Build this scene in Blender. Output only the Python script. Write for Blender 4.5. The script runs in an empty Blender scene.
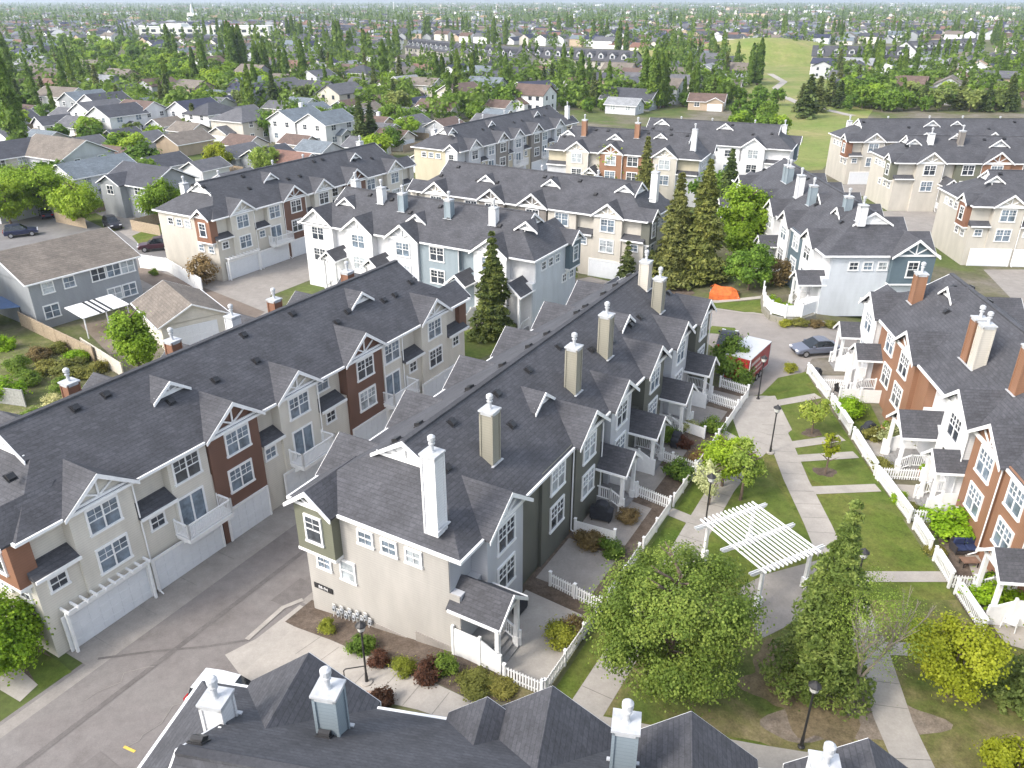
import bpy, bmesh, math, random
import numpy as np
from math import sin, cos, pi, radians
from mathutils import Vector, Matrix

random.seed(7)
SC = bpy.context.scene
COL = SC.collection

# ------------------------------------------------------------------ camera, sky, sun, exposure
CAM_H, FPX, HOR = 32.0, 790.0, -1.0
PITCH = math.atan((384 - HOR) / FPX)
cam_data = bpy.data.cameras.new('camera')
cam = bpy.data.objects.new('camera', cam_data)
COL.objects.link(cam)
cam.location = (0, 0, CAM_H)
cam.rotation_euler = (pi / 2 - PITCH, 0, 0)
cam_data.sensor_width = 36.0
cam_data.lens = 36.0 * FPX / 1024
cam_data.clip_start, cam_data.clip_end = 0.5, 30000
SC.camera = cam

SUN_HEAD, SUN_EL = radians(238), radians(41)
W = bpy.data.worlds.new('World')
SC.world = W
W.use_nodes = True
wn = W.node_tree
sky = wn.nodes.new('ShaderNodeTexSky')
sky.sky_type = 'NISHITA'
sky.sun_disc = False
sky.sun_elevation, sky.sun_rotation = SUN_EL, SUN_HEAD
sky.air_density, sky.dust_density, sky.ozone_density = 1.0, 2.6, 0.8
hs = wn.nodes.new('ShaderNodeHueSaturation')      # thin high cloud: a greyer sky
hs.inputs['Saturation'].default_value = 0.55
wn.links.new(sky.outputs[0], hs.inputs['Color'])
wn.links.new(hs.outputs[0], wn.nodes['Background'].inputs[0])
wn.nodes['Background'].inputs[1].default_value = 0.15
sd = bpy.data.lights.new('sun', 'SUN')
sd.energy, sd.angle, sd.color = 0.8, radians(10.0), (1.0, 0.94, 0.86)
so = bpy.data.objects.new('sun', sd)
COL.objects.link(so)
ldir = Vector((-sin(SUN_HEAD) * cos(SUN_EL), -cos(SUN_HEAD) * cos(SUN_EL), -sin(SUN_EL)))
so.rotation_euler = ldir.to_track_quat('-Z', 'Y').to_euler()
so.location = (-60, -40, 90)
SC.view_settings.view_transform = 'Standard'
SC.view_settings.look = 'None'
SC.view_settings.exposure = 1.55
SC.view_settings.gamma = 1.0
SC.cycles.max_bounces = 6
SC.cycles.transparent_max_bounces = 8
SC.cycles.volume_bounces = 0

# ------------------------------------------------------------------ ground heights
def gz(x, y):
    s = (x + 11.5) * 0.866 - (y - 35.6) * 0.5
    a = min(max(s / 10.3, 0), 1)
    b = min(max((43 - x) / 11, 0), 1)
    return 1.5 * min(a, b)

CP, SP = cos(PITCH), sin(PITCH)
def at(px, py, z=None):
    """point of the ground (or of height z) seen at a pixel of the photograph"""
    u, v = (px - 512) / FPX, (384 - py) / FPX
    d = (u, CP + v * SP, -SP + v * CP)
    def hit(zz):
        t = (zz - CAM_H) / d[2]
        return d[0] * t, d[1] * t
    if z is not None:
        return hit(z)
    zz = 0.8
    for _ in range(12):
        x, y = hit(zz)
        zz = gz(x, y)
    return x, y

# ------------------------------------------------------------------ materials
MATS = {}
def new_mat(name):
    m = bpy.data.materials.new(name)
    m.use_nodes = True
    nt = m.node_tree
    return m, nt, nt.nodes['Principled BSDF']

def ramp(nt, fac, stops, interp='LINEAR'):
    r = nt.nodes.new('ShaderNodeValToRGB')
    r.color_ramp.interpolation = interp
    els = r.color_ramp.elements
    els[0].position, els[0].color = stops[0][0], (*stops[0][1], 1)
    els[1].position, els[1].color = stops[-1][0], (*stops[-1][1], 1)
    for p, c in stops[1:-1]:
        e = els.new(p)
        e.color = (*c, 1)
    nt.links.new(fac, r.inputs[0])
    return r.outputs[0]

def coords(nt, kind='Object', scale=None, rot=None):
    t = nt.nodes.new('ShaderNodeTexCoord')
    if kind == 'Position':
        g = nt.nodes.new('ShaderNodeNewGeometry')
        out = g.outputs['Position']
    else:
        out = t.outputs[kind]
    if scale or rot:
        mp = nt.nodes.new('ShaderNodeMapping')
        if scale: mp.inputs['Scale'].default_value = scale
        if rot: mp.inputs['Rotation'].default_value = rot
        nt.links.new(out, mp.inputs[0])
        out = mp.outputs[0]
    return out

def noise(nt, vec, scale, detail=4, rough=0.55, dist=0.0):
    n = nt.nodes.new('ShaderNodeTexNoise')
    n.inputs['Scale'].default_value = scale
    n.inputs['Detail'].default_value = detail
    n.inputs['Roughness'].default_value = rough
    n.inputs['Distortion'].default_value = dist
    nt.links.new(vec, n.inputs['Vector'])
    return n.outputs['Fac']

def mixc(nt, fac, a, b, mode='MIX'):
    m = nt.nodes.new('ShaderNodeMix')
    m.data_type = 'RGBA'
    m.blend_type = mode
    for i, v in ((0, fac), (6, a), (7, b)):
        if hasattr(v, 'links'):
            nt.links.new(v, m.inputs[i])
        else:
            m.inputs[i].default_value = v if i == 0 else (*v, 1)
    return m.outputs[2]

def bump(nt, h, bs, strength=0.3, dist=0.02):
    b = nt.nodes.new('ShaderNodeBump')
    b.inputs['Strength'].default_value = strength
    b.inputs['Distance'].default_value = dist
    nt.links.new(h, b.inputs['Height'])
    nt.links.new(b.outputs[0], bs.inputs['Normal'])

def dk(c, f): return tuple(v * f for v in c)

def m_shingle(key, c):
    if key in MATS: return MATS[key]
    m, nt, b = new_mat('shingle_' + key)
    v = coords(nt)
    sp = nt.nodes.new('ShaderNodeSeparateXYZ'); nt.links.new(v, sp.inputs[0])
    # courses follow the height, tabs follow the run: a brick pattern in (x+y, z)
    ad = nt.nodes.new('ShaderNodeMath'); ad.operation = 'ADD'
    nt.links.new(sp.outputs[0], ad.inputs[0]); nt.links.new(sp.outputs[1], ad.inputs[1])
    cb = nt.nodes.new('ShaderNodeCombineXYZ')
    nt.links.new(ad.outputs[0], cb.inputs[0]); nt.links.new(sp.outputs[2], cb.inputs[1])
    br = nt.nodes.new('ShaderNodeTexBrick')
    br.inputs['Scale'].default_value = 1.0
    br.inputs['Brick Width'].default_value = 0.42
    br.inputs['Row Height'].default_value = 0.13
    br.inputs['Mortar Size'].default_value = 0.012
    br.inputs['Color1'].default_value = (*dk(c, 0.86), 1)
    br.inputs['Color2'].default_value = (*dk(c, 1.15), 1)
    br.inputs['Mortar'].default_value = (*dk(c, 0.75), 1)
    nt.links.new(cb.outputs[0], br.inputs['Vector'])
    n1 = ramp(nt, noise(nt, v, 0.55, 5, 0.6), [(0.3, (0.78,) * 3), (0.7, (1.22,) * 3)])
    n2 = ramp(nt, noise(nt, v, 7.0, 3, 0.7), [(0.25, (0.7,) * 3), (0.75, (1.3,) * 3)])
    col = mixc(nt, 1.0, br.outputs['Color'], n1, 'MULTIPLY')
    col = mixc(nt, 1.0, col, n2, 'MULTIPLY')
    nt.links.new(col, b.inputs['Base Color'])
    b.inputs['Roughness'].default_value = 0.85
    bump(nt, br.outputs['Fac'], b, 0.35, -0.02)
    MATS[key] = m
    return m

def m_siding(key, c, lap=0.16):
    if key in MATS: return MATS[key]
    m, nt, b = new_mat('siding_' + key)
    v = coords(nt)
    w = nt.nodes.new('ShaderNodeTexWave')
    w.bands_direction = 'Z'; w.wave_profile = 'SAW'
    w.inputs['Scale'].default_value = 1 / lap / 2 / pi * 2
    nt.links.new(v, w.inputs['Vector'])
    st = ramp(nt, noise(nt, coords(nt, 'Object', (0.8, 0.8, 0.25)), 1.2, 5, 0.6), [(0.3, (0.86,) * 3), (0.7, (1.05,) * 3)])
    lapc = ramp(nt, w.outputs['Fac'], [(0.0, (0.74,) * 3), (0.18, (1,) * 3), (1.0, (1,) * 3)])
    col = mixc(nt, 1.0, mixc(nt, 1.0, c, st, 'MULTIPLY'), lapc, 'MULTIPLY')
    nt.links.new(col, b.inputs['Base Color'])
    b.inputs['Roughness'].default_value = 0.6
    bump(nt, w.outputs['Fac'], b, 0.35, 0.02)
    MATS[key] = m
    return m

def m_plain(key, c, rough=0.6, var=0.08, scale=3.0, metal=0.0, spec=0.5):
    if key in MATS: return MATS[key]
    m, nt, b = new_mat(key)
    f = ramp(nt, noise(nt, coords(nt), scale, 4, 0.6), [(0.3, (1 - var,) * 3), (0.7, (1 + var,) * 3)])
    nt.links.new(mixc(nt, 1.0, c, f, 'MULTIPLY'), b.inputs['Base Color'])
    b.inputs['Roughness'].default_value = rough
    b.inputs['Metallic'].default_value = metal
    b.inputs['Specular IOR Level'].default_value = spec
    MATS[key] = m
    return m

def m_pane(key, c, rough=0.08):
    if key in MATS: return MATS[key]
    m, nt, b = new_mat(key)
    f = ramp(nt, noise(nt, coords(nt, 'Position'), 1.3, 3, 0.6), [(0.35, dk(c, 0.45)), (0.6, c)])
    nt.links.new(f, b.inputs['Base Color'])
    b.inputs['Roughness'].default_value = rough
    b.inputs['Specular IOR Level'].default_value = 0.7
    MATS[key] = m
    return m

LEAF_GAIN = (1.72, 1.72, 1.1)
def m_leaf(key, c, c2=None, scale=0.9, transl=0.4):
    if key in MATS: return MATS[key]
    c = tuple(v * f for v, f in zip(c, LEAF_GAIN)); c2 = tuple(v * f for v, f in zip(c2, LEAF_GAIN)) if c2 else dk(c, 1.7)
    m, nt, b = new_mat('leaf_' + key)
    v = coords(nt)
    oi = nt.nodes.new('ShaderNodeObjectInfo')
    n = noise(nt, v, scale, 5, 0.7)
    hi = noise(nt, v, scale * 9, 2, 0.5)
    mx = nt.nodes.new('ShaderNodeMath'); mx.operation = 'MULTIPLY_ADD'
    nt.links.new(hi, mx.inputs[0]); mx.inputs[1].default_value = 0.7
    nt.links.new(n, mx.inputs[2])
    col = ramp(nt, mx.outputs[0], [(0.55, dk(c, 0.6)), (0.82, c), (1.1, c2)])
    rnd = ramp(nt, oi.outputs['Random'], [(0.0, (0.72, 0.76, 0.7)), (0.5, (1, 1, 1)), (1.0, (1.25, 1.12, 1.1))])
    col = mixc(nt, 1.0, col, rnd, 'MULTIPLY')
    nt.links.new(col, b.inputs['Base Color'])
    b.inputs['Roughness'].default_value = 0.65
    b.inputs['Specular IOR Level'].default_value = 0.25
    tr = nt.nodes.new('ShaderNodeBsdfTranslucent')
    nt.links.new(col, tr.inputs[0])
    ms = nt.nodes.new('ShaderNodeMixShader')
    ms.inputs[0].default_value = transl
    nt.links.new(b.outputs[0], ms.inputs[1]); nt.links.new(tr.outputs[0], ms.inputs[2])
    nt.links.new(ms.outputs[0], nt.nodes['Material Output'].inputs[0])
    MATS[key] = m
    return m

def m_ground(key, stops, big=0.08, small=2.2, fine=14.0, rough=0.95, amt=0.25):
    if key in MATS: return MATS[key]
    stops = [(p, dk(c, 0.8)) for p, c in stops]
    m, nt, b = new_mat(key)
    v = coords(nt, 'Position')
    n1 = noise(nt, v, big, 6, 0.65, 0.4)
    col = ramp(nt, n1, stops)
    n2 = ramp(nt, noise(nt, v, small, 5, 0.7), [(0.3, (1 - amt,) * 3), (0.7, (1 + amt,) * 3)])
    n3 = ramp(nt, noise(nt, v, fine, 3, 0.7), [(0.25, (1 - amt,) * 3), (0.75, (1 + amt,) * 3)])
    col = mixc(nt, 1.0, mixc(nt, 1.0, col, n2, 'MULTIPLY'), n3, 'MULTIPLY')
    nt.links.new(col, b.inputs['Base Color'])
    b.inputs['Roughness'].default_value = rough
    b.inputs['Specular IOR Level'].default_value = 0.2
    MATS[key] = m
    return m

CH = (0.062, 0.0625, 0.07)
S_ROOF = m_shingle('charcoal', CH)
WHITE = m_plain('white_paint', (0.76, 0.76, 0.75), 0.5, 0.05, 4)
CAPM = m_plain('pale_metal', (0.44, 0.45, 0.46), 0.5, 0.18, 2.5)
PANES = [m_pane('pane_dark', (0.05, 0.06, 0.075)), m_pane('pane_blue', (0.19, 0.24, 0.29)), m_pane('pane_blind', (0.42, 0.46, 0.48), 0.25), m_pane('pane_mid', (0.07, 0.08, 0.09))]
DARK = m_plain('dark_metal', (0.025, 0.024, 0.024), 0.5)
BLACKP = m_plain('black_plastic', (0.02, 0.02, 0.022), 0.45)
GDOOR = m_plain('garage_door_paint', (0.66, 0.68, 0.7), 0.5, 0.04, 2)
WALLS = {
    'greige': (0.63, 0.595, 0.52), 'cream': (0.53, 0.495, 0.43), 'pale_cream': (0.405, 0.386, 0.355), 'white': (0.72, 0.72, 0.72), 'brown': (0.155, 0.08, 0.055),
    'olive': (0.12, 0.122, 0.1), 'sage': (0.15, 0.155, 0.11), 'stone': (0.27, 0.255, 0.205), 'lightgrey': (0.5, 0.51, 0.53), 'brick': (0.23, 0.11, 0.065),
    'slate': (0.1, 0.14, 0.165), 'paleblue': (0.54, 0.57, 0.6), 'taupe': (0.22, 0.2, 0.18), 'orange_brown': (0.27, 0.14, 0.08),
    'yellow': (0.5, 0.45, 0.33), 'bluegrey': (0.24, 0.29, 0.32), 'tan': (0.42, 0.33, 0.24), 'midgrey': (0.3, 0.315, 0.33), 'beige_wall': (0.4, 0.375, 0.33)}
def wall(k): return m_siding(k, WALLS[k])
CONC = m_ground('concrete', [(0.3, (0.4, 0.37, 0.33)), (0.7, (0.5, 0.46, 0.41))], 0.5, 1.5, 9, 0.9, 0.08)
CONC_D = m_ground('old_concrete', [(0.3, (0.3, 0.275, 0.25)), (0.7, (0.38, 0.35, 0.315))], 0.5, 1.5, 9, 0.9, 0.1)
ASPH = m_ground('asphalt', [(0.3, (0.19, 0.172, 0.16)), (0.45, (0.235, 0.213, 0.2)), (0.6, (0.255, 0.235, 0.22)), (0.75, (0.28, 0.26, 0.245))], 0.22, 1.6, 14, 0.9, 0.13)
TAR = m_ground('tar', [(0.3, (0.155, 0.14, 0.132)), (0.7, (0.2, 0.183, 0.172))], 0.5, 2, 12, 0.8, 0.15)
GRASS = m_ground('grass_blades', [(0.3, (0.075, 0.125, 0.018)), (0.46, (0.115, 0.155, 0.026)), (0.6, (0.16, 0.17, 0.042)), (0.72, (0.23, 0.19, 0.08))], 0.16, 1.6, 9.0, 0.95, 0.3)
LUSH = m_ground('lush_grass', [(0.3, (0.085, 0.135, 0.02)), (0.5, (0.125, 0.165, 0.032)), (0.68, (0.175, 0.185, 0.055))], 0.3, 1.8, 10, 0.95, 0.25)
DRYG = m_ground('dry_grass', [(0.3, (0.1, 0.115, 0.035)), (0.5, (0.17, 0.15, 0.07)), (0.7, (0.24, 0.19, 0.11))], 0.3, 1.4, 10, 0.95, 0.3)
FIELD = m_ground('meadow', [(0.3, (0.16, 0.235, 0.045)), (0.5, (0.23, 0.26, 0.075)), (0.7, (0.34, 0.3, 0.13))], 0.05, 0.5, 3, 0.95, 0.2)
SOIL = m_ground('soil', [(0.3, (0.1, 0.075, 0.055)), (0.7, (0.19, 0.15, 0.12))], 0.5, 2.5, 11, 0.95, 0.3)
SUBURB = m_ground('suburb_ground', [(0.3, (0.085, 0.13, 0.03)), (0.45, (0.12, 0.145, 0.045)), (0.54, (0.16, 0.15, 0.09)), (0.64, (0.22, 0.195, 0.155)), (0.75, (0.25, 0.23, 0.2))], 0.05, 0.3, 2, 0.95, 0.25)
BARK = m_plain('bark', (0.13, 0.095, 0.07), 0.9, 0.3, 8)
WOODF = m_plain('fence_wood', (0.33, 0.26, 0.18), 0.85, 0.25, 6)

# ------------------------------------------------------------------ mesh builder
I4 = Matrix.Identity(4)
class MB:
    def __init__(s): s.v, s.f, s.m = [], [], []
    def poly(s, pts, M=I4, mi=0):
        b = len(s.v)
        s.v += [tuple(M @ Vector(p)) for p in pts]
        s.f.append(tuple(range(b, b + len(pts)))); s.m.append(mi)
    def box(s, x0, x1, y0, y1, z0, z1, M=I4, mi=0):
        b = len(s.v)
        for z in (z0, z1):
            for x, y in ((x0, y0), (x1, y0), (x1, y1), (x0, y1)):
                s.v.append(tuple(M @ Vector((x, y, z))))
        for q in ((0, 3, 2, 1), (4, 5, 6, 7), (0, 1, 5, 4), (1, 2, 6, 5), (2, 3, 7, 6), (3, 0, 4, 7)):
            s.f.append(tuple(b + i for i in q)); s.m.append(mi)
    def prism(s, poly, a0, a1, M=I4, mi=0, axis='y'):
        """poly of (u,z) extruded along y (axis y), or of (y,z) along x (axis x), or (x,y) along z (axis z)"""
        n, b = len(poly), len(s.v)
        for a in (a0, a1):
            for p, q in poly:
                c = (p, a, q) if axis == 'y' else ((a, p, q) if axis == 'x' else (p, q, a))
                s.v.append(tuple(M @ Vector(c)))
        s.f.append(tuple(b + i for i in range(n))); s.m.append(mi)
        s.f.append(tuple(b + n + i for i in reversed(range(n)))); s.m.append(mi)
        for i in range(n):
            j = (i + 1) % n
            s.f.append((b + i, b + n + i, b + n + j, b + j)); s.m.append(mi)
    def shell(s, polys, t, M=I4, mi=0, mb=None):
        """roof slab: top polygons sharing corners, thickened downwards by t"""
        idx, pts = {}, []
        def gi(p):
            k = tuple(round(c, 4) for c in p)
            if k not in idx:
                idx[k] = len(pts); pts.append(p)
            return idx[k]
        F = [[gi(p) for p in q] for q in polys]
        n, b = len(pts), len(s.v)
        s.v += [tuple(M @ Vector(p)) for p in pts]
        s.v += [tuple(M @ Vector((p[0], p[1], p[2] - t))) for p in pts]
        E = {}
        for q in F:
            s.f.append(tuple(b + i for i in q)); s.m.append(mi)
            s.f.append(tuple(b + n + i for i in reversed(q))); s.m.append(mi if mb is None else mb)
            for i in range(len(q)):
                a, c = q[i], q[(i + 1) % len(q)]
                if (c, a) in E: del E[(c, a)]
                else: E[(a, c)] = 1
        for a, c in E:
            s.f.append((b + a, b + n + a, b + n + c, b + c)); s.m.append(mi if mb is None else mb)
    def tube(s, p0, p1, r, n=8, r1=None, M=I4, mi=0):
        p0, p1 = Vector(p0), Vector(p1)
        r1 = r if r1 is None else r1
        d = (p1 - p0)
        if d.length < 1e-6: return
        d.normalize()
        a = d.orthogonal().normalized(); c = d.cross(a)
        b = len(s.v)
        for p, rr in ((p0, r), (p1, r1)):
            for i in range(n):
                t = 2 * pi * i / n
                s.v.append(tuple(M @ (p + (a * cos(t) + c * sin(t)) * rr)))
        for i in range(n):
            j = (i + 1) % n
            s.f.append((b + i, b + j, b + n + j, b + n + i)); s.m.append(mi)
        s.f.append(tuple(b + i for i in reversed(range(n)))); s.m.append(mi)
        s.f.append(tuple(b + n + i for i in range(n))); s.m.append(mi)
    def lathe(s, prof, c=(0, 0, 0), n=12, M=I4, mi=0):
        b = len(s.v)
        for r, z in prof:
            for i in range(n):
                t = 2 * pi * i / n
                s.v.append(tuple(M @ Vector((c[0] + r * cos(t), c[1] + r * sin(t), c[2] + z))))
        for k in range(len(prof) - 1):
            for i in range(n):
                j = (i + 1) % n
                s.f.append((b + k * n + i, b + k * n + j, b + (k + 1) * n + j, b + (k + 1) * n + i)); s.m.append(mi)
        s.f.append(tuple(b + i for i in reversed(range(n)))); s.m.append(mi)
        s.f.append(tuple(b + (len(prof) - 1) * n + i for i in range(n))); s.m.append(mi)
    def mesh(s, name, mats):
        me = bpy.data.meshes.new(name)
        me.from_pydata(s.v, [], s.f)
        for m in (mats if isinstance(mats, (list, tuple)) else [mats]): me.materials.append(m)
        me.polygons.foreach_set('material_index', s.m)
        me.update()
        return me

def obj(name, data, parent=None, loc=(0, 0, 0), rot=0.0):
    o = bpy.data.objects.new(name, data)
    COL.objects.link(o)
    o.location = loc
    o.rotation_euler = rot if isinstance(rot, tuple) else (0, 0, rot)
    if parent is not None: o.parent = parent
    return o

def part(name, mb, mats, parent, loc=(0, 0, 0), rot=0.0):
    if not mb.f: return None
    return obj(name, mb.mesh(name, mats), parent, loc, rot)

def tag(o, label=None, cat=None, group=None, kind=None):
    if label: o['label'] = label
    if cat: o['category'] = cat
    if group: o['group'] = group
    if kind: o['kind'] = kind
    return o

def thing(name, label, cat, loc=(0, 0, 0), rot=0.0, group=None):
    return tag(obj(name, None, None, loc, rot), label, cat, group)

CACHE = {}
def cached(key, fn):
    if key not in CACHE: CACHE[key] = fn()
    return CACHE[key]

# ------------------------------------------------------------------ ground sheets
def drape(name, pts, mat, off, holes=None, label=None, kind='structure', cut=True, up=0.0):
    bm = bmesh.new()
    bm.faces.new([bm.verts.new((x, y, 0)) for x, y in pts])
    if cut:
        n = Vector((0.866, -0.5, 0)); p0 = Vector((-11.5, 35.6, 0))
        n3 = Vector((0.866 / 10.3 + 1 / 11, -0.5 / 10.3, 0))
        # crease where both ramps agree: s/10.3 = (43-x)/11
        k = n3.length
        for co, no in ((p0, n), (p0 + n * 10.3, n), (Vector((43, 0, 0)), Vector((1, 0, 0))), (Vector((32, 0, 0)), Vector((1, 0, 0))), (n3 / k * ((43 / 11 + ( -11.5 * 0.866 - 35.6 * 0.5) / 10.3) / k), n3 / k)):
            bmesh.ops.bisect_plane(bm, geom=bm.verts[:] + bm.edges[:] + bm.faces[:], plane_co=co, plane_no=no, dist=1e-4)
        for v in bm.verts: v.co.z = gz(v.co.x, v.co.y) + off
    else:
        for v in bm.verts: v.co.z = off
    if up:
        r = bmesh.ops.extrude_face_region(bm, geom=bm.faces[:])
        for v in [g for g in r['geom'] if isinstance(g, bmesh.types.BMVert)]: v.co.z += up
    bm.normal_update()
    if not up:
        for f in bm.faces:
            if f.normal.z < 0: f.normal_flip()
    else:
        bmesh.ops.recalc_face_normals(bm, faces=bm.faces[:])
    me = bpy.data.meshes.new(name)
    bm.to_mesh(me); bm.free()
    me.materials.append(mat)
    o = obj(name, me)
    tag(o, kind=kind)
    return o

def hv(h):  # heading (degrees clockwise from +Y) -> unit vector
    return sin(radians(h)), cos(radians(h))

def frame_pt(o, h, u, y):
    d = hv(h)
    return o[0] + d[0] * u - d[1] * y, o[1] + d[1] * u + d[0] * y

def strip(pts, w):
    """a ribbon polygon of width w along a polyline"""
    L_, R_ = [], []
    for i, p in enumerate(pts):
        a = Vector(pts[max(i - 1, 0)]); b = Vector(pts[min(i + 1, len(pts) - 1)])
        t = (b - a).normalized(); n = Vector((-t.y, t.x))
        q = Vector(p)
        L_.append(tuple(q + n * w / 2)); R_.append(tuple(q - n * w / 2))
    return L_ + R_[::-1]

def blob(cx, cy, rx, ry, seed, n=26, amp=0.25, rot=0.0):
    r = random.Random(seed)
    ph = [r.uniform(0, 6.28) for _ in range(4)]
    out = []
    for i in range(n):
        t = 2 * pi * i / n
        k = 1 + amp * (0.5 * sin(2 * t + ph[0]) + 0.35 * sin(3 * t + ph[1]) + 0.3 * sin(5 * t + ph[2]) + 0.2 * sin(9 * t + ph[3]))
        x, y = rx * k * cos(t), ry * k * sin(t)
        out.append((cx + x * cos(rot) - y * sin(rot), cy + x * sin(rot) + y * cos(rot)))
    return out

# ------------------------------------------------------------------ windows, doors and other building parts
def win_meshes(w, h, nx, ny, sash=True):
    def fm():
        m = MB(); c = 0.11
        m.box(-w / 2 - c, w / 2 + c, -0.09, 0.01, h, h + c + 0.03)
        m.box(-w / 2 - c - 0.04, w / 2 + c + 0.04, -0.12, 0.01, -c - 0.02, 0)
        for sx in (-1, 1):
            m.box(min(sx * w / 2, sx * (w / 2 + c)), max(sx * w / 2, sx * (w / 2 + c)), -0.09, 0.01, 0, h)
        for i in range(1, nx):
            x = -w / 2 + w * i / nx
            t = 0.045 if nx % 2 == 0 and i == nx // 2 and w > 1.2 else 0.009
            m.box(x - t, x + t, -0.075, -0.02, 0 if t > 0.02 or ny < 4 else h / 2, h)
        for j in range(1, ny):
            z = h * j / ny
            if ny >= 4 and j < ny // 2: continue
            t = 0.028 if ny % 2 == 0 and j == ny // 2 else 0.009
            m.box(-w / 2, w / 2, -0.07, -0.022, z - t, z + t)
        return m.mesh('window', WHITE)
    def pm(k):
        def f():
            m = MB(); m.box(-w / 2, w / 2, -0.03, 0.005, 0, h)
            return m.mesh('pane', PANES[k])
        return f
    key = (w, h, nx, ny)
    return cached(('wf',) + key, fm), [cached(('wp', k) + key, pm(k)) for k in range(len(PANES))]

WK = {'D': (1.75, 1.45, 4, 4), 'T': (1.6, 1.55, 4, 4), 's': (0.85, 0.75, 2, 2), 'v': (1.0, 1.55, 2, 4), 'm': (1.1, 1.1, 2, 2), 'w': (1.5, 1.3, 2, 2), 'h': (0.9, 1.2, 1, 2)}
RW = random.Random(3)
def window(parent, M, u, n, z, kind, rot, pane=None):
    fr, ps = win_meshes(*WK[kind])
    p = M @ Vector((u, -n, z))
    o = obj('window', fr, parent, p, rot)
    k = pane if pane is not None else RW.choice([0, 0, 3, 1, 1, 1, 2])
    obj('pane', ps[k], o)
    return o

def garage_door_mesh(w=4.9, h=2.25):
    def f():
        m = MB()
        m.box(-w / 2, w / 2, -0.05, 0.0, 0, h)
        nx = max(3, round(w / 0.62))
        for j in range(4):
            for i in range(nx):
                x0 = -w / 2 + w * i / nx; z0 = h * j / 4
                m.box(x0 + 0.05, x0 + w / nx - 0.05, -0.068, -0.04, z0 + 0.06, z0 + h / 4 - 0.06)
        return m.mesh('garage_door', GDOOR)
    return cached(('gd', w, h), f)
def garage_frame_mesh(w=4.9, h=2.25):
    def f():
        m = MB()
        m.box(-w / 2 - 0.14, w / 2 + 0.14, -0.11, 0.0, h, h + 0.16)
        for sx in (-1, 1): m.box(min(sx * w / 2, sx * (w / 2 + 0.14)), max(sx * w / 2, sx * (w / 2 + 0.14)), -0.11, 0, 0, h)
        return m.mesh('door_frame', WHITE)
    return cached(('gf', w, h), f)

def door_mesh():
    def f():
        m = MB(); m.box(-0.46, 0.46, -0.06, 0.0, 0, 2.05)
        m.box(-0.3, 0.3, -0.075, -0.05, 1.15, 1.85); m.box(-0.3, 0.3, -0.075, -0.05, 0.2, 0.95)
        return m.mesh('door', m_plain('entry_door', (0.16, 0.07, 0.05), 0.5))
    return cached('door', f)

def picket_mb(mb, p0, p1, h=0.95, post=True, closed=False, z0=None, z1=None):
    """picket fence between two points (world or local); pickets 9 cm, gaps 6 cm"""
    p0, p1 = Vector(p0), Vector(p1)
    d = p1 - p0; L = Vector((d.x, d.y)).length
    ang = math.atan2(d.y, d.x)
    M = Matrix.Translation(p0) @ Matrix.Rotation(ang, 4, 'Z')
    sl = d.z / max(L, 1e-6)
    def zz(x): return sl * x
    n = max(2, int(L / 0.16))
    for i in range(n):
        x = (i + 0.5) * L / n
        z = zz(x)
        wd = 0.075 if closed else 0.045
        mb.box(x - wd, x + wd, -0.014, 0.014, z + 0.07, z + h - 0.04, M)
        if not closed:
            mb.prism([(x - wd, z + h - 0.04), (x + wd, z + h - 0.04), (x, z + h + 0.03)], -0.014, 0.014, M)
    k = max(1, round(L / 2.2))
    for z in (0.22, h - 0.2):
        mb.prism([(0, z), (L, sl * L + z), (L, sl * L + z + 0.08), (0, z + 0.08)], 0.016, 0.05, M)
    if post:
        for i in range(k + 1):
            x = L * i / k
            mb.box(x - 0.065, x + 0.065, -0.06, 0.07, zz(x) - 0.1, zz(x) + h + 0.1, M)
            mb.box(x - 0.09, x + 0.09, -0.085, 0.095, zz(x) + h + 0.1, zz(x) + h + 0.14, M)

def railing_mb(mb, pts, h=0.95, step=0.13):
    """square-baluster rail along a polyline"""
    for a, b in zip(pts[:-1], pts[1:]):
        a, b = Vector(a), Vector(b)
        d = b - a; L = Vector((d.x, d.y)).length
        M = Matrix.Translation(a) @ Matrix.Rotation(math.atan2(d.y, d.x), 4, 'Z')
        sl = d.z / max(L, 1e-6)
        for z0, z1, t in ((h - 0.07, h, 0.05), (0.1, 0.15, 0.035)):
            mb.prism([(0, z0), (L, sl * L + z0), (L, sl * L + z1), (0, z1)], -t, t, M)
        n = max(1, int(L / step))
        for i in range(1, n):
            x = L * i / n
            mb.box(x - 0.018, x + 0.018, -0.018, 0.018, sl * x + 0.12, sl * x + h - 0.04, M)
        for x in (0, L):
            mb.box(x - 0.055, x + 0.055, -0.055, 0.055, sl * x - 0.02, sl * x + h + 0.08, M)

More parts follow.
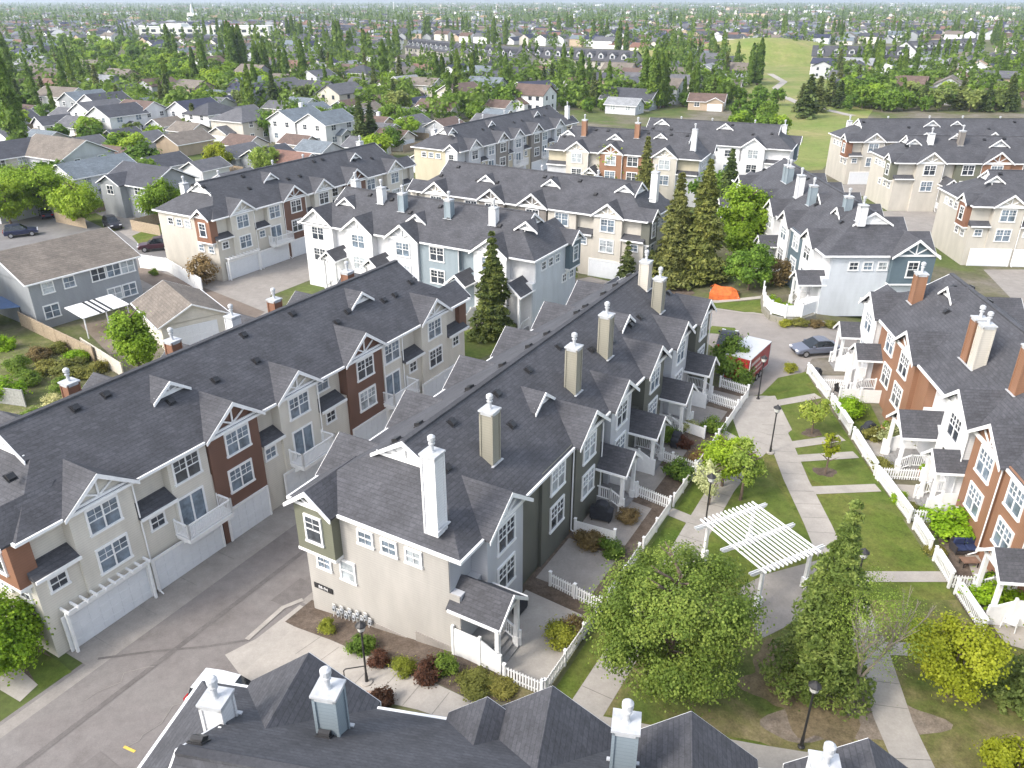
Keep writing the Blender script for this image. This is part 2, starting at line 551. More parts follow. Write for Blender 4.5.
def rake_trim(mb, uc, hw, z0, k, y0, y1, t=0.24, M=I4, truss=True, ybeam=None, fan=3, beam=True):
    """white bargeboards of a gable seen in (u,z), with the fan of struts behind them"""
    zp = z0 + k * hw
    for s in (-1, 1):
        mb.prism([(uc + s * hw, z0), (uc, zp), (uc, zp - t * 1.25), (uc + s * (hw - t * 0.2), z0 - t * 0.85), (uc + s * hw, z0 - t * 0.85)], y0, y1, M)
    if beam:
        yb = ybeam if ybeam is not None else y1
        mb.box(uc - hw + 0.3, uc + hw - 0.3, yb - 0.1, yb, z0 + 0.02, z0 + 0.22, M)
        if truss:
            for a in ((0,), (-1, 0, 1))[fan > 1] if fan else ():
                x1 = uc + a * hw * 0.42
                z1 = zp - 0.25 - abs(a) * hw * 0.42 * k
                v = Vector((x1 - uc, 0, z1 - z0 - 0.2)).normalized()
                nrm = Vector((v.z, 0, -v.x)) * 0.055
                p0 = Vector((uc, 0, z0 + 0.2)); p1 = Vector((x1, 0, z1))
                mb.prism([(p0.x - nrm.x, p0.z - nrm.z), (p1.x - nrm.x, p1.z - nrm.z), (p1.x + nrm.x, p1.z + nrm.z), (p0.x + nrm.x, p0.z + nrm.z)], yb - 0.08, yb - 0.01, M)

KM, ZE = 0.627, 7.95          # main roof pitch and eave height
OV = 0.35
def slope_z(y): return ZE + KM * (y + OV)

def chimney(parent, M, u, y, matk, h=3.0, rot=0.0, w=0.74, D=10.3):
    z0 = slope_z(min(y, D - y)) - 0.6
    m = MB()
    m.box(-w / 2, w / 2, -w / 2, w / 2, 0, h + 0.6)
    for sx in (-1, 1):
        for sy in (-1, 1):
            m.box(sx * w / 2 - 0.05, sx * w / 2 + 0.05, sy * w / 2 - 0.05, sy * w / 2 + 0.05, 0.05, h + 0.55)
    c = part('chimney', m, wall(matk), parent, M @ Vector((u, y, z0)), rot)
    m = MB()
    m.box(-w / 2 - 0.09, w / 2 + 0.09, -w / 2 - 0.09, w / 2 + 0.09, h + 0.57, h + 0.66)
    m.box(-w / 2 - 0.05, w / 2 + 0.05, -w / 2 - 0.05, w / 2 + 0.05, h + 0.42, h + 0.56)
    part('chimney_cap', m, CAPM, c)
    m = MB()
    m.lathe([(0.15, 0), (0.1, 0.1), (0.1, 0.42), (0.16, 0.44), (0.16, 0.5), (0.1, 0.52), (0.1, 0.6), (0.19, 0.64), (0.19, 0.82), (0.1, 0.9)], (0, 0, h + 0.65), 12)
    part('flue', m, CAPM, c)
    m = MB()
    m.box(-w / 2 - 0.18, w / 2 + 0.18, -w / 2 - 0.16, -w / 2 - 0.02, 0.42, 0.47)
    part('flashing', m, CAPM, c)

def vent_mesh():
    def f():
        m = MB()
        m.prism([(-0.2, -0.05), (0.2, -0.05), (0.2, 0.1), (0.12, 0.2), (-0.2, 0.14)], -0.2, 0.2, axis='x')
        m.box(-0.27, 0.27, -0.27, 0.27, -0.03, 0.02)
        return m.mesh('roof_vent', BLACKP)
    return cached('vent', f)

def gable_roof(parent, M, rot, uc, hw, yf, shingle=None, k=0.75, trim=None, truss=True, yb=None):
    """cross gable: roof wedge (shingle) running back into the main slope, with its white trim"""
    zp = ZE + k * hw
    yb = (zp - ZE) / KM - OV + 0.15
    m = MB()
    m.shell([[(-hw, yf, ZE), (0, yf, zp), (0, yb, zp), (-hw, -OV - 0.0, ZE)], [(0, yf, zp), (hw, yf, ZE), (hw, -OV, ZE), (0, yb, zp)]], 0.13)
    g = part('gable', m, shingle or S_ROOF, parent, M @ Vector((uc, 0, 0)), rot)
    m = MB()
    rake_trim(m, 0, hw + 0.02, ZE - 0.05, k, yf - 0.045, yf - 0.004, ybeam=yf + 0.36, truss=truss)
    part('gable_trim', m, trim or WHITE, g)
    return zp

def gablet(parent, M, rot, u, y, hw=1.25, k=0.72, infill=None, shingle=None):
    """small decorative gable sitting half way up the slope"""
    zb = slope_z(y); zp = zb + k * hw; yb = y + k * hw / KM + 0.2
    m = MB()
    m.shell([[(-hw, -0.3, zb), (0, -0.3, zp), (0, yb - y, zp), (-hw, 0.0, zb - 0.0)], [(0, -0.3, zp), (hw, -0.3, zb), (hw, 0, zb), (0, yb - y, zp)]], 0.1)
    g = part('gablet', m, shingle or S_ROOF, parent, M @ Vector((u, y, 0)), rot)
    m = MB()
    rake_trim(m, 0, hw + 0.03, zb - 0.02, k, -0.37, -0.304, t=0.2, ybeam=0.0, truss=True)
    part('gablet_trim', m, WHITE, g)
    m = MB()
    m.prism([(-hw + 0.2, zb - 0.1), (hw - 0.2, zb - 0.1), (0, zp - 0.12)], 0.02, 0.1)
    part('gablet_wall', m, infill or wall('lightgrey'), g)

def balcony(parent, M, rot, u, w, z=2.9, dep=1.25):
    m = MB()
    m.box(-w / 2, w / 2, -dep, 0.0, -0.32, -0.1)
    m.box(-w / 2 - 0.05, w / 2 + 0.05, -dep - 0.05, 0.0, -0.1, 0.0)
    for x in (-w / 2 + 0.3, w / 2 - 0.3):
        m.prism([(-0.02, -0.95), (-0.02, -0.32), (-dep * 0.75, -0.32)], x - 0.06, x + 0.06, axis='x')
    b = part('balcony', m, WHITE, parent, M @ Vector((u, 0, z)), rot)
    m = MB()
    railing_mb(m, [(-w / 2 + 0.03, -0.05, 0), (-w / 2 + 0.03, -dep + 0.03, 0), (w / 2 - 0.03, -dep + 0.03, 0), (w / 2 - 0.03, -0.05, 0)], 1.0, 0.12)
    part('railing', m, WHITE, b)

def slider(parent, M, rot, u, n, z):
    def fm():
        m = MB()
        m.box(-0.98, 0.98, -0.08, 0.01, 2.0, 2.12)
        for x in (-0.98, 0.86, -0.05): m.box(x, x + (0.12 if x != -0.05 else 0.1), -0.08, 0.01, 0, 2.0)
        m.box(-0.98, 0.98, -0.1, 0.01, -0.06, 0.02)
        return m.mesh('patio_door', WHITE)
    def pm():
        m = MB(); m.box(-0.88, 0.88, -0.03, 0.005, 0.02, 2.0); return m.mesh('pane', PANES[1])
    o = obj('patio_door', cached('slf', fm), parent, M @ Vector((u, -n, z)), rot)
    obj('pane', cached('slp', pm), o)

def porch(parent, M, rot, u, w, zg, s=1, wallk='lightgrey', dep=2.3, ze=4.6, door=True, bare=False):
    """entry porch in front of a wall: deck, steps, posts and a small gabled roof; s = side of the privacy wall"""
    hw = w / 2 + 0.35
    zd = zg + 0.62
    m = MB()
    m.box(-w / 2, w / 2, -dep * 0.62, 0.55, zg - 0.4, zd)
    for i in range(3):
        m.box(-w / 2 + 0.15, w / 2 - 0.15, -dep * 0.62 - 0.3 * (i + 1), -dep * 0.62 - 0.3 * i, zg - 0.4, zd - 0.16 * (i + 1))
    p = part('porch', m, m_plain('porch_deck', (0.25, 0.245, 0.24), 0.8, 0.12, 5), parent, M @ Vector((u, 0, 0)), rot)
    m = MB()
    zp = ze + 0.85 * hw
    m.shell([[(-hw, -dep - 0.2, ze), (0, -dep - 0.2, zp), (0, 0.62, zp), (-hw, 0.62, ze)], [(0, -dep - 0.2, zp), (hw, -dep - 0.2, ze), (hw, 0.62, ze), (0, 0.62, zp)]], 0.1)
    part('porch_roof', m, S_ROOF, p)
    m = MB()
    rake_trim(m, 0, hw + 0.02, ze - 0.02, 0.85, -dep - 0.27, -dep - 0.204, t=0.2, ybeam=-dep + 0.12)
    for x in (-w / 2 + 0.1, w / 2 - 0.1):
        m.box(x - 0.11, x + 0.11, -dep + 0.05, -dep + 0.27, zg, ze - 0.05)
        m.box(x - 0.16, x + 0.16, -dep, -dep + 0.32, zg, zg + 0.7)
        m.box(x - 0.07, x + 0.07, -dep + 0.1, 0.5, ze - 0.22, ze - 0.07)
    for sx in (-1, 1):
        m.prism([(sx * hw, ze - 0.12), (sx * hw, ze + 0.02), (sx * (hw + 0.09), ze + 0.02), (sx * (hw + 0.09), ze - 0.12)], -dep - 0.2, 0.5)
    part('porch_frame', m, WHITE, p)
    m = MB()
    m.prism([(0.5, zg - 0.2), (0.5, zg + 1.75), (-1.2, zg + 1.75), (-dep - 0.15, zg + 1.15), (-dep - 0.15, zg - 0.2)], s * w / 2 - 0.04 + s * 0.1, s * w / 2 + 0.04 + s * 0.1, axis='x')
    for y in (0.42, -1.2, -dep - 0.1): m.box(s * w / 2 + s * 0.1 - 0.075, s * w / 2 + s * 0.1 + 0.075, y - 0.07, y + 0.07, zg - 0.3, zg + (1.9 if y > -2 else 1.3))
    part('privacy_screen', m, WHITE, p)
    m = MB()
    railing_mb(m, [(-s * (w / 2 - 0.06), -0.1, zd), (-s * (w / 2 - 0.06), -dep * 0.62 + 0.06, zd), (-s * (w / 2 - 0.06), -dep * 0.62 - 0.9, zd - 0.5)], 0.95, 0.13)
    part('railing', m, WHITE, p)
    if door:
        obj('door', door_mesh(), p, (s * 0.3, 0.57, zd))

# ------------------------------------------------------------------ a row of townhouses
def row(label, o, h, L, D, wallk, A=(), B=(), ends=((), ()), garages=(), trellis=(), chims=(), gablets=(), gA=0.0, gB=0.0, vents=10, seed=0, B_setback=False, group='rows of townhouses', downs=True):
    r = random.Random(seed)
    root = thing('townhouse_row', label, 'townhouses', (o[0], o[1], 0), pi / 2 - radians(h), group)
    FA = (I4, 0.0)
    FB = (Matrix.Translation((L, D, 0)) @ Matrix.Rotation(pi, 4, 'Z'), pi)
    F0 = (Matrix.Translation((0, D, 0)) @ Matrix.Rotation(-pi / 2, 4, 'Z'), -pi / 2)
    F1 = (Matrix.Translation((L, 0, 0)) @ Matrix.Rotation(pi / 2, 4, 'Z'), pi / 2)
    body = MB()
    setA = 0.6 if any(q[0] in 'SP' for q in A) else 0.0
    setB = 0.6 if any(q[0] in 'SP' for q in B) else 0.0
    zlo = min(gA, gB) - 0.4
    body.box(0, L, 0, D, zlo, 5.3)
    body.box(0.004, L - 0.004, setA, D - setB, 5.2, ZE + 0.12)
    bays = []
    for (M, rot), F, zg in ((FA, A, gA), (FB, B, gB)):
        for q in F:
            k, u0, u1 = q[0], q[1], q[2]
            op = dict(q[3]) if len(q) > 3 else {}
            uc = (u0 + u1) / 2
            mk = op.get('mat')
            mb = body if not mk else MB()
            if mk: bays.append((mk, mb))
            if k == 'S':
                m = MB()
                m.prism([(0.62, 5.92), (-0.42, 5.38), (-0.42, 5.26), (0.62, 5.3)], u0 - 0.08, u1 + 0.08, M, axis='x')
                sr = part('shed_roof', m, S_ROOF, root)
                m = MB()
                m.box(u0 - 0.1, u1 + 0.1, -0.52, -0.424, 5.22, 5.4, M)
                part('fascia', m, WHITE, sr)
                if op.get('sw'): window(root, M, op['sw'], 0.0, 4.05, 's', rot)
                if op.get('up'): window(root, M, op['up'], -0.6, 6.4, 'm', rot)
                if mk: mb.box(u0 + 0.01, u1 - 0.01, 0.57, 1.2, 5.1, ZE + 0.1, M)
            elif k == 'P':
                if mk:
                    mb.box(u0 + 0.01, u1 - 0.01, 0.57, 1.2, 2.0, ZE + 0.1, M)
                    mb.box(u0 + 0.01, u1 - 0.01, -0.03, 1.2, zlo, 5.32, M)
                porch(root, M, rot, uc, min(op.get('w', u1 - u0), 2.6), zg, op.get('s', 1))
                if op.get('up'): window(root, M, uc, -0.6 if not mk else -0.57, 6.4, 'm', rot)
            else:
                p = op.get('p', 0.05 if k == 'F' else 0.18)
                mb.box(u0, u1, -p, 1.2, zlo if not op.get('zb') else op['zb'], ZE + 0.1, M)
                if k == 'G':
                    hw = (u1 - u0) / 2 + OV
                    kk = op.get('k', 0.75)
                    zp = ZE + kk * hw
                    mb.prism([(u0, ZE + 0.05), (u1, ZE + 0.05), (uc, ZE + 0.05 + kk * (u1 - u0) / 2 + 0.1)], -p + 0.004, 0.6, M)
                    gable_roof(root, M @ Matrix.Translation((0, -p, 0)) if 0 else M, rot, uc, hw, -p - 0.4, k=kk)
                n = p
                if op.get('up'): window(root, M, op.get('uu', uc), n, 6.05, op['up'], rot)
                lo = op.get('lo')
                if lo in WK: window(root, M, op.get('lu', uc), n, op.get('lz', 3.45), lo, rot)
                elif lo == 'bal':
                    slider(root, M, rot, op.get('lu', uc), n, 2.92)
                    balcony(root, M @ Matrix.Translation((0, -n, 0)), rot, op.get('lu', uc) + 0.2, 3.3)
                if downs and r.random() < 0.6:
                    dwn = MB()
                    dwn.tube((u1 + 0.08, -p + 0.1 - 0.18, zg + 0.3), (u1 + 0.08, -p - 0.08, 7.7), 0.045, 6, M=M)
                    dwn.tube((u1 + 0.08, -p - 0.08, zg + 0.32), (u1 + 0.08, -p - 0.55, zg + 0.1), 0.045, 6, M=M)
                    part('downspout', dwn, WHITE, root)
    ci = 0
    for (M, rot), spec in zip((F0, F1), ends):
        for q in spec:
            k = q[0]
            if k == 'bay':
                u0, u1, mk = q[1:4]
                p, uc = 0.6, (u0 + u1) / 2
                mb = MB(); bays.append((mk, mb))
                mb.box(u0, u1, -p, 0.5, 4.95, ZE + 0.05, M)
                mb.prism([(u0, ZE), (u1, ZE), (uc, ZE + 0.72 * (u1 - u0) / 2 + 0.08)], -p + 0.004, 0.5, M)
                hw = (u1 - u0) / 2 + 0.3
                zp = ZE + 0.75 * hw
                m = MB()
                m.shell([[(-hw, -p - 0.35, ZE), (0, -p - 0.35, zp), (0, 3.2, zp), (-hw, 0.3, ZE)], [(0, -p - 0.35, zp), (hw, -p - 0.35, ZE), (hw, 0.3, ZE), (0, 3.2, zp)]], 0.12)
                g = part('gable', m, S_ROOF, root, M @ Vector((uc, 0, 0)), rot)
                m = MB()
                rake_trim(m, 0, hw + 0.03, ZE - 0.02, 0.75, -p - 0.42, -p - 0.354, ybeam=-p - 0.02)
                part('gable_trim', m, WHITE, g)
                m = MB()
                m.box(u0 - 0.04, u1 + 0.04, -p - 0.03, 0.02, 4.8, 4.97, M)
                for x in (u0 + 0.3, u1 - 0.3): m.prism([(-0.01, 4.25), (-0.01, 4.8), (-p, 4.8)], x - 0.06, x + 0.06, M, axis='x')
                part('bay_trim', m, WHITE, root)
                window(root, M, uc, p, 5.75, 'v', rot)
            elif k == 'win':
                window(root, M, q[1], 0.0, q[2], q[3], rot)
            elif k == 'base':
                for (a0, a1, zt) in q[1]:
                    body_c = MB()
                    body_c.box(a0, a1, -0.05, 0.3, zlo, zt, M)
                    part('foundation', body_c, CONC_D, root)
    part('wall', body, wall(wallk), root)
    for mk, mb in bays: part('bay_wall', mb, wall(mk), root)
    # main roof with clipped (Dutch) ends
    zr = slope_z(D / 2)
    zg_ = zr - 1.35
    rr = (zg_ - ZE) / KM
    x0, x1, ya, yb = -OV, L + OV, -OV, D + OV
    a0, a1 = x0 + rr, x1 - rr
    f = 0.3
    m = MB()
    def P(x, y, z): return (x, y, z)
    yA, yB, ym = ya + rr, yb - rr, D / 2
    m.shell([
        [P(x0, ya, ZE), P(x1, ya, ZE), P(a1, yA, zg_), P(a1, ym, zr), P(a0, ym, zr), P(a0, yA, zg_)],
        [P(x1, yb, ZE), P(x0, yb, ZE), P(a0, yB, zg_), P(a0, ym, zr), P(a1, ym, zr), P(a1, yB, zg_)],
        [P(x0, yb, ZE), P(x0, ya, ZE), P(a0, yA, zg_), P(a0, yB, zg_)],
        [P(x1, ya, ZE), P(x1, yb, ZE), P(a1, yB, zg_), P(a1, yA, zg_)]], 0.14)
    for xe, s in ((a0, -1), (a1, 1)):   # the little roof overhang beyond each clipped end
        m.shell([[(xe, yA, zg_), (xe, ym, zr), (xe + s * f, ym, zr), (xe + s * f, yA, zg_)], [(xe, ym, zr), (xe, yB, zg_), (xe + s * f, yB, zg_), (xe + s * f, ym, zr)]], 0.1)
    # ridge caps
    m.box(a0 - f, a1 + f, ym - 0.16, ym + 0.16, zr - 0.09, zr + 0.035)
    rf = part('roof', m, S_ROOF, root)
    m = MB()
    for xe, s, (M, rot) in ((a0, -1, F0), (a1, 1, F1)):
        hw = ym - yA
        m.prism([(yA + 0.1, zg_ - 0.1), (yB - 0.1, zg_ - 0.1), (ym, zr - 0.12)], min(xe, xe + s * 0.06), max(xe, xe + s * 0.06), axis='x')
        T = Matrix.Translation((xe + s * f, ym, 0)) @ Matrix.Rotation(s * pi / 2, 4, 'Z')
        rake_trim(m, 0, hw + 0.04, zg_ - 0.02, KM, -0.07, -0.004, t=0.22, M=T, ybeam=0.2)
    part('roof_end_trim', m, WHITE, rf)
    # gutters in short lengths
    m = MB()
    for y0, y1 in ((ya - 0.12, ya - 0.003), (yb + 0.003, yb + 0.12)): m.box(x0 - 0.12, x1 + 0.12, y0, y1, ZE - 0.17, ZE + 0.0)
    for xx0, xx1 in ((x0 - 0.12, x0 - 0.003), (x1 + 0.003, x1 + 0.12)): m.box(xx0, xx1, ya, yb, ZE - 0.17, ZE + 0.0)
    part('gutter', m, WHITE, rf)
    for g in garages:
        u0, u1 = g[0], g[1]
        w = u1 - u0
        zg = gA
        obj('garage_door', garage_door_mesh(round(w, 2), 2.2), root, ((u0 + u1) / 2, -0.19, zg + 0.02))
        fr = obj('garage_frame', garage_frame_mesh(round(w, 2), 2.2), root, ((u0 + u1) / 2, -0.185, zg + 0.02))
    for u0, u1 in trellis:
        m = MB()
        m.box(u0, u1, -0.62, -0.5, gA + 2.55, gA + 2.75)
        n = int((u1 - u0) / 0.55)
        for i in range(n + 1):
            x = u0 + 0.1 + (u1 - u0 - 0.2) * i / n
            m.box(x - 0.05, x + 0.05, -0.85, -0.05, gA + 2.75, gA + 2.9)
        for x in (u0 + 0.1, u1 - 0.1):
            m.box(x - 0.07, x + 0.07, -0.6, -0.46, gA, gA + 2.55)
        part('trellis', m, WHITE, root)
    for (u, y, hh, mk) in chims: chimney(root, I4, u, y, mk, hh, D=D)
    for (u, y, *ex) in gablets: gablet(root, I4, 0.0, u, y, *(ex or [1.25]))
    for i in range(vents):
        u = 1.5 + (L - 3) * (i + r.uniform(0.2, 0.8)) / vents
        for y in ((D / 2 - r.choice([0.7, 0.9, 2.2, 2.6])), (D / 2 + 0.8)):
            z = slope_z(y if y < D / 2 else D - y)
            obj('roof_vent', vent_mesh(), root, (u + r.uniform(-1, 1), y, z + 0.03), (math.atan(KM) * (1 if y < D / 2 else -1), 0, 0))
    return root

# ------------------------------------------------------------------ terrain, roads, paths
def big_ground():
    return drape('ground', [(-9000, -60), (9000, -60), (9000, 9500), (-9000, 9500)], SUBURB, 0.0)
big_ground()
H30, V30 = hv(30), hv(120)
def P30(o, a, b): return (o[0] + H30[0] * a + V30[0] * b, o[1] + H30[1] * a + V30[1] * b)
L0, A0 = (-24.5, 31.9), (-2.6, 30.6)
drape('lane_road', [P30(L0, -40, 1.5), P30(L0, 47, 1.5), P30(L0, 47, 9.5), P30(L0, 3, 9.5), (-13.6, 31.2), (-3, 24.5), (-3, 5), (-40, -5)], ASPH, 0.01)
drape('garage_apron', [P30(L0, 0.4, 0.0), P30(L0, 41, 0.0), P30(L0, 41, 1.75), P30(L0, 0.4, 1.75)], CONC_D, 0.016)
drape('gutter_strip', [P30(L0, -30, 1.75), P30(L0, 47, 1.75), P30(L0, 47, 2.5), P30(L0, -30, 2.5)], CONC_D, 0.014)
drape('garage_apron', [P30(A0, 0, -10.3), P30(A0, 38.8, -10.3), P30(A0, 38.8, -11.4), P30(A0, 0, -11.4)], CONC_D, 0.016)
drape('swale_line', strip([P30(L0, -6, 4.9), P30(L0, 8, 5.0), P30(L0, 24, 5.1), P30(L0, 44, 5.3)], 0.32), TAR, 0.022)
drape('tar_seam', strip([at(98, 659, 0), at(150, 652, 0), at(205, 647, 0), at(250, 640, 0)], 0.16), TAR, 0.026)
drape('street', [at(-40, 236, 0), at(0, 218, 0), at(45, 196, 0), at(92, 222, 0), at(110, 240, 0), at(60, 262, 0), at(-40, 262, 0)], m_ground('street_grey', [(0.3, (0.2, 0.19, 0.185)), (0.7, (0.27, 0.26, 0.25))], 0.2, 1, 10, 0.9, 0.1), 0.013)
rt_ = random.Random(31)
for q in range(6):     # sealed cracks wander across the lane
    a_, b_ = rt_.uniform(-12, 40), rt_.uniform(2.6, 8.6)
    pts_ = [P30(L0, a_, b_)]
    for k_ in range(5):
        a_ += rt_.uniform(0.2, 1.0); b_ += rt_.uniform(-0.7, 0.7); pts_.append(P30(L0, a_, min(9.2, max(2.6, b_))))
    drape('tar_seam', strip(pts_, 0.035), CONC_D, 0.028)
for a_, b_, l_, w_ in ((9, 6.6, 2.4, 1.6), (22, 3.6, 3.0, 1.3), (-6, 7.2, 3.4, 2.0), (31, 7.2, 2.0, 1.6)):
    drape('asphalt_patch', [P30(L0, a_, b_), P30(L0, a_ + l_, b_ + 0.1), P30(L0, a_ + l_ - 0.1, b_ + w_), P30(L0, a_ + 0.1, b_ + w_)], m_ground('patch', [(0.3, (0.19, 0.172, 0.16)), (0.7, (0.22, 0.2, 0.19))], 0.5, 2, 12, 0.9, 0.12), 0.02)
for a_, b_ in ((26, 5.2),):
    drape('drain_cover', blob(*P30(L0, a_, b_), 0.38, 0.38, 1, 20, 0.0), m_plain('cast_iron', (0.09, 0.085, 0.08), 0.6, 0.2), 0.032)
drape('yellow_mark', strip([at(124, 747, 0), at(135, 752, 0)], 0.14), m_plain('road_yellow', (0.6, 0.42, 0.08), 0.8, 0.2), 0.03)
# left end of the garage row: planting bed and walk
drape('walk', [at(0, 690, 0), at(0, 665, 0), at(12, 662, 0), at(38, 685, 0), at(20, 702, 0)], CONC, 0.02)
drape('lawn_patch', [at(10, 640, 0), at(58, 660, 0), at(72, 672, 0), at(40, 690, 0)], LUSH, 0.012)
drape('planting_bed', [at(-60, 600, 0), at(30, 640, 0), at(58, 662, 0), at(36, 684, 0), at(-60, 640, 0)], SOIL, 0.008)
# walk along the near end of the middle row
W1 = [at(255, 640), at(300, 605), at(320, 615), at(345, 640), at(380, 665), at(470, 700), at(560, 718), at(600, 716), at(760, 745), at(905, 768), at(905, 800), at(600, 752), at(470, 728), at(330, 690)]
drape('front_walk', W1, CONC, 0.024)
drape('front_walk', [at(225, 655), at(262, 636), at(345, 690), at(345, 730), at(262, 700)], CONC, 0.018)
drape('kerb', strip([at(247, 640), at(283, 608), at(303, 600)], 0.3), CONC, 0.05)
drape('planting_bed', [at(285, 622), at(312, 600), at(470, 660), at(560, 690), at(560, 714), at(455, 692), at(380, 662), at(330, 640)], SOIL, 0.03)
drape('lawn_patch', [at(466, 680), at(500, 680), at(548, 694), at(530, 703), at(470, 693)], DRYG, 0.036)
# courtyard
COURT = [P30(A0, -2, 5.2), P30(A0, 38, 5.2), (22.3, 63.5), (26.6, 63.0), (24.5, 24), (12, 23), (3, 26)]
drape('court_lawn', COURT, GRASS, 0.008)
drape('near_lawn', [at(590, 712), at(650, 600), at(760, 600), at(880, 600), at(1010, 600), at(1100, 800), at(900, 800), at(760, 742)], m_ground('worn_grass', [(0.3, (0.09, 0.135, 0.026)), (0.44, (0.135, 0.155, 0.042)), (0.56, (0.2, 0.18, 0.075)), (0.7, (0.29, 0.235, 0.13))], 0.3, 1.4, 9, 0.95, 0.3), 0.014)
drape('far_court_lawn', [at(812, 480), at(760, 402), at(806, 384), at(906, 520)], LUSH, 0.012)
drape('triangle_lawn', [at(757, 452), at(705, 530), at(745, 560), at(815, 545)], LUSH, 0.014)
P1 = [at(918, 775), at(893, 720), at(868, 640), at(846, 590), at(818, 525), at(796, 480), at(780, 440), at(768, 415), at(757, 396)]
drape('court_path', strip(P1, 1.75), CONC, 0.03)
P2 = [at(775, 432), at(748, 456), at(722, 488), at(703, 520), at(680, 560), at(640, 625), at(585, 712)]
drape('court_path', strip(P2, 1.7), CONC, 0.027)
drape('court_path', [at(742, 398), at(775, 396), at(792, 430), at(765, 452), at(740, 440), at(733, 420)], CONC, 0.033)
for (a, b) in (((768, 405), (818, 396)), ((786, 446), (842, 438)), ((793, 459), (856, 455)), ((806, 491), (878, 488)), ((842, 577), (944, 577)), ((868, 648), (945, 651)), ((735, 440), (722, 433)), ((712, 478), (692, 470)), ((690, 520), (668, 511))):
    drape('side_walk', strip([at(*a), at(*b)], 0.95), CONC, 0.036)
def joints(name, pts, w, step, off, mat):
    m = MB()
    for a, b in zip(pts[:-1], pts[1:]):
        a, b = Vector(a), Vector(b); d = (b - a); L = d.length; d.normalize(); n = Vector((-d.y, d.x))
        for i in range(1, int(L / step) + 1):
            c = a + d * (i * step - step * 0.5)
            q = [c + n * w / 2 - d * 0.02, c - n * w / 2 - d * 0.02, c - n * w / 2 + d * 0.02, c + n * w / 2 + d * 0.02]
            m.poly([(p.x, p.y, gz(p.x, p.y) + off) for p in q])
    return tag(obj(name, m.mesh(name, mat)), kind='structure')
JM = m_plain('joint_dark', (0.2, 0.185, 0.165), 0.9, 0.2)  # dark strips across the slabs mark the concrete joints
joints('path_joints', P1, 1.7, 1.55, 0.036, JM)
joints('path_joints', P2, 1.65, 1.55, 0.033, JM)
joints('path_joints', [at(300, 640), at(350, 672), at(455, 712), at(560, 733)], 1.7, 1.6, 0.03, JM)
joints('apron_joints', [P30(L0, 0.5, 0.9), P30(L0, 41, 0.9)], 1.7, 2.9, 0.021, JM)
drape('pergola_pad', [at(735, 590), at(765, 575), at(820, 560), at(800, 620), at(760, 640)], CONC_D, 0.04)
drape('bare_patch', blob(*at(850, 715), 3.2, 1.9, 3, 60, 0.45), m_ground('pale_soil', [(0.3, (0.22, 0.175, 0.13)), (0.7, (0.31, 0.26, 0.21))], 0.6, 2.5, 11, 0.95, 0.3), 0.02)
drape('bare_patch', blob(*at(795, 690), 2.2, 2.6, 5, 60, 0.5), m_ground('dry_soil', [(0.3, (0.17, 0.14, 0.075)), (0.7, (0.25, 0.19, 0.12))], 0.6, 2.5, 11, 0.95, 0.3), 0.021)
for q in ((812, 433), (825, 472), (845, 650), (968, 668)):
    drape('tree_ring', blob(*at(*q), 0.75, 0.7, q[0]), SOIL, 0.022)
# road at the far end of the courtyard
ROAD2 = [(10, 97), (16.5, 92), (20.8, 87.6), (22.6, 83.2), (25.2, 80.4), (28.8, 78.7), (33.5, 77.6), (37, 75.2), (60, 74.5), (60, 68.5), (31, 68.5), (28.3, 68), (26.6, 65.2), (23.2, 61.2), (20.4, 60.2), (19.6, 63.5), (20.5, 67.5), (18.7, 75.5), (12.8, 85), (4, 84), (-14, 72), (-20, 78), (-2, 90)]
drape('court_road', ROAD2, m_ground('pale_asphalt', [(0.3, (0.29, 0.26, 0.235)), (0.5, (0.335, 0.305, 0.275)), (0.7, (0.365, 0.33, 0.3))], 0.16, 0.9, 12, 0.9, 0.09), 0.012)
drape('kerb', strip([(20.8, 87.6), (22.6, 83.2), (25.2, 80.4), (28.8, 78.7), (33.5, 77.6), (37, 75.2), (46, 75)], 0.35), CONC, 0.05)
drape('corner_lawn', [(20.9, 87.9), (22.9, 83.4), (25.4, 80.7), (29, 79.1), (29.6, 84.4), (25.6, 84.6)], LUSH, 0.022)
drape('corner_walk', strip([(21, 88.6), (23.5, 85.6), (30, 85.2)], 1.0), CONC, 0.026)
drape('corner_lawn', [at(706, 333), at(738, 336), at(735, 328), at(712, 326)], LUSH, 0.024)
drape('corner_lawn', [at(760, 396), at(778, 378), at(806, 372), at(812, 382), at(790, 390)], LUSH, 0.024)
drape('spruce_bed', [(15.5, 90), (19.5, 87.2), (22, 90), (21.5, 95), (16.5, 96)], SOIL, 0.016)
drape('side_lawn', [at(395, 373, 0), at(415, 350, 0), at(500, 318, 0), at(512, 345, 0), at(420, 385, 0)], LUSH, 0.02)
drape('lane_road', [P30((-20, 78), 0, -3), (-27, 66), (-40, 83), (-48, 96), (-40, 104), (-33, 96)], CONC_D, 0.011)
drape('lane_road', [(-24, 104), (18, 79.5), (22.5, 87), (-20, 112)], ASPH, 0.014)
drape('lane_road', [P30((-36.3, 95.1), 0, 0), P30((-36.3, 95.1), 42, 0), P30((-36.3, 95.1), 42, 9), P30((-36.3, 95.1), -6, 9)], CONC_D, 0.015)
drape('lane_road', [P30((-9.1, 142.5), -2, 0), P30((-9.1, 142.5), 44, 0), P30((-9.1, 142.5), 44, 9), P30((-9.1, 142.5), -8, 9)], CONC_D, 0.016)
drape('lane_road', [(46, 116), (110, 116), (110, 131.9), (60, 131.9), (48, 124)], CONC_D, 0.011)
drape('lane_road', [(54, 143.5), (110, 142), (110, 153.2), (56, 153.2)], CONC_D, 0.015)
drape('lane_road', [(50, 75), (56, 75), (62, 100), (110, 100), (110, 94), (70, 92)], CONC_D, 0.013)
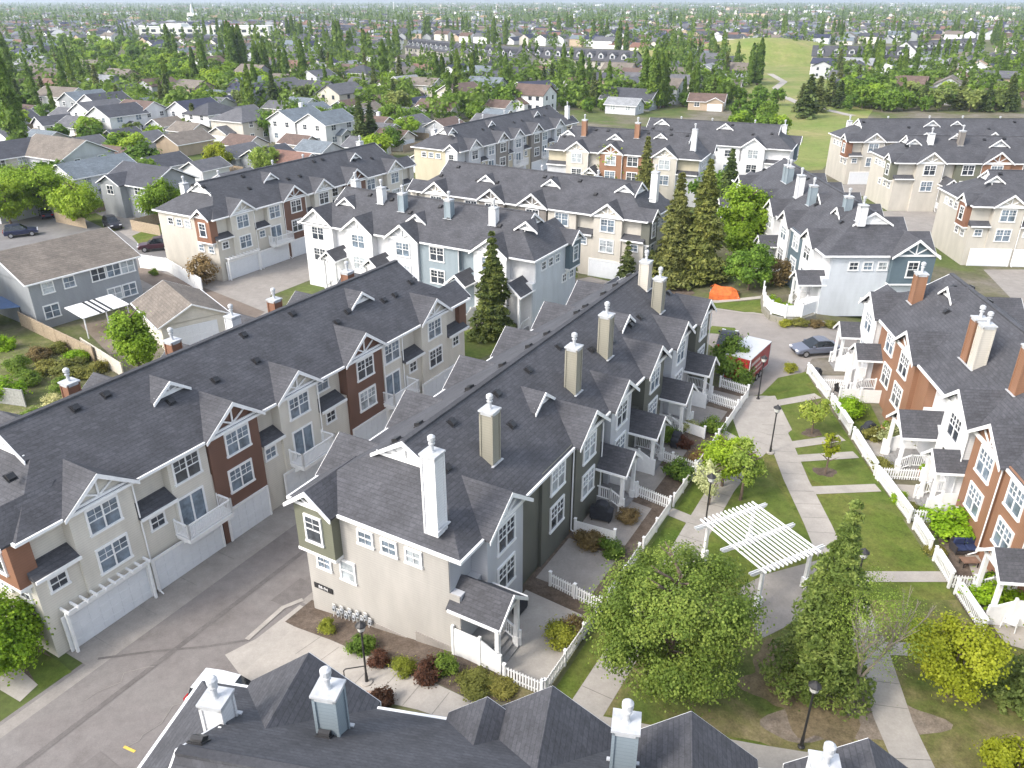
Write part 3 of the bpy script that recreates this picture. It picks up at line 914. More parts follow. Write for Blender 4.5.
drape('street', strip([(-260, 330), (-140, 196), (-82.1, 142), (-69.5, 129.2), (-55.7, 113.6), (-46, 97), (-38, 84)], 8.0), m_ground('street_asphalt', [(0.3, (0.19, 0.18, 0.175)), (0.7, (0.26, 0.25, 0.24))], 0.2, 1, 10, 0.9, 0.1), 0.01)
drape('driveway', [at(92, 212, 0), at(133, 205, 0), at(168, 235, 0), at(150, 252, 0), at(120, 232, 0)], CONC_D, 0.016)
drape('lawn_patch', [at(55, 205, 0), at(80, 205, 0), at(125, 228, 0), at(112, 232, 0)], LUSH, 0.02)
drape('lawn_patch', [at(132, 236, 0), at(165, 222, 0), at(165, 232, 0), at(140, 246, 0)], GRASS, 0.022)
drape('driveway', [at(118, 268, 0), at(150, 268, 0), at(215, 292, 0), at(265, 312, 0), at(235, 335, 0), at(180, 300, 0)], m_ground('brown_paving', [(0.3, (0.2, 0.16, 0.13)), (0.7, (0.27, 0.22, 0.18))], 0.3, 1.5, 8, 0.9, 0.12), 0.018)
drape('back_yard', [at(-40, 345, 0), at(60, 335, 0), at(110, 360, 0), at(60, 420, 0), at(-60, 450, 0)], m_ground('yard_grass', [(0.3, (0.09, 0.12, 0.03)), (0.5, (0.15, 0.16, 0.06)), (0.7, (0.26, 0.23, 0.14))], 0.4, 1.5, 8, 0.95, 0.3), 0.014)
drape('back_yard', [at(80, 325, 0), at(130, 315, 0), at(165, 340, 0), at(110, 355, 0)], m_ground('yard_paving', [(0.3, (0.2, 0.16, 0.12)), (0.7, (0.3, 0.25, 0.2))], 0.3, 1.5, 8, 0.9, 0.15), 0.02)

# ------------------------------------------------------------------ the townhouse rows
def GS(m, br='brown', L=40.3, bal=True):
    """garage side facade, left to right"""
    x = {} if not m else {'mat': m}
    f = [('S', 0.0, 2.3, {'sw': 1.15, **x}), ('G', 2.4, 6.1, {'up': 'D', 'lo': 'D', **x}), ('S', 6.2, 8.5, {'sw': 7.3, **x}),
         ('F', 8.6, 11.4, {'up': 'D', 'uu': 9.85, 'lo': 'bal', 'lu': 9.7, **x}), ('G', 11.5, 15.5, {'mat': br, 'up': 'D', 'uu': 13.7, 'lo': 'D'}),
         ('S', 15.6, 17.3, {'sw': 16.3, **x}), ('G', 17.4, 21.0, {'up': 'D', 'lo': 'bal', **x}), ('S', 21.2, 23.6, {'sw': 22.3, 'up': 22.4, **x}),
         ('G', 24.2, 28.4, {'mat': br, 'up': 'D', 'lo': 'D'}), ('F', 28.5, 31.0, {'up': 'D', 'uu': 29.75, 'lo': 'bal', 'lu': 29.6, **x}),
         ('S', 31.1, 33.5, {'sw': 32.4, **x}), ('G', 33.6, 37.3, {'up': 'D', 'lo': 'D', **x}), ('S', 37.4, 40.3, {'sw': 38.8, **x})]
    return f
GAR = [(0.75, 5.75), (6.35, 11.2), (12.0, 15.3), (17.1, 21.9), (24.4, 28.3), (28.7, 31.7), (33.4, 38.3)]
END_L = [('bay', 7.5, 10.1, None), ('win', 2.3, 6.35, 's'), ('win', 3.9, 6.35, 's'), ('win', 5.5, 6.35, 's'), ('win', 7.3, 3.6, 's'), ('win', 9.1, 3.6, 's')]
def endR(mk, *ex): return [('bay', 7.5, 10.1, mk)] + END_L[1:] + list(ex)          # bay at the right
def endLft(mk, *ex): return [('bay', 0.15, 2.75, mk), ('win', 4.5, 6.35, 's'), ('win', 6.05, 6.35, 's'), ('win', 7.6, 6.35, 's'), ('win', 1.3, 3.5, 's'), ('win', 3.0, 3.35, 'h')] + list(ex)
def back_gables(L, m=None):
    return [('G', x, x + 3.8, {'up': 'D', 'lo': 'D', **({'mat': m} if m and i % 2 else {})}) for i, x in enumerate(np.arange(1.2, L - 4.5, 6.3))]

row('long townhouse row with greige and dark brown garage fronts and white balconies along the lane', L0, 30, 40.3, 10.3, 'greige', GS(None), back_gables(40.3), (endR('brick'), endLft('brown')),
    GAR, [(0.7, 5.9)], [(1.5, 8.6, 1.2, 'white'), (9.2, 8.9, 1.5, 'brick'), (16.9, 8.9, 1.5, 'brick'), (22.2, 8.8, 1.5, 'white'), (26.6, 8.9, 1.5, 'brick'), (35, 8.6, 1.3, 'brick')],
    [(11.8, 3.0, 1.35), (30.2, 3.2, 1.35)], vents=13, seed=1)
row('middle townhouse row with cream end wall, olive front and tall beige chimneys beside the courtyard', A0, 30, 38.8, 10.3, 'pale_cream',
    [('P', 0.05, 2.0, {'s': -1, 'w': 2.1, 'mat': 'lightgrey'}), ('G', 2.0, 5.7, {'mat': 'lightgrey', 'p': 0.4, 'up': 'T', 'lo': 'T'}), ('F', 5.7, 8.2, {'mat': 'olive'}), ('F', 8.2, 12.0, {'mat': 'olive', 'p': 0.25, 'up': 'T', 'lo': 'T'}),
     ('G', 12.3, 16.0, {'mat': 'olive', 'p': 0.4, 'up': 'T', 'lo': 'T'}), ('P', 16.0, 17.6, {'s': 1, 'w': 2.1, 'mat': 'olive'}), ('G', 17.6, 21.0, {'mat': 'lightgrey', 'p': 0.4, 'up': 'T', 'lo': 'T'}),
     ('P', 21.0, 23.6, {'s': -1, 'w': 2.1, 'mat': 'olive'}), ('G', 23.6, 27.4, {'mat': 'olive', 'p': 0.4, 'up': 'T', 'lo': 'T'}), ('P', 27.4, 29.4, {'s': 1, 'w': 2.1, 'mat': 'lightgrey'}),
     ('G', 29.4, 33.0, {'mat': 'lightgrey', 'p': 0.4, 'up': 'T', 'lo': 'T'}), ('P', 33.0, 35.2, {'s': -1, 'w': 2.1, 'mat': 'lightgrey'}), ('G', 35.2, 38.75, {'mat': 'olive', 'p': 0.4, 'up': 'T', 'lo': 'T'})],
    back_gables(38.8), (endLft('sage', ('base', [(4.3, 7.4, 1.0), (7.4, 10.25, 1.75)])), endR('sage')), [], [],
    [(-0.05 + 0.4, 1.5, 3.9, 'white'), (6.3, 2.0, 3.0, 'stone'), (16.3, 1.9, 3.0, 'stone'), (22.0, 2.2, 3.0, 'stone'), (32.4, 2.2, 2.6, 'stone'), (33.9, 4.0, 2.2, 'cream')],
    [(12.9, 2.4, 1.25), (27.1, 2.8, 1.25)], gA=1.5, gB=0.0, vents=12, seed=2)
row('cream and brick townhouse row with wide garages behind the white house row', (-36.3, 95.1), 30, 40.3, 10.3, 'cream', GS('greige'), back_gables(40.3), (endR('brick'), endLft('cream')), GAR, [(0.7, 5.9)],
    [(3.5, 8.8, 1.6, 'white'), (9, 8.6, 1.3, 'brick'), (19, 8.8, 1.2, 'white'), (25, 8.6, 1.0, 'white'), (36, 6.8, 1.3, 'white')], [(12.7, 3.1, 1.35), (30.2, 3.2, 1.3)], vents=10, seed=3)
row('white and grey blue townhouse row with slate corner bay behind the lone spruce', (-25.2, 94.2), 120, 31.6, 10.3, 'paleblue',
    [('G', 0.1, 4.6, {'mat': 'white', 'up': 'D', 'lo': 'D', 'p': 0.1}), ('P', 4.6, 6.6, {'mat': 'white', 'w': 1.9}), ('G', 6.8, 10.8, {'mat': 'white', 'p': 0.4, 'up': 'D', 'lo': 'D'}), ('P', 10.8, 13.0, {'mat': 'white', 'w': 2.0, 's': -1}), ('G', 13.2, 17.2, {'mat': 'lightgrey', 'p': 0.4, 'up': 'D', 'lo': 'D'}),
     ('F', 17.2, 22.4, {'mat': 'bluegrey', 'up': 'D', 'uu': 19.6, 'lo': 'D', 'lu': 19.6}), ('P', 22.5, 24.5, {'mat': 'bluegrey', 'w': 2.0}), ('G', 24.6, 28.6, {'mat': 'white', 'p': 0.4, 'up': 'D', 'lo': 'D'}), ('P', 28.6, 31.5, {'mat': 'white', 'w': 2.4, 's': -1})],
    back_gables(31.6, 'slate'), (endLft('white'), endR('slate')), [], [], [(9.3, 3.8, 1.7, 'white'), (12.8, 3.2, 1.9, 'bluegrey'), (19.2, 3.2, 1.9, 'bluegrey'), (25.0, 3.2, 1.7, 'white'), (3.0, 6.6, 1.5, 'white')],
    [(4.8, 2.7, 1.4), (15.6, 2.0, 1.35), (29.2, 3.0, 1.4)], gA=0.0, vents=8, seed=4)
DROW = [('S', 0.0, 2.0, {'mat': 'cream'}), ('G', 2.2, 6.0, {'up': 'D', 'lo': 'D'}), ('S', 6.1, 8.3, {'sw': 7.2}), ('F', 8.4, 11.0, {'up': 'D', 'lo': 'D'}), ('G', 11.1, 14.9, {'mat': 'taupe', 'up': 'D', 'lo': 'D'}), ('S', 15.0, 17.0, {'sw': 16.0}),
        ('G', 17.2, 21.2, {'mat': 'taupe', 'up': 'D', 'lo': 'D'}), ('F', 21.4, 25.4, {'up': 'D', 'lo': 'bal'}), ('S', 25.5, 27.7, {'sw': 26.5}), ('G', 27.9, 31.7, {'up': 'D', 'lo': 'D'}), ('S', 31.8, 34.6, {'sw': 33.4})]
row('cream and taupe townhouse row with grey end wall behind the white and grey blue row', (-13.9, 111.5), 120, 34.6, 10.3, 'cream', DROW, back_gables(34.6), (endR('cream'), endLft('olive')), [(1.5, 5.9), (8.3, 13), (17, 21), (27.6, 33.0)], [],
    [(34.3, 3.2, 3.0, 'white'), (16, 8.4, 1.2, 'white'), (24.5, 8.3, 1.3, 'taupe')], [(10.7, 2.5, 1.35), (20.3, 3.0, 1.4), (30.4, 3.4, 1.3)], vents=9, seed=5)
row('pale grey townhouse row with yellow end wall beside the leafy gardens', (-9.1, 142.5), 32, 43.5, 10.3, 'yellow', GS('lightgrey', 'taupe'), back_gables(43.5), (endR('lightgrey'), endLft('lightgrey')), GAR, [], [(4, 8.6, 1.3, 'white'), (12, 8.6, 1.3, 'white'), (20, 8.6, 1.3, 'white'), (28, 8.6, 1.3, 'white'), (41.5, 1.2, 2.4, 'white')],
    [(2.5, 3.6, 1.4), (14.9, 3.4, 1.3), (32, 3.4, 1.3)], vents=7, seed=6)
GROW = [('S', 0.0, 3.6, {'mat': 'yellow'}), ('G', 3.7, 7.7, {'mat': 'cream', 'up': 'D', 'lo': 'D', 'p': 0.4}), ('P', 7.8, 9.8, {'mat': 'cream'}), ('G', 9.9, 13.9, {'mat': 'orange_brown', 'up': 'D', 'lo': 'D', 'p': 0.4}), ('F', 14.0, 17.5, {'mat': 'orange_brown', 'up': 'D', 'lo': 'D'}),
        ('P', 17.5, 19.3, {'mat': 'orange_brown'}), ('G', 19.4, 23.4, {'mat': 'cream', 'up': 'D', 'lo': 'D', 'p': 0.4}), ('S', 23.5, 27.0, {'mat': 'yellow'})]
row('townhouse row with orange brown middle and cream gables behind the tall spruces', (6.4, 145.6), 114, 27.2, 10.3, 'lightgrey', GROW, back_gables(27.2), (endLft('cream'), endR('lightgrey')), [], [], [(5.7, 3.2, 2.6, 'orange_brown'), (15.3, 3.5, 2.4, 'orange_brown'), (25.6, 1.8, 3.2, 'white')],
    [(2.8, 3.0, 1.3), (11.7, 2.6, 1.5), (19.5, 3.6, 1.2)], vents=7, seed=7)
MROW = [('G', 2.0, 6.0, {'up': 'D', 'lo': 'D'}), ('G', 10, 14, {'up': 'D'}), ('S', 14.2, 16.6, {'sw': 15.4, 'up': 15.4}), ('F', 17, 21, {'up': 'm', 'lo': 'm'}), ('G', 21.5, 25.5, {'up': 'D', 'lo': 'D', 'p': 0.4}), ('S', 25.8, 29.6, {'sw': 27.5})]
row('long white townhouse row stretching behind the orange brown row', (22.2, 156.4), 114, 29.8, 10.3, 'white', MROW, back_gables(29.8), (endLft('white'), endR('slate')), [], [], [(8, 8.6, 1.3, 'white'), (14, 8.6, 1.3, 'white'), (22, 8.6, 1.4, 'white'), (27.5, 8.0, 1.4, 'white')], [(5.5, 3.6, 1.5), (17.5, 3.4, 1.5)], vents=6, seed=8)
HROW = [('P', 0.2, 2.2, {'mat': 'white'}), ('G', 2.3, 5.9, {'mat': 'white', 'p': 0.4, 'up': 'D', 'lo': 'D'}), ('F', 6.0, 9.5, {'mat': 'slate', 'up': 'D', 'lo': 'D'}), ('P', 9.6, 11.4, {'mat': 'white'}), ('G', 11.5, 15.1, {'mat': 'white', 'p': 0.4, 'up': 'D', 'lo': 'D'}),
        ('P', 15.2, 17.2, {'mat': 'slate', 's': -1}), ('G', 17.3, 20.9, {'mat': 'white', 'p': 0.4, 'up': 'D', 'lo': 'D'}), ('P', 21, 23, {'mat': 'white'}), ('G', 23.1, 26.7, {'mat': 'white', 'p': 0.4, 'up': 'D', 'lo': 'D'}), ('F', 26.8, 31.2, {'mat': 'slate', 'p': 0.25, 'up': 'D', 'lo': 'D'}),
        ('G', 31.4, 35.0, {'mat': 'white', 'p': 0.4, 'up': 'D', 'lo': 'D'}), ('P', 35.2, 37.4, {'mat': 'white', 's': 1})]
row('slate blue and white townhouse row with pale blue end wall above the curved road', (33, 118), 180, 37.8, 11.2, 'paleblue', HROW, back_gables(37.8), (endR('white'), [('bay', 6.7, 11.1, 'slate'), ('win', 2.95, 6.35, 's'), ('win', 4.45, 6.35, 's'), ('win', 6.0, 6.35, 's')]), [], [],
    [(11.7, 3.4, 2.0, 'bluegrey'), (12.8, 3.4, 2.0, 'bluegrey'), (19.2, 2.7, 2.6, 'white'), (23.5, 2.8, 2.2, 'bluegrey'), (30.6, 4.2, 1.6, 'bluegrey'), (34.6, 4.2, 1.6, 'white')], [(30.5, 3.4, 1.3), (24, 3.6, 1.2)], gA=1.5, gB=1.5, vents=7, seed=9)
GSI = GS('cream', 'cream')
row('far right cream townhouse row with brick corner bay below the meadow', (63.8, 153.4), 90, 40.3, 10.3, 'cream', GSI, back_gables(40.3), (endR('brick'), endLft('cream')), GAR, [], [(2.5, 8.6, 1.3, 'white'), (10, 8.8, 1.3, 'white'), (18, 8.6, 1.3, 'white'), (24.5, 8.6, 1.3, 'white'), (32, 8.8, 1.3, 'white')], [(16, 3.3, 1.6), (20.8, 3.6, 1.1), (36, 3.3, 1.6)], vents=5, seed=10)
JROW = [('S', 0.0, 3.0, {'mat': 'cream'}), ('G', 3.2, 7.4, {'mat': 'cream', 'up': 'D', 'lo': 'D', 'p': 0.3}), ('P', 7.5, 9.5, {'mat': 'cream'}), ('F', 9.6, 13.6, {'mat': 'sage', 'up': 'D', 'lo': 'D'}), ('G', 13.8, 18.2, {'mat': 'orange_brown', 'up': 'D', 'lo': 'D', 'p': 0.3}), ('F', 18.4, 24, {'mat': 'orange_brown', 'up': 'D', 'lo': 'D'}), ('G', 24.2, 28.4, {'mat': 'cream', 'up': 'D', 'lo': 'D'})]
row('cream townhouse row with olive corner bay and small white porch at far right', (63.1, 132.1), 92, 36.0, 10.6, 'cream', JROW, back_gables(36), (endR('sage', ('win', 5.2, 3.5, 's')), endLft('cream')), [], [], [(6.2, 3.6, 1.6, 'white'), (11.0, 3.4, 2.2, 'taupe'), (23.0, 2.8, 2.4, 'taupe')], [(17.2, 3.0, 1.7), (3.4, 3.4, 1.3), (10.5, 4.6, 1.0)], vents=6, seed=11)
row('cream garage row with brick corner bay near the right edge', (60.0, 102.0), 95, 30.0, 10.8, 'cream', [q for q in GS('cream', 'lightgrey') if q[2] < 29], back_gables(30), (endR('brick'), endLft('cream')), [g for g in GAR if g[1] < 29], [], [(16, 8.6, 1.3, 'white')], [(3.2, 3.4, 1.3), (18, 3.4, 1.3)], vents=6, seed=12)
RROW = [('G', 0.8, 4.6, {'mat': 'white', 'p': 0.4, 'up': 'T', 'lo': 'T'}), ('F', 4.8, 9.5, {'mat': 'orange_brown', 'up': 'T', 'uu': 7.4, 'lo': 'T', 'lu': 8.0}), ('G', 9.7, 13.7, {'mat': 'orange_brown', 'p': 0.4, 'up': 'T', 'lo': 'T'}), ('F', 13.7, 15.6, {'mat': 'orange_brown'}),
        ('P', 15.7, 19.4, {'mat': 'white', 'w': 2.6, 's': -1}), ('G', 19.6, 23.4, {'mat': 'white', 'p': 0.4, 'up': 'T', 'lo': 'T'}), ('G', 24.2, 28.0, {'mat': 'orange_brown', 'p': 0.4, 'up': 'T', 'lo': 'T'}), ('F', 28.1, 31.8, {'mat': 'orange_brown', 'p': 0.3, 'up': 'T', 'uu': 29.8, 'lo': 'T', 'lu': 29.8}), ('P', 31.9, 34.0, {'mat': 'orange_brown', 'w': 2.1}),
        ('G', 34.2, 38.0, {'mat': 'white', 'p': 0.4, 'up': 'T', 'lo': 'T'})]
rr_ = row('orange brown and white townhouse row with white porches along the right of the courtyard', (31.6, 66.5), 186, 44, 10.6, 'white', RROW, back_gables(44), (endR('white'), endLft('white')), [], [],
    [(4.6, 2.2, 2.4, 'orange_brown'), (16.0, 2.0, 3.0, 'orange_brown'), (17.2, 2.0, 3.0, 'cream'), (21.8, 2.6, 3.0, 'orange_brown'), (29, 2.2, 3.0, 'orange_brown')], [(6.6, 3.9, 1.3), (26, 3.2, 1.3)], gA=1.5, gB=0.2, vents=8, seed=13)
RM = I4
for u, s in ((0.4, 1), (5.4, -1), (22.9, 1)): porch(rr_, RM, 0.0, u, 1.8, 1.5, s, dep=1.9, ze=4.9)
FROW = [('G', 32.0, 33.4, {'mat': 'slate', 'p': 0.2}), ('S', 30.9, 31.9), ('G', 26.9, 31.5, {'mat': 'slate', 'p': 0.3}), ('S', 23.7, 26.8), ('G', 21.2, 23.5, {'mat': 'lightgrey', 'p': 0.3}), ('G', 17.9, 22.1, {'mat': 'slate', 'p': 0.6}), ('G', 13.0, 17.2, {'mat': 'lightgrey', 'p': 0.4}), ('G', 7.2, 11.4, {'mat': 'slate', 'p': 0.4}), ('G', 1.5, 5.5, {'mat': 'lightgrey', 'p': 0.4})][2:]
row('nearest townhouse row seen from above, dark gabled roof with pale blue chimneys', (20.9, 16.0), 281, 33.4, 10.3, 'bluegrey', FROW, (), ([], []), [], [],
    [(31.0, 2.6, 0.95, 'white'), (27.1, 2.1, 1.95, 'bluegrey'), (17.3, 1.4, 2.2, 'bluegrey'), (11.1, 1.2, 1.6, 'white')], [], gA=0.6, gB=0.6, vents=8, seed=14)

# ------------------------------------------------------------------ leaves and trees
def leaf_mesh(name, P, S, N, mat, rng, aspect=1.0):
    """one small quad per leaf spray: centres P, half sizes S, preferred normals N"""
    n = len(P)
    N = N + rng.normal(0, 0.55, (n, 3))
    N /= np.linalg.norm(N, axis=1)[:, None] + 1e-9
    R_ = rng.normal(0, 1, (n, 3))
    T = np.cross(N, R_); T /= np.linalg.norm(T, axis=1)[:, None] + 1e-9
    B = np.cross(N, T)
    a = T * (S * aspect)[:, None]; b = B * S[:, None]
    V = np.empty((n, 4, 3))
    V[:, 0] = P - a - b * 0.35; V[:, 1] = P + a * 0.25 - b; V[:, 2] = P + a + b * 0.35; V[:, 3] = P - a * 0.25 + b
    me = bpy.data.meshes.new(name)
    me.vertices.add(4 * n); me.loops.add(4 * n); me.polygons.add(n)
    me.vertices.foreach_set('co', V.reshape(-1))
    me.loops.foreach_set('vertex_index', np.arange(4 * n, dtype=np.int32))
    me.polygons.foreach_set('loop_start', np.arange(0, 4 * n, 4, dtype=np.int32))
    me.polygons.foreach_set('loop_total', np.full(n, 4, dtype=np.int32))
    me.materials.append(mat)
    me.update(calc_edges=True)
    return me

def decid_pts(n, H, Rr, rng, base=0.25, clumps=26, spread=0.3, flat=1.0):
    """leaf positions of a broad crown: clumps of leaves on boughs, with gaps between"""
    c0 = H * base
    ch = (H - c0) / 2
    d = rng.normal(0, 1, (clumps, 3)); d /= np.linalg.norm(d, axis=1)[:, None]
    rad = rng.uniform(0.35, 0.95, clumps) ** 0.6
    C = d * rad[:, None] * np.array([Rr * 0.85, Rr * 0.85, ch * 0.85])
    C[:, 2] += c0 + ch
    w = rng.uniform(0.6, 1.4, clumps)
    k = rng.choice(clumps, n, p=w / w.sum())
    off = rng.normal(0, 1, (n, 3)); off /= np.linalg.norm(off, axis=1)[:, None]
    q = off * (rng.uniform(0, 1, n) ** 0.45)[:, None] * (Rr * spread * w[k])[:, None]
    q[:, 2] *= 0.8 * flat
    wild = rng.uniform(0, 1, n) < 0.16
    q[wild] *= rng.uniform(1.2, 1.9, wild.sum())[:, None]
    P = C[k] + q
    N = off * 0.7 + (P - np.array([0, 0, c0 + ch * 0.6])) / max(Rr, ch) * 0.6 + np.array([0, 0, 0.5])
    P[:, 2] = np.maximum(P[:, 2], c0 * 0.5)
    return P, N

def poplar_pts(n, H, Rr, rng):
    z = rng.uniform(0.06, 1, n)
    prof = np.minimum(1.0, 0.35 + z * 4.0) * (1 - np.clip(z, 0, 1) ** 3.2) ** 0.6 * (1 - 0.25 * z)
    a = rng.uniform(0, 2 * pi, n)
    wob = 1 + 0.28 * np.sin(a * 3 + z * 17) + 0.2 * np.sin(a * 2 - z * 31)
    r = Rr * prof * wob * rng.uniform(0.25, 1, n) ** 0.5
    P = np.stack([r * np.cos(a), r * np.sin(a), z * H], 1)
    N = np.stack([np.cos(a), np.sin(a), np.full(n, 0.5)], 1)
    return P, N

def spruce_pts(n, H, Rr, rng, base=0.08):
    lay = max(7, int(H * 1.5))
    li = rng.integers(0, lay, n)
    zf = (li + rng.uniform(-0.1, 0.1, n)) / lay
    pick = rng.uniform(0, 1, n) < (1 - zf) ** 0.7 + 0.12
    li, zf = li[pick], zf[pick]; n = len(li)
    nb = 11
    br = rng.integers(0, nb, n)
    ang = 2 * pi * br / nb + li * 1.7 + rng.normal(0, 0.16, n)
    Lb = Rr * (1 - zf) ** 0.85 * (0.82 + 0.3 * np.sin(br * 5.3 + li * 2.1))
    t = rng.uniform(0.05, 1, n) ** 0.7
    r = Lb * t
    z = base * H + zf * (1 - base) * H + 0.12 * Lb - 0.42 * r * t * 0.8 + rng.normal(0, 0.05, n)
    P = np.stack([r * np.cos(ang), r * np.sin(ang), np.minimum(z, H)], 1)
    N = np.stack([0.35 * np.cos(ang), 0.35 * np.sin(ang), np.ones(n)], 1)
    return P, N

G_MID = m_leaf('mid_green', (0.062, 0.118, 0.02), (0.14, 0.215, 0.045))
G_BRIGHT = m_leaf('bright_green', (0.115, 0.185, 0.018), (0.21, 0.29, 0.05))
G_YEL = m_leaf('yellow_green', (0.175, 0.2, 0.018), (0.27, 0.285, 0.04))
G_POP = m_leaf('poplar', (0.062, 0.108, 0.022), (0.12, 0.175, 0.04))
G_SPR = m_leaf('spruce', (0.036, 0.056, 0.024), (0.095, 0.12, 0.05), 0.8, 0.12)
G_SPR2 = m_leaf('olive_spruce', (0.05, 0.064, 0.027), (0.12, 0.135, 0.058), 0.8, 0.12)
G_GREY = m_leaf('grey_green', (0.1, 0.135, 0.055), (0.19, 0.225, 0.105))
G_BUSH = m_leaf('bush', (0.07, 0.12, 0.025), (0.14, 0.2, 0.05), 2.0)
G_RED = m_leaf('red_leaf', (0.05, 0.024, 0.022), (0.1, 0.045, 0.04), 2.0)
G_BRN = m_leaf('brown_twigs', (0.12, 0.085, 0.055), (0.22, 0.16, 0.11), 2.0)
G_BLOS = m_leaf('blossom', (0.4, 0.4, 0.32), (0.58, 0.58, 0.54), 2.0)
G_LIGHT = m_leaf('light_green', (0.125, 0.18, 0.04), (0.25, 0.3, 0.1))
G_RUST = m_leaf('rust_tip', (0.2, 0.1, 0.04), (0.3, 0.17, 0.08), 1.5)

def trunk_mesh(H, r, seed, limbs=7, reach=0.5, base=0.3, lean=(0, 0)):
    rr = random.Random(seed)
    m = MB()
    pts = [Vector((lean[0] * t + rr.uniform(-1, 1) * r * 0.6 * (t > 0), lean[1] * t + rr.uniform(-1, 1) * r * 0.6 * (t > 0), t * H - 0.15 * (t == 0))) for t in (0, 0.15, 0.35, 0.6, 0.85)]
    for i in range(4): m.tube(pts[i], pts[i + 1], r * (1 - i * 0.22), 7, r * (1 - (i + 1) * 0.22))
    for k in range(limbs):
        t = rr.uniform(base, 0.8)
        i = min(3, int(t / 0.25))
        p = Vector((lean[0] * t, lean[1] * t, t * H))
        a = rr.uniform(0, 6.28); l = reach * H * rr.uniform(0.25, 0.55)
        q = p + Vector((cos(a) * l * 0.75, sin(a) * l * 0.75, l * 0.7))
        m.tube(p, q, r * 0.42, 6, r * 0.16)
        for _ in range(2):
            a2 = a + rr.uniform(-0.8, 0.8)
            m.tube(p.lerp(q, 0.6), p.lerp(q, 0.6) + Vector((cos(a2), sin(a2), 0.8)) * l * 0.45, r * 0.2, 5, r * 0.07)
    return m.mesh('trunk', BARK)

TREEK = {}
def tree_kind(kind, var, H, Rr, n, leaf, mat, fn='d', **kw):
    key = (kind, var)
    if key not in TREEK:
        rng = np.random.default_rng(sum(map(ord, kind)) * 31 + var)
        P, N = {'d': decid_pts, 'p': poplar_pts, 's': spruce_pts}[fn](n, H, Rr, rng, **kw)
        S = leaf * rng.uniform(0.6, 1.35, len(P))
        cm = leaf_mesh('crown', P, S * (0.8 if fn == 's' else 1.0), N, mat, rng, 2.3 if fn == 's' else 1.0)
        tm = trunk_mesh(H, 0.028 * H if fn != 's' else 0.018 * H, var + 5, 8 if fn == 'd' else 0, 0.5, 0.25)
        TREEK[key] = (tm, cm, H)
    return TREEK[key]

RT = random.Random(11)
def plant(name, label, cat, x, y, tk, scale, group=None, squash=1.0, z=None):
    tm, cm, H = tk
    root = thing(name, label, cat, (x, y, gz(x, y) if z is None else z), RT.uniform(0, 6.28), group)
    root.scale = (scale * squash, scale * squash, scale)
    if tm: obj('trunk', tm, root)
    obj('crown', cm, root)
    return root

def tree_at(name, label, cat, px, py, kind, H, Rr, n, leaf, mat, fn='d', group=None, var=0, **kw):
    x, y = at(px, py)
    tk = tree_kind(kind, var, H, Rr, n, leaf, mat, fn, **kw)
    return plant(name, label, cat, x, y, tk, 1.0, group)

# --- trees one can tell apart, near to far
tree_at('leafy_tree', 'largest leafy green tree, standing on the courtyard lawn beside the white pergola', 'tree', 668, 690, 'court', 8.8, 4.5, 60000, 0.052, m_leaf('court_tree', (0.072, 0.115, 0.028), (0.155, 0.205, 0.062), 0.7), 'd', base=0.06, clumps=130, spread=0.175)
tree_at('conifer_tree', 'tall grey green conical tree beside the pergola and the courtyard path', 'tree', 813, 694, 'cone', 11.8, 2.5, 42000, 0.062, m_leaf('cone_tree', (0.09, 0.125, 0.04), (0.21, 0.245, 0.1), 0.8, 0.35), 's', base=0.08)
tree_at('yellow_tree', 'bright yellow green round tree near the right fence', 'tree', 946, 696, 'yel', 4.7, 2.4, 15000, 0.062, G_YEL, 'd', base=0.14, clumps=46, spread=0.3)
tree_at('grey_spruce', 'grey green spruce cut by the right edge of the photo', 'tree', 1040, 712, 'gspr', 7.0, 2.4, 26000, 0.075, G_GREY, 's')
tree_at('yellow_bush', 'small yellow green bush at the lower right corner', 'bush', 1012, 782, 'ybush', 2.3, 1.5, 9000, 0.06, G_YEL, 'd', base=0.02, clumps=20)
tree_at('young_tree', 'young yellow green tree beside the right courtyard lawn fence walk', 'tree', 825, 474, 'yng', 3.6, 0.8, 1300, 0.07, G_YEL, 'd', base=0.35, clumps=12)
tree_at('young_tree', 'young pale green tree in a soil ring near the top lamp post', 'tree', 812, 434, 'yng2', 3.4, 1.3, 1900, 0.07, G_LIGHT, 'd', base=0.3, clumps=14)
tree_at('young_tree', 'yellow green feathery tree between the left fence and triangular lawn', 'tree', 722, 486, 'fth', 4.4, 2.1, 9000, 0.075, m_leaf('feathery', (0.14, 0.21, 0.02), (0.27, 0.36, 0.05)), 'd', base=0.15, clumps=30)
tree_at('young_tree', 'slim yellow green tree behind the pergola on the triangular lawn', 'tree', 740, 500, 'slim', 4.6, 1.3, 3200, 0.075, G_LIGHT, 'd', base=0.3, clumps=18)
tree_at('blossom_tree', 'small tree with white blossom beside the left courtyard path', 'tree', 708, 505, 'blos', 3.6, 1.3, 1500, 0.065, G_BLOS, 'd', base=0.2, clumps=18)
tree_at('lone_spruce', 'lone dark spruce with rusty tip between the garage row and the white row', 'tree', 493, 338, 'lsp', 11.8, 2.6, 26000, 0.115, m_leaf('lone_spruce', (0.045, 0.062, 0.022), (0.14, 0.15, 0.055), 0.9, 0.12), 's')
tree_at('light_tree', 'pale green small tree in front of the white garage door', 'tree', 559, 300, 'ltr', 5.4, 2.0, 2600, 0.16, G_GREY, 'd', base=0.2, clumps=22)
tree_at('tall_spruce', 'tallest dark spruce standing above the orange canopy', 'tree', 698, 284, 'tsp', 15.5, 3.7, 26000, 0.165, m_leaf('tall_spruce', (0.055, 0.072, 0.025), (0.13, 0.145, 0.055), 0.8, 0.12), 's')
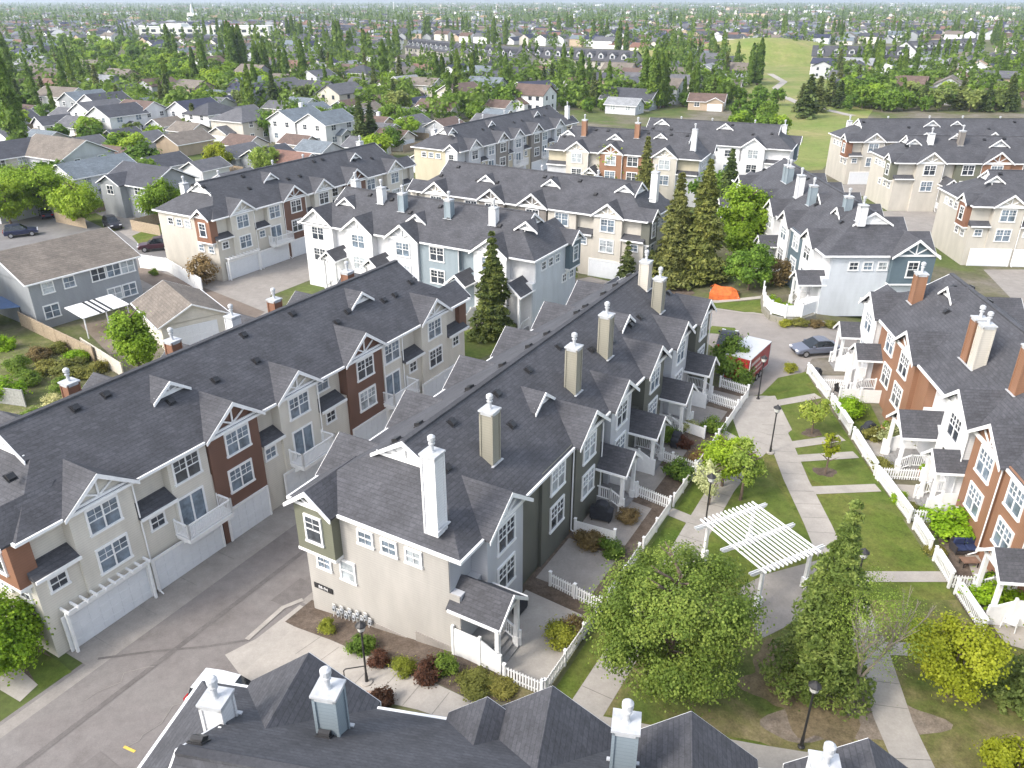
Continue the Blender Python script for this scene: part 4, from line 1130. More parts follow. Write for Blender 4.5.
tree_at('tall_spruce', 'olive brown spruce just left of the tallest spruce', 'tree', 672, 284, 'osp', 14.0, 3.3, 20000, 0.165, G_SPR2, 's')
tree_at('tall_spruce', 'dark narrow spruce in front of the white row end wall', 'tree', 725, 220, 'dsp', 11.5, 2.6, 8000, 0.2, G_SPR, 's')
tree_at('tall_spruce', 'spruce in front of the orange brown townhouse wall', 'tree', 643, 212, 'bsp', 12.5, 2.4, 9000, 0.2, G_SPR2, 's')
tree_at('leafy_tree', 'bright lime tree beside the white porches behind the tallest spruce', 'tree', 738, 262, 'lime', 10.5, 4.0, 18000, 0.16, G_BRIGHT, 'd', base=0.12, clumps=46)
tree_at('leafy_tree', 'round green tree leaning over the orange canopy', 'tree', 748, 290, 'rnd', 5.6, 2.9, 10000, 0.13, G_MID, 'd', base=0.1, clumps=30)
tree_at('bare_shrub', 'bare brown shrub right of the orange canopy', 'shrub', 772, 284, 'bar', 3.4, 2.6, 2200, 0.12, G_BRN, 'd', base=0.05, clumps=22)
tree_at('bare_shrub', 'bare brown bush in front of the cream end wall with the white fence', 'shrub', 207, 284, 'bar2', 4.0, 2.3, 1800, 0.13, G_BRN, 'd', base=0.05, clumps=24)
tree_at('leafy_tree', 'upright bright green tree behind the roof of the long garage row', 'tree', 142, 378, 'upr', 7.6, 2.2, 13000, 0.11, G_BRIGHT, 'd', base=0.1, clumps=36, spread=0.36)
tree_at('leafy_tree', 'bright green bush tree at the left end of the garage row', 'tree', 5, 672, 'lft', 4.8, 2.5, 22000, 0.075, m_leaf('left_tree', (0.08, 0.15, 0.012), (0.19, 0.29, 0.04)), 'd', base=0.1, clumps=40)
tree_at('small_spruce', 'small grey spruce in front of the white gable of the white row', 'tree', 350, 284, 'ssp', 5.5, 1.3, 3000, 0.13, G_GREY, 's')
tree_at('small_spruce', 'small rusty topped spruce between the white row windows', 'tree', 405, 284, 'ssp2', 6.6, 1.2, 3000, 0.13, G_RUST, 's')
tree_at('small_spruce', 'small spruce at the corner of the taupe bay and cream end wall', 'tree', 626, 285, 'ssp3', 6.0, 1.5, 3000, 0.14, G_SPR2, 's')
tree_at('small_spruce', 'small spruce beside the ground floor of the grey end wall', 'tree', 650, 283, 'ssp4', 4.6, 1.4, 2400, 0.14, G_SPR2, 's')
tree_at('leafy_tree', 'light green tree before the ground floor of the grey row', 'tree', 585, 192, 'gy1', 10.0, 3.4, 5000, 0.2, G_LIGHT, 'd', clumps=24)
tree_at('leafy_tree', 'pale tree in front of the orange brown gable wall', 'tree', 612, 196, 'gy2', 10.0, 3.4, 5000, 0.2, G_LIGHT, 'd', clumps=24)
tree_at('leafy_tree', 'green tree left of the dark narrow spruce', 'tree', 708, 215, 'gy3', 8.0, 3.5, 3200, 0.26, G_MID, 'd', clumps=26)
# street and garden trees on the left
for i, (px, py, H, lab) in enumerate(((28, 216, 9.0, 'large bright green street tree left of the dark parked cars'), (12, 226, 8.0, 'bright green street tree at the left edge beside the pale van'), (82, 226, 7.5, 'bright green street tree in front of the pale blue gabled house'), (165, 222, 7.0, 'lime tree between the dark gabled house and the cream row'),
                                     (48, 218, 7.8, 'street tree beside the walk in front of the brown roofed house'), (222, 172, 6.5, 'yellow green willow beside the small white garage'), (268, 176, 6.2, 'white flecked fruit tree behind the grey garage'))):
    mt = G_YEL if i == 5 else (G_LIGHT if i == 6 else G_BRIGHT)
    tree_at('street_tree', lab, 'tree', px, py, 'st%d' % (i % 4 if i < 5 else i), H, H * 0.5, 11000, 0.14, mt, 'd', base=0.1, clumps=34)
for i, (px, py, H, R2, lab) in enumerate(((265, 140, 7.5, 4.2, 'round green tree beside the grey garage roofs'), (300, 120, 5, 4.0, 'low green tree in front of the pale blue roof'), (318, 128, 6, 3.6, 'green tree in front of the brown roofed house'), (345, 134, 6.5, 3.4, 'pale flecked tree right of the red brown garage'),
                                         (390, 150, 8, 4.2, 'dark green tree just left of the yellow end wall'), (408, 140, 9, 4.6, 'large green tree above the yellow end wall'), (396, 132, 8.5, 4.2, 'green tree beyond the brown gabled house'), (418, 128, 8, 4.0, 'green tree right of the brown gabled house'), (378, 160, 7, 3.4, 'lime green tree at the right end of the cream row'),
                                         (455, 118, 8, 4.0, 'olive green tree beside the dark roof white house'), (478, 122, 6.5, 3.4, 'small green tree behind the grey row chimneys'), (140, 112, 6, 3.2, 'green tree among the white garages'), (205, 120, 7.5, 3.4, 'grey leaved tree in front of the dark blue roofs'))):
    tree_at('garden_tree', lab, 'tree', px, py, 'gd%d' % (i % 3), H, R2, 5200, 0.21, (G_MID, G_MID, G_BRIGHT)[i % 3], 'd', clumps=26, base=0.1)
tree_at('garden_spruce', 'dark spruce in front of the brown roof left of the yellow end wall', 'tree', 362, 148, 'gs1', 12, 2.6, 5000, 0.25, G_SPR, 's')
tree_at('garden_spruce', 'blue grey spruce beside the tan garage', 'tree', 196, 134, 'gs2', 8, 2.6, 4000, 0.25, G_SPR, 's')
tree_at('garden_spruce', 'dark small spruce above the pale blue roof', 'tree', 262, 108, 'gs3', 8, 2.2, 3500, 0.25, G_SPR, 's')

# --- bare leaning tree
bx, by = at(848, 714)
bt = thing('bare_tree', 'leaning nearly bare tree with grey branches on the bare soil patch', 'tree', (bx, by, gz(bx, by)))
m = MB(); rb = random.Random(4)
def grow(p, d, l, r, dep):
    q = p + d * l
    m.tube(p, q, r, 6 if dep > 2 else 4, r * 0.68)
    if dep == 0: return
    for _ in range(3 if dep > 2 else 2):
        dd = (d + Vector((rb.uniform(-0.45, 0.45), rb.uniform(-0.45, 0.45), rb.uniform(0.2, 0.7)))).normalized()
        grow(q, dd, l * rb.uniform(0.62, 0.85), r * 0.62, dep - 1)
grow(Vector((0, 0, -0.1)), Vector((0.02, 0.0, 1)).normalized(), 2.3, 0.13, 5)
part('trunk', m, m_plain('pale_bark', (0.22, 0.19, 0.15), 0.9, 0.25, 8), bt)
rngb = np.random.default_rng(9)
Pb, Nb = decid_pts(9000, 8.6, 2.6, rngb, base=0.4, clumps=60, spread=0.3)
Pb += np.array([0.1, 0.0, 0])
obj('crown', leaf_mesh('crown', Pb, 0.03 * rngb.uniform(0.6, 1.4, 9000), Nb, G_LIGHT, rngb), bt)

# --- bushes
def bush_mesh(var, mat, key, n=4000):
    def f():
        rng = np.random.default_rng(var * 7 + 3)
        P, N = decid_pts(n, 1.0, 0.62, rng, base=0.0, clumps=16, spread=0.42)
        return leaf_mesh('bush', P, 0.034 * rng.uniform(0.6, 1.4, n), N, mat, rng)
    return cached(('bush', key, var), f)
BUSH = [(328, 632, 0.9, 1.0, 'y', 'pale yellow green shrub beside the corner downspout'), (362, 652, 1.5, 1.0, 'g', 'green shrub in front of the gas meters'), (380, 664, 1.2, 0.9, 'r', 'dark red shrub right of the lamp post on the bed'),
        (404, 672, 1.2, 1.0, 'y', 'olive shrub in the middle of the end wall bed'), (427, 678, 1.5, 1.1, 'r', 'larger dark red shrub near the corner downspout'), (446, 672, 1.4, 1.1, 'g', 'green shrub at the right end of the bed'), (476, 686, 1.9, 0.6, 'b', 'low olive ground bush below the cream foundation'),
        (500, 690, 1.6, 0.55, 'b', 'low olive bush beside the first picket fence'), (383, 704, 1.3, 1.0, 'r', 'grey red shrub at the edge of the nearest roof'), (560, 642, 1.7, 1.3, 'y', 'round yellow green shrub on the first patio'), (573, 632, 1.4, 1.1, 'n', 'brown green shrub beside the round patio shrub'), (590, 545, 2.0, 1.0, 'n', 'brown tangled shrub behind the white low panel'),
        (628, 520, 1.5, 0.9, 'n', 'reddish shrub beside the second patio fence'), (610, 555, 1.6, 1.1, 'g', 'green bush along the left picket fence'), (640, 590, 1.8, 1.3, 'g', 'big green bush left of the leafy tree'), (668, 440, 1.7, 1.2, 'g', 'dark green bush behind the covered barbecue'), (682, 447, 1.5, 1.0, 'r', 'dark red plant next to the covered barbecue'),
        (678, 478, 2.2, 1.5, 'g', 'broad green bush on the third patio edge'), (700, 462, 1.6, 1.1, 'n', 'brown bush against the left fence'), (690, 432, 1.3, 1.1, 'w', 'white flowering bush beside the third patio wall'), (712, 432, 2.0, 1.3, 'g', 'green bush in front of the porch wall'), (727, 378, 3.2, 4.2, 'g', 'tall dark green hedge bush beside the red trailer'), (739, 386, 2.3, 2.6, 'g', 'dark green bush at the foot of the red trailer'),
        (790, 372, 1.3, 1.0, 'y', 'yellow green shrub beside the silver car'), (849, 416, 2.2, 1.8, 'l', 'round lime bush behind the right fence top'), (872, 440, 1.6, 1.2, 'b', 'olive bush right of the lime bush'), (893, 446, 2.6, 2.0, 'w', 'white blossom bush in front of the white porch'), (880, 470, 1.6, 1.1, 'b', 'olive bush below the blossom bush'),
        (898, 502, 1.1, 0.9, 'l', 'small lime bush inside the right fence'), (910, 512, 1.1, 0.8, 'b', 'small olive bush inside the right fence'), (924, 517, 1.2, 0.8, 'l', 'small lime bush beside the white privacy panel'), (955, 533, 3.4, 1.7, 'l', 'wide lime bush behind the blue loveseat'), (992, 604, 3.2, 1.5, 'l', 'wide lime bush beside the white plastic chair'), (935, 555, 1.2, 0.7, 'b', 'low olive plant in the patio bed'),
        (800, 326, 1.6, 0.9, 'b', 'first shrub of the row under the curved wall'), (816, 327, 1.6, 0.9, 'n', 'brownish shrub under the curved wall'), (830, 327, 1.5, 0.8, 'b', 'right shrub under the curved wall'), (785, 326, 1.4, 0.8, 'y', 'yellow shrub at the left under the curved wall'), (772, 305, 1.7, 1.2, 'l', 'lime bush inside the curved white fence'), (787, 309, 2.0, 0.7, 'l', 'low lime hedge inside the curved white fence'),
        (155, 275, 1.4, 0.9, 'g', 'small round green bush beside the white vinyl fence'), (10, 400, 3.0, 2.2, 'l', 'bright green bush behind the left garage roof'), (30, 385, 2.2, 1.6, 'g', 'green bush in the back yard'), (70, 375, 3.2, 1.6, 'b', 'pale weedy bush in the back yard'), (48, 372, 2.4, 1.3, 'b', 'olive weedy bush near the wooden fence'), (35, 425, 2.6, 1.6, 'g', 'green bush behind the red brick chimney'), (12, 455, 2.6, 1.4, 'b', 'olive bush at the left back yard corner'), (88, 378, 2.2, 1.2, 'b', 'weedy bush beside the white timber fence'), (55, 405, 1.9, 1.2, 'w', 'whitish bush behind the first chimney'), (5, 350, 2.2, 1.6, 'l', 'lime bush beside the blue canopy'),
         (60, 352, 2.0, 1.2, 'b', 'weedy olive shrub below the wooden fence'), (78, 362, 2.2, 1.4, 'l', 'lime weedy shrub below the wooden fence'), (100, 372, 1.8, 1.2, 'b', 'pale shrub near the upright bright tree'), (20, 372, 2.4, 1.8, 'g', 'green shrub at the left back yard centre'), (40, 360, 2.2, 1.5, 'n', 'bare grey shrub in the back yard'), (62, 392, 2.4, 1.4, 'g', 'green shrub above the garage row ridge'), (25, 440, 2.2, 1.2, 'l', 'lime shrub at the left above the ridge'), (85, 400, 2.0, 1.2, 'l', 'lime shrub beside the first brick chimney'),
         (648, 620, 1.4, 1.0, 'w', 'white flowering bush at the lower courtyard path')]
BM = {'g': G_BUSH, 'y': m_leaf('olive_yellow', (0.15, 0.17, 0.03), (0.26, 0.27, 0.06), 2.0), 'r': G_RED, 'b': m_leaf('olive_bush', (0.11, 0.115, 0.04), (0.2, 0.2, 0.08), 2.0), 'n': G_BRN, 'w': m_leaf('white_flower', (0.16, 0.18, 0.1), (0.5, 0.5, 0.45), 2.5), 'l': m_leaf('lime_bush', (0.12, 0.21, 0.012), (0.22, 0.33, 0.03), 2.0)}
for i, (px, py, wd, hh, c, lab) in enumerate(BUSH):
    x, y = at(px, py)
    b = obj('bush', bush_mesh(i % 3, BM[c], c), None, (x, y, gz(x, y) - 0.05), RT.uniform(0, 6))
    b.scale = (wd / 1.2, wd / 1.2, hh)
    tag(b, lab, 'bush', 'garden bushes')

# ------------------------------------------------------------------ courtyard fences, patios and furniture
def g3(px, py): x, y = at(px, py); return (x, y, gz(x, y))
def fence(name, label, pts, h=0.95, closed=False, group='white courtyard fences', mat=None, cap=False):
    o = pts[0]
    m = MB()
    loc = [Vector(p) - Vector(o) for p in pts]
    for a, b in zip(loc[:-1], loc[1:]): picket_mb(m, a, b, h, True, closed)
    if cap:
        for a, b in zip(loc[:-1], loc[1:]):
            d = b - a
            M = Matrix.Translation(a) @ Matrix.Rotation(math.atan2(d.y, d.x), 4, 'Z')
            m.prism([(0.12, h), (d.length - 0.12, d.z + h), (d.length - 0.12, d.z + h + 0.05), (0.12, h + 0.05)], -0.2, 0.2, M)
    f = obj(name, m.mesh(name, mat or WHITE), None, o)
    return tag(f, label, 'fence', group)
def fr_pt(a, b):   # point along/out from the middle row's front
    x, y = P30(A0, a, b); return (x, y, gz(x, y))
for i, (a, b, l) in enumerate(((-0.2, 6.4, 'lowest stretch'), (7.4, 12.0, 'second stretch'), (12.7, 17.2, 'third stretch'), (18.2, 22.0, 'fourth stretch'), (22.9, 27.4, 'fifth stretch'), (28.2, 36.6, 'farthest stretch'))):
    fence('picket_fence', l + ' of the white picket fence left of the courtyard path', [fr_pt(a, 4.95), fr_pt(b, 4.95)])
fence('picket_fence', 'white picket fence at the front of the first patio beside the nearest roof', [fr_pt(-0.35, 2.75), fr_pt(-0.3, 4.85)])
for i, (a, b0, l) in enumerate(((6.7, 1.5, 'between the first and second patio'), (17.9, 1.6, 'above the covered barbecue patio'), (23.1, 1.3, 'in front of the third porch'), (34.0, 2.0, 'in front of the fourth porch'), (37.2, 2.3, 'nearest to the red trailer'))):
    fence('picket_fence', 'short white picket divider ' + l, [fr_pt(a + 0.3, b0), fr_pt(a - 0.2, 4.85)])
fence('privacy_panel', 'low white privacy panel beside the covered barbecue', [fr_pt(12.1, 0.6), fr_pt(12.3, 3.2)], 1.15, True)
fence('privacy_panel', 'low white wall panel behind the round dark bush', [fr_pt(28.5, 0.9), fr_pt(28.0, 3.9)], 1.0, True)
# yards in front of the middle row
for a, b, w in ((0.3, 6.0, 4.8), (7.2, 11.6, 3.9), (12.6, 17.5, 3.8), (18.4, 22.8, 3.2), (23.5, 26.8, 3.4), (29.2, 33.6, 4.2), (34.4, 36.8, 4.6)):
    drape('patio', [fr_pt(a, 0.45)[:2], fr_pt(b, 0.45)[:2], fr_pt(b - 0.3, w)[:2], fr_pt(a, w)[:2]], CONC_D if a > 5 else CONC, 0.044)
drape('planting_bed', [fr_pt(a, b)[:2] for a, b in ((0.2, 0.1), (37.5, 0.1), (37.5, 4.75), (0.2, 4.75))], SOIL, 0.034)
# right side
RF = [g3(985, 640), g3(952, 590), g3(931, 557), g3(911, 526), g3(876, 478), g3(851, 437), g3(829, 403), g3(806, 372)]
for (a, b), l in zip(zip(RF[:-1], RF[1:]), ('lowest length beside the yellow tree', 'length beside the plastic chair patio', 'length beside the blue loveseat patio', 'length below the lime bushes', 'length beside the white blossom bush', 'length beside the round lime bush', 'topmost length near the silver car')):
    d = (Vector(b) - Vector(a)).normalized() * 0.35
    fence('plank_fence', 'wide topped white fence right of the courtyard, ' + l, [tuple(Vector(a) + d), tuple(Vector(b) - d)], 0.95, cap=True)
for (a, b, c, l) in (((876, 479), (920, 481), False, 'white picket divider below the blossom bush'), ((908, 521), (936, 524), False, 'white picket divider beside the small lime bushes'), ((936, 522), (980, 524), True, 'solid white panel behind the wide lime bush'),
                     ((948, 588), (972, 590), False, 'white picket divider above the lower lime bush'), ((838, 402), (880, 404), True, 'solid white panel below the upper white porch'), ((818, 388), (846, 390), False, 'white picket divider at the upper right patio'), ((1000, 592), (1040, 592), True, 'solid white panel at the right edge of the photo')):
    fence('privacy_panel' if c else 'picket_fence', l, [g3(*a), g3(*b)], 1.3 if c else 0.95, c)
for q in ([(884, 484), (922, 486), (945, 520), (908, 518)], [(935, 530), (1010, 530), (1020, 585), (955, 584)], [(958, 592), (1040, 600), (1060, 660), (990, 640)], [(815, 376), (860, 376), (872, 402), (834, 402)], [(862, 440), (915, 442), (922, 474), (880, 474)]):
    drape('patio', [at(*p) for p in q], CONC, 0.04)
drape('planting_bed', [at(p, q) for p, q in ((935, 528), (955, 530), (975, 582), (950, 584))], SOIL, 0.045)
drape('planting_bed', [at(p, q) for p, q in ((952, 592), (970, 592), (1005, 645), (985, 642))], SOIL, 0.045)
drape('planting_bed', [at(p, q) for p, q in ((830, 404), (870, 404), (905, 476), (880, 476))], GRASS, 0.03)
# curved white fence at the blue row's end and its stone wall
cv = [g3(762, 300), g3(763, 312), g3(770, 320), g3(784, 324), g3(800, 324), g3(814, 319)]
m = MB()
o0 = Vector(cv[0])
for a, b in zip(cv[:-1], cv[1:]): picket_mb(m, Vector(a) - o0 + Vector((0, 0, 0.75)), Vector(b) - o0 + Vector((0, 0, 0.75)), 1.35, True, True)
tag(obj('curved_fence', m.mesh('curved_fence', WHITE), None, cv[0]), 'curved solid white fence on a stone wall below the pale blue end wall', 'fence')
m = MB()
for a, b in zip(cv[:-1], cv[1:]):
    a, b = Vector(a) - o0, Vector(b) - o0
    d = b - a; M = Matrix.Translation(a) @ Matrix.Rotation(math.atan2(d.y, d.x), 4, 'Z')
    n = max(1, int(d.length / 0.6))
    for i in range(n):
        for j in range(2):
            m.box(d.length * i / n + 0.02, d.length * (i + 1) / n - 0.02, -0.16 - RT.uniform(0, 0.04), 0.16, j * 0.37 - 0.1, j * 0.37 + 0.25, M)
tag(obj('retaining_wall', m.mesh('retaining_wall', m_plain('stone', (0.42, 0.38, 0.32), 0.9, 0.25, 3)), None, cv[0]), 'low tan stone retaining wall under the curved white fence', 'wall')
# vinyl and wooden fences on the left
def panel_fence(name, label, pts, h, mat, plank=0.16, group=None, cap=True):
    o = Vector(pts[0]); m = MB()
    for a, b in zip(pts[:-1], pts[1:]):
        a, b = Vector(a) - o, Vector(b) - o
        d = b - a; L = d.length
        M = Matrix.Translation(a) @ Matrix.Rotation(math.atan2(d.y, d.x), 4, 'Z')
        n = max(2, int(L / plank))
        for i in range(n): m.box(L * i / n + 0.006, L * (i + 1) / n - 0.006, -0.02 - 0.006 * (i % 2), 0.02, 0.04, h - 0.03 - 0.0 * (i % 3), M)
        for z in (0.25, h - 0.3): m.box(0, L, 0.022, 0.06, z, z + 0.1, M)
        k = max(1, round(L / 2.4))
        for i in range(k + 1): m.box(L * i / k - 0.06, L * i / k + 0.06, -0.05, 0.07, -0.1, h + 0.08, M)
        if cap: m.box(0, L, -0.06, 0.06, h - 0.03, h + 0.03, M)
    return tag(obj(name, m.mesh(name, mat), None, tuple(o)), label, 'fence', group)
panel_fence('vinyl_fence', 'tall solid white vinyl fence in front of the cream brick row', [g3(141, 268), g3(168, 272), g3(203, 293)], 1.85, WHITE)
panel_fence('wooden_fence', 'weathered wooden fence running across the left back yard', [g3(22, 326), g3(58, 344), g3(95, 362)], 1.6, WOODF)
panel_fence('wooden_fence', 'pale timber fence beside the upright bright tree', [g3(84, 352), g3(124, 378)], 1.5, m_plain('pale_wood', (0.55, 0.5, 0.42), 0.85, 0.2, 6))
panel_fence('wooden_fence', 'grey wooden fence at the left edge behind the garage roof', [g3(-25, 400), g3(26, 407)], 1.6, m_plain('grey_wood', (0.3, 0.3, 0.28), 0.85, 0.2, 6))

# pergola
pg = thing('pergola', 'white slatted pergola beside the big leafy tree', 'pergola', (14.2, 37.05, gz(14, 37)), -radians(153 - 90))
m = MB()
for i in range(14):
    y = -2.0 + 4.0 * i / 13
    m.box(-2.75, 2.75, y - 0.04, y + 0.04, 2.72, 2.82)
part('slats', m, WHITE, pg)
for x in (-2.3, 0, 2.3):
    m = MB()
    for dy in (-0.09, 0.05): m.prism([(-2.75, 2.6), (-2.55, 2.48), (2.55, 2.48), (2.75, 2.6), (2.75, 2.715), (-2.75, 2.715)], x + dy, x + dy + 0.04, axis='x')
    part('beam', m, WHITE, pg)
for x in (-2.3, 2.3):
    for y in (-1.75, 1.75):
        m = MB()
        m.box(x - 0.09, x + 0.09, y - 0.09, y + 0.09, -0.1, 2.5)
        m.box(x - 0.16, x + 0.16, y - 0.16, y + 0.16, -0.1, 0.75)
        part('post', m, WHITE, pg)

# lamp posts
def lamp_mesh():
    m = MB()
    m.lathe([(0.16, -0.1), (0.16, 0.06), (0.09, 0.12), (0.075, 0.6), (0.055, 0.7), (0.05, 3.3), (0.09, 3.36), (0.05, 3.42)], (0, 0, 0), 10)
    return m.mesh('lamp_post', DARK)
def lamp_head():
    m = MB()
    m.lathe([(0.07, 3.4), (0.17, 3.48), (0.2, 3.5)], n=8)
    m.lathe([(0.3, 3.8), (0.26, 3.86), (0.1, 3.98), (0.03, 4.08)], n=8)
    return m.mesh('lamp_head', DARK)
def lamp_glass():
    m = MB(); m.lathe([(0.17, 3.49), (0.24, 3.8)], n=8); return m.mesh('lamp_glass', m_plain('frosted_glass', (0.6, 0.6, 0.56), 0.3, 0.05))
LM = (lamp_mesh(), lamp_head(), lamp_glass())
for (px, py, lab) in ((801, 747, 'lamp post on the lawn edge beside the lowest walk'), (705, 527, 'lamp post just above the pergola'), (770, 453, 'lamp post where the two courtyard paths meet'), (758, 399, 'lamp post at the road end next to the red trailer'), (367, 683, 'lamp post on the planting bed beside the bike rack'), (411, 362, 'lamp post at the end of the garage lane'), (851, 607, 'lamp post half hidden behind the conical tree')):
    x, y = at(px, py)
    t = thing('lamp_post', lab, 'lamp post', (x, y, gz(x, y)), 0, 'courtyard lamp posts')
    obj('post', LM[0], t); h_ = obj('lamp_head', LM[1], t); obj('lamp_glass', LM[2], h_)
    if py in (453, 683):
        b = MB(); b.lathe([(0.3, -0.1), (0.3, 0.12), (0.25, 0.14)], n=12); part('footing', b, CONC, t)

# items at the cream end wall
ES = hv(120)
def end_pt(u, n, z): # frame of the near end wall of the middle row
    e = (A0[0] - ES[0] * 10.3, A0[1] - ES[1] * 10.3)
    return (e[0] + ES[0] * u - H30[0] * n, e[1] + ES[1] * u - H30[1] * n, z)
ENDROT = pi / 2 - radians(120)
for i in range(10):
    u = 1.75 + i * 0.29
    z = 0.75 + 0.05 * i - (0.28 if i % 2 else 0)
    t = thing('gas_meter', 'small grey gas meter in the row on the cream end wall', 'gas meter', end_pt(u, 0.02, z), ENDROT, 'gas meters on the end wall')
    m = MB(); m.box(-0.1, 0.1, -0.22, -0.06, 0.0, 0.26); m.lathe([(0.07, 0.25), (0.05, 0.34)], (0, -0.14, 0), 8)
    part('meter_body', m, m_plain('meter_grey', (0.36, 0.38, 0.4), 0.5, 0.1), t)
    m = MB(); m.tube((-0.13, -0.12, -0.5), (-0.13, -0.12, 0.42), 0.025, 6); m.tube((-0.13, -0.12, 0.42), (0.06, -0.12, 0.42), 0.025, 6); m.tube((0.06, -0.12, 0.42), (0.06, -0.12, 0.25), 0.025, 6)
    part('pipe', m, m_plain('pipe_grey', (0.6, 0.6, 0.58), 0.5, 0.1), t)
    m = MB(); m.tube((0, -0.225, 0.14), (0, -0.235, 0.14), 0.065, 10); part('dial', m, BLACKP, t)
pl = thing('number_plaque', 'black number plaque with white digits on the cream end wall', 'sign', end_pt(0.98, 0.02, 1.95), ENDROT)
m = MB(); m.box(-0.68, 0.68, -0.05, 0.0, -0.17, 0.17); part('panel', m, BLACKP, pl)
fc = bpy.data.curves.new('lettering', 'FONT'); fc.body = '88-94'; fc.size = 0.3; fc.align_x = 'CENTER'; fc.align_y = 'CENTER'; fc.extrude = 0.004
fc.materials.append(WHITE)
lo_ = bpy.data.objects.new('lettering', fc); COL.objects.link(lo_)
bpy.context.view_layer.update()
lm_ = bpy.data.meshes.new_from_object(lo_.evaluated_get(bpy.context.evaluated_depsgraph_get()))
bpy.data.objects.remove(lo_)
obj('lettering', lm_, pl, (0, -0.056, 0), (pi / 2, 0, 0))
x, y = at(356, 680)
rk = thing('bike_rack', 'dark bent tube rack beside the lamp post on the front walk', 'bike rack', (x, y, gz(x, y)), radians(12))
m = MB(); P = [(-0.55, 0, -0.05), (-0.55, 0, 0.75), (-0.45, 0, 0.85), (0.45, 0, 0.85), (0.55, 0, 0.75), (0.55, 0, -0.05)]
for a, b in zip(P[:-1], P[1:]): m.tube(a, b, 0.03, 8)
part('frame', m, DARK, rk)
x, y = at(371, 702)
rng0 = random.Random(2)
bm = bmesh.new(); bmesh.ops.create_icosphere(bm, subdivisions=3, radius=0.5)
for v in bm.verts:
    v.co *= 1 + 0.12 * sin(v.co.x * 7 + 1) * cos(v.co.y * 6) + 0.06 * sin(v.co.z * 13)
    v.co.z = max(v.co.z * 0.75, -0.2)
me = bpy.data.meshes.new('boulder'); bm.to_mesh(me); bm.free(); me.materials.append(m_plain('pink_granite', (0.36, 0.25, 0.19), 0.9, 0.25, 6))
tag(obj('boulder', me, None, (x, y, gz(x, y) + 0.15)), 'rounded pinkish boulder beside the bike rack', 'boulder')

# covered barbecues
def bbq(label, px, py, rot, s=1.0, mat=None):
    x, y = at(px, py)
    t = thing('covered_barbecue', label, 'barbecue', (x, y, gz(x, y) + 0.04), rot, 'covered barbecues')
    t.scale = (s, s, s)
    m = MB()
    prof = [(-0.62, 0.12), (-0.66, 0.8), (-0.42, 0.86), (-0.36, 1.1), (-0.1, 1.22), (0.2, 1.2), (0.36, 1.05), (0.42, 0.86), (0.66, 0.8), (0.62, 0.12)]
    m.prism(prof, -0.3, 0.3)
    b = part('cover', m, mat or m_plain('black_canvas', (0.022, 0.024, 0.03), 0.8, 0.3, 4), t)
    bv = b.modifiers.new('bevel', 'BEVEL'); bv.width = 0.09; bv.segments = 3
    m = MB()
    for sx in (-0.5, 0.5):
        for sy in (-0.22, 0.22): m.tube((sx, sy, -0.02), (sx, sy, 0.2), 0.03, 6)
    part('legs', m, DARK, t)
bbq('large black covered barbecue on the third patio', 601, 520, radians(-20), 1.15)
bbq('black covered barbecue by the round dark bush', 676, 446, radians(60), 1.0)
bbq('black covered barbecue behind the round lime bush', 868, 436, radians(10), 1.0)
bbq('small black barbecue on the deck beside the silver car', 816, 378, radians(40), 0.8)
bbq('dark covered box behind the first patio railing', 520, 612, radians(60), 0.8)
# sofa set and chairs
def sofa(label, px, py, rot):
    x, y = at(px, py)
    t = thing('loveseat', label, 'loveseat', (x, y, gz(x, y) + 0.04), rot)
    navy = m_plain('navy_fabric', (0.018, 0.03, 0.085), 0.8, 0.2, 5)
    m = MB(); m.box(-0.8, 0.8, -0.38, 0.38, 0.12, 0.28); m.box(-0.8, 0.8, 0.3, 0.4, 0.28, 0.8)
    for sx in (-0.8, 0.72): m.box(sx, sx + 0.08, -0.38, 0.38, 0.28, 0.58)
    for sx in (-0.75, 0.69):
        for sy in (-0.35, 0.29): m.box(sx, sx + 0.06, sy, sy + 0.06, 0, 0.13)
    part('frame', m, m_plain('dark_wicker', (0.04, 0.035, 0.035), 0.7, 0.2), t)
    for sx in (-0.36, 0.36):
        m = MB(); m.box(sx - 0.34, sx + 0.34, -0.36, 0.22, 0.28, 0.44); c = part('seat_cushion', m, navy, t); c.modifiers.new('b', 'BEVEL').width = 0.05
        m = MB(); m.box(sx - 0.34, sx + 0.34, 0.14, 0.29, 0.44, 0.88); c = part('back_cushion', m, navy, t); c.modifiers.new('b', 'BEVEL').width = 0.05
sofa('navy blue cushioned loveseat on the right patio', 964, 552, radians(2))
x, y = at(968, 566)
t = thing('patio_table', 'low brown table in front of the navy loveseat', 'table', (x, y, gz(x, y) + 0.04), radians(2))
m = MB(); m.box(-0.5, 0.5, -0.3, 0.3, 0.38, 0.43); part('table_top', m, m_plain('brown_top', (0.2, 0.12, 0.08), 0.6, 0.2), t)
for sx in (-0.45, 0.4):
    for sy in (-0.25, 0.2):
        m = MB(); m.box(sx, sx + 0.05, sy, sy + 0.05, 0, 0.38); part('leg', m, DARK, t)
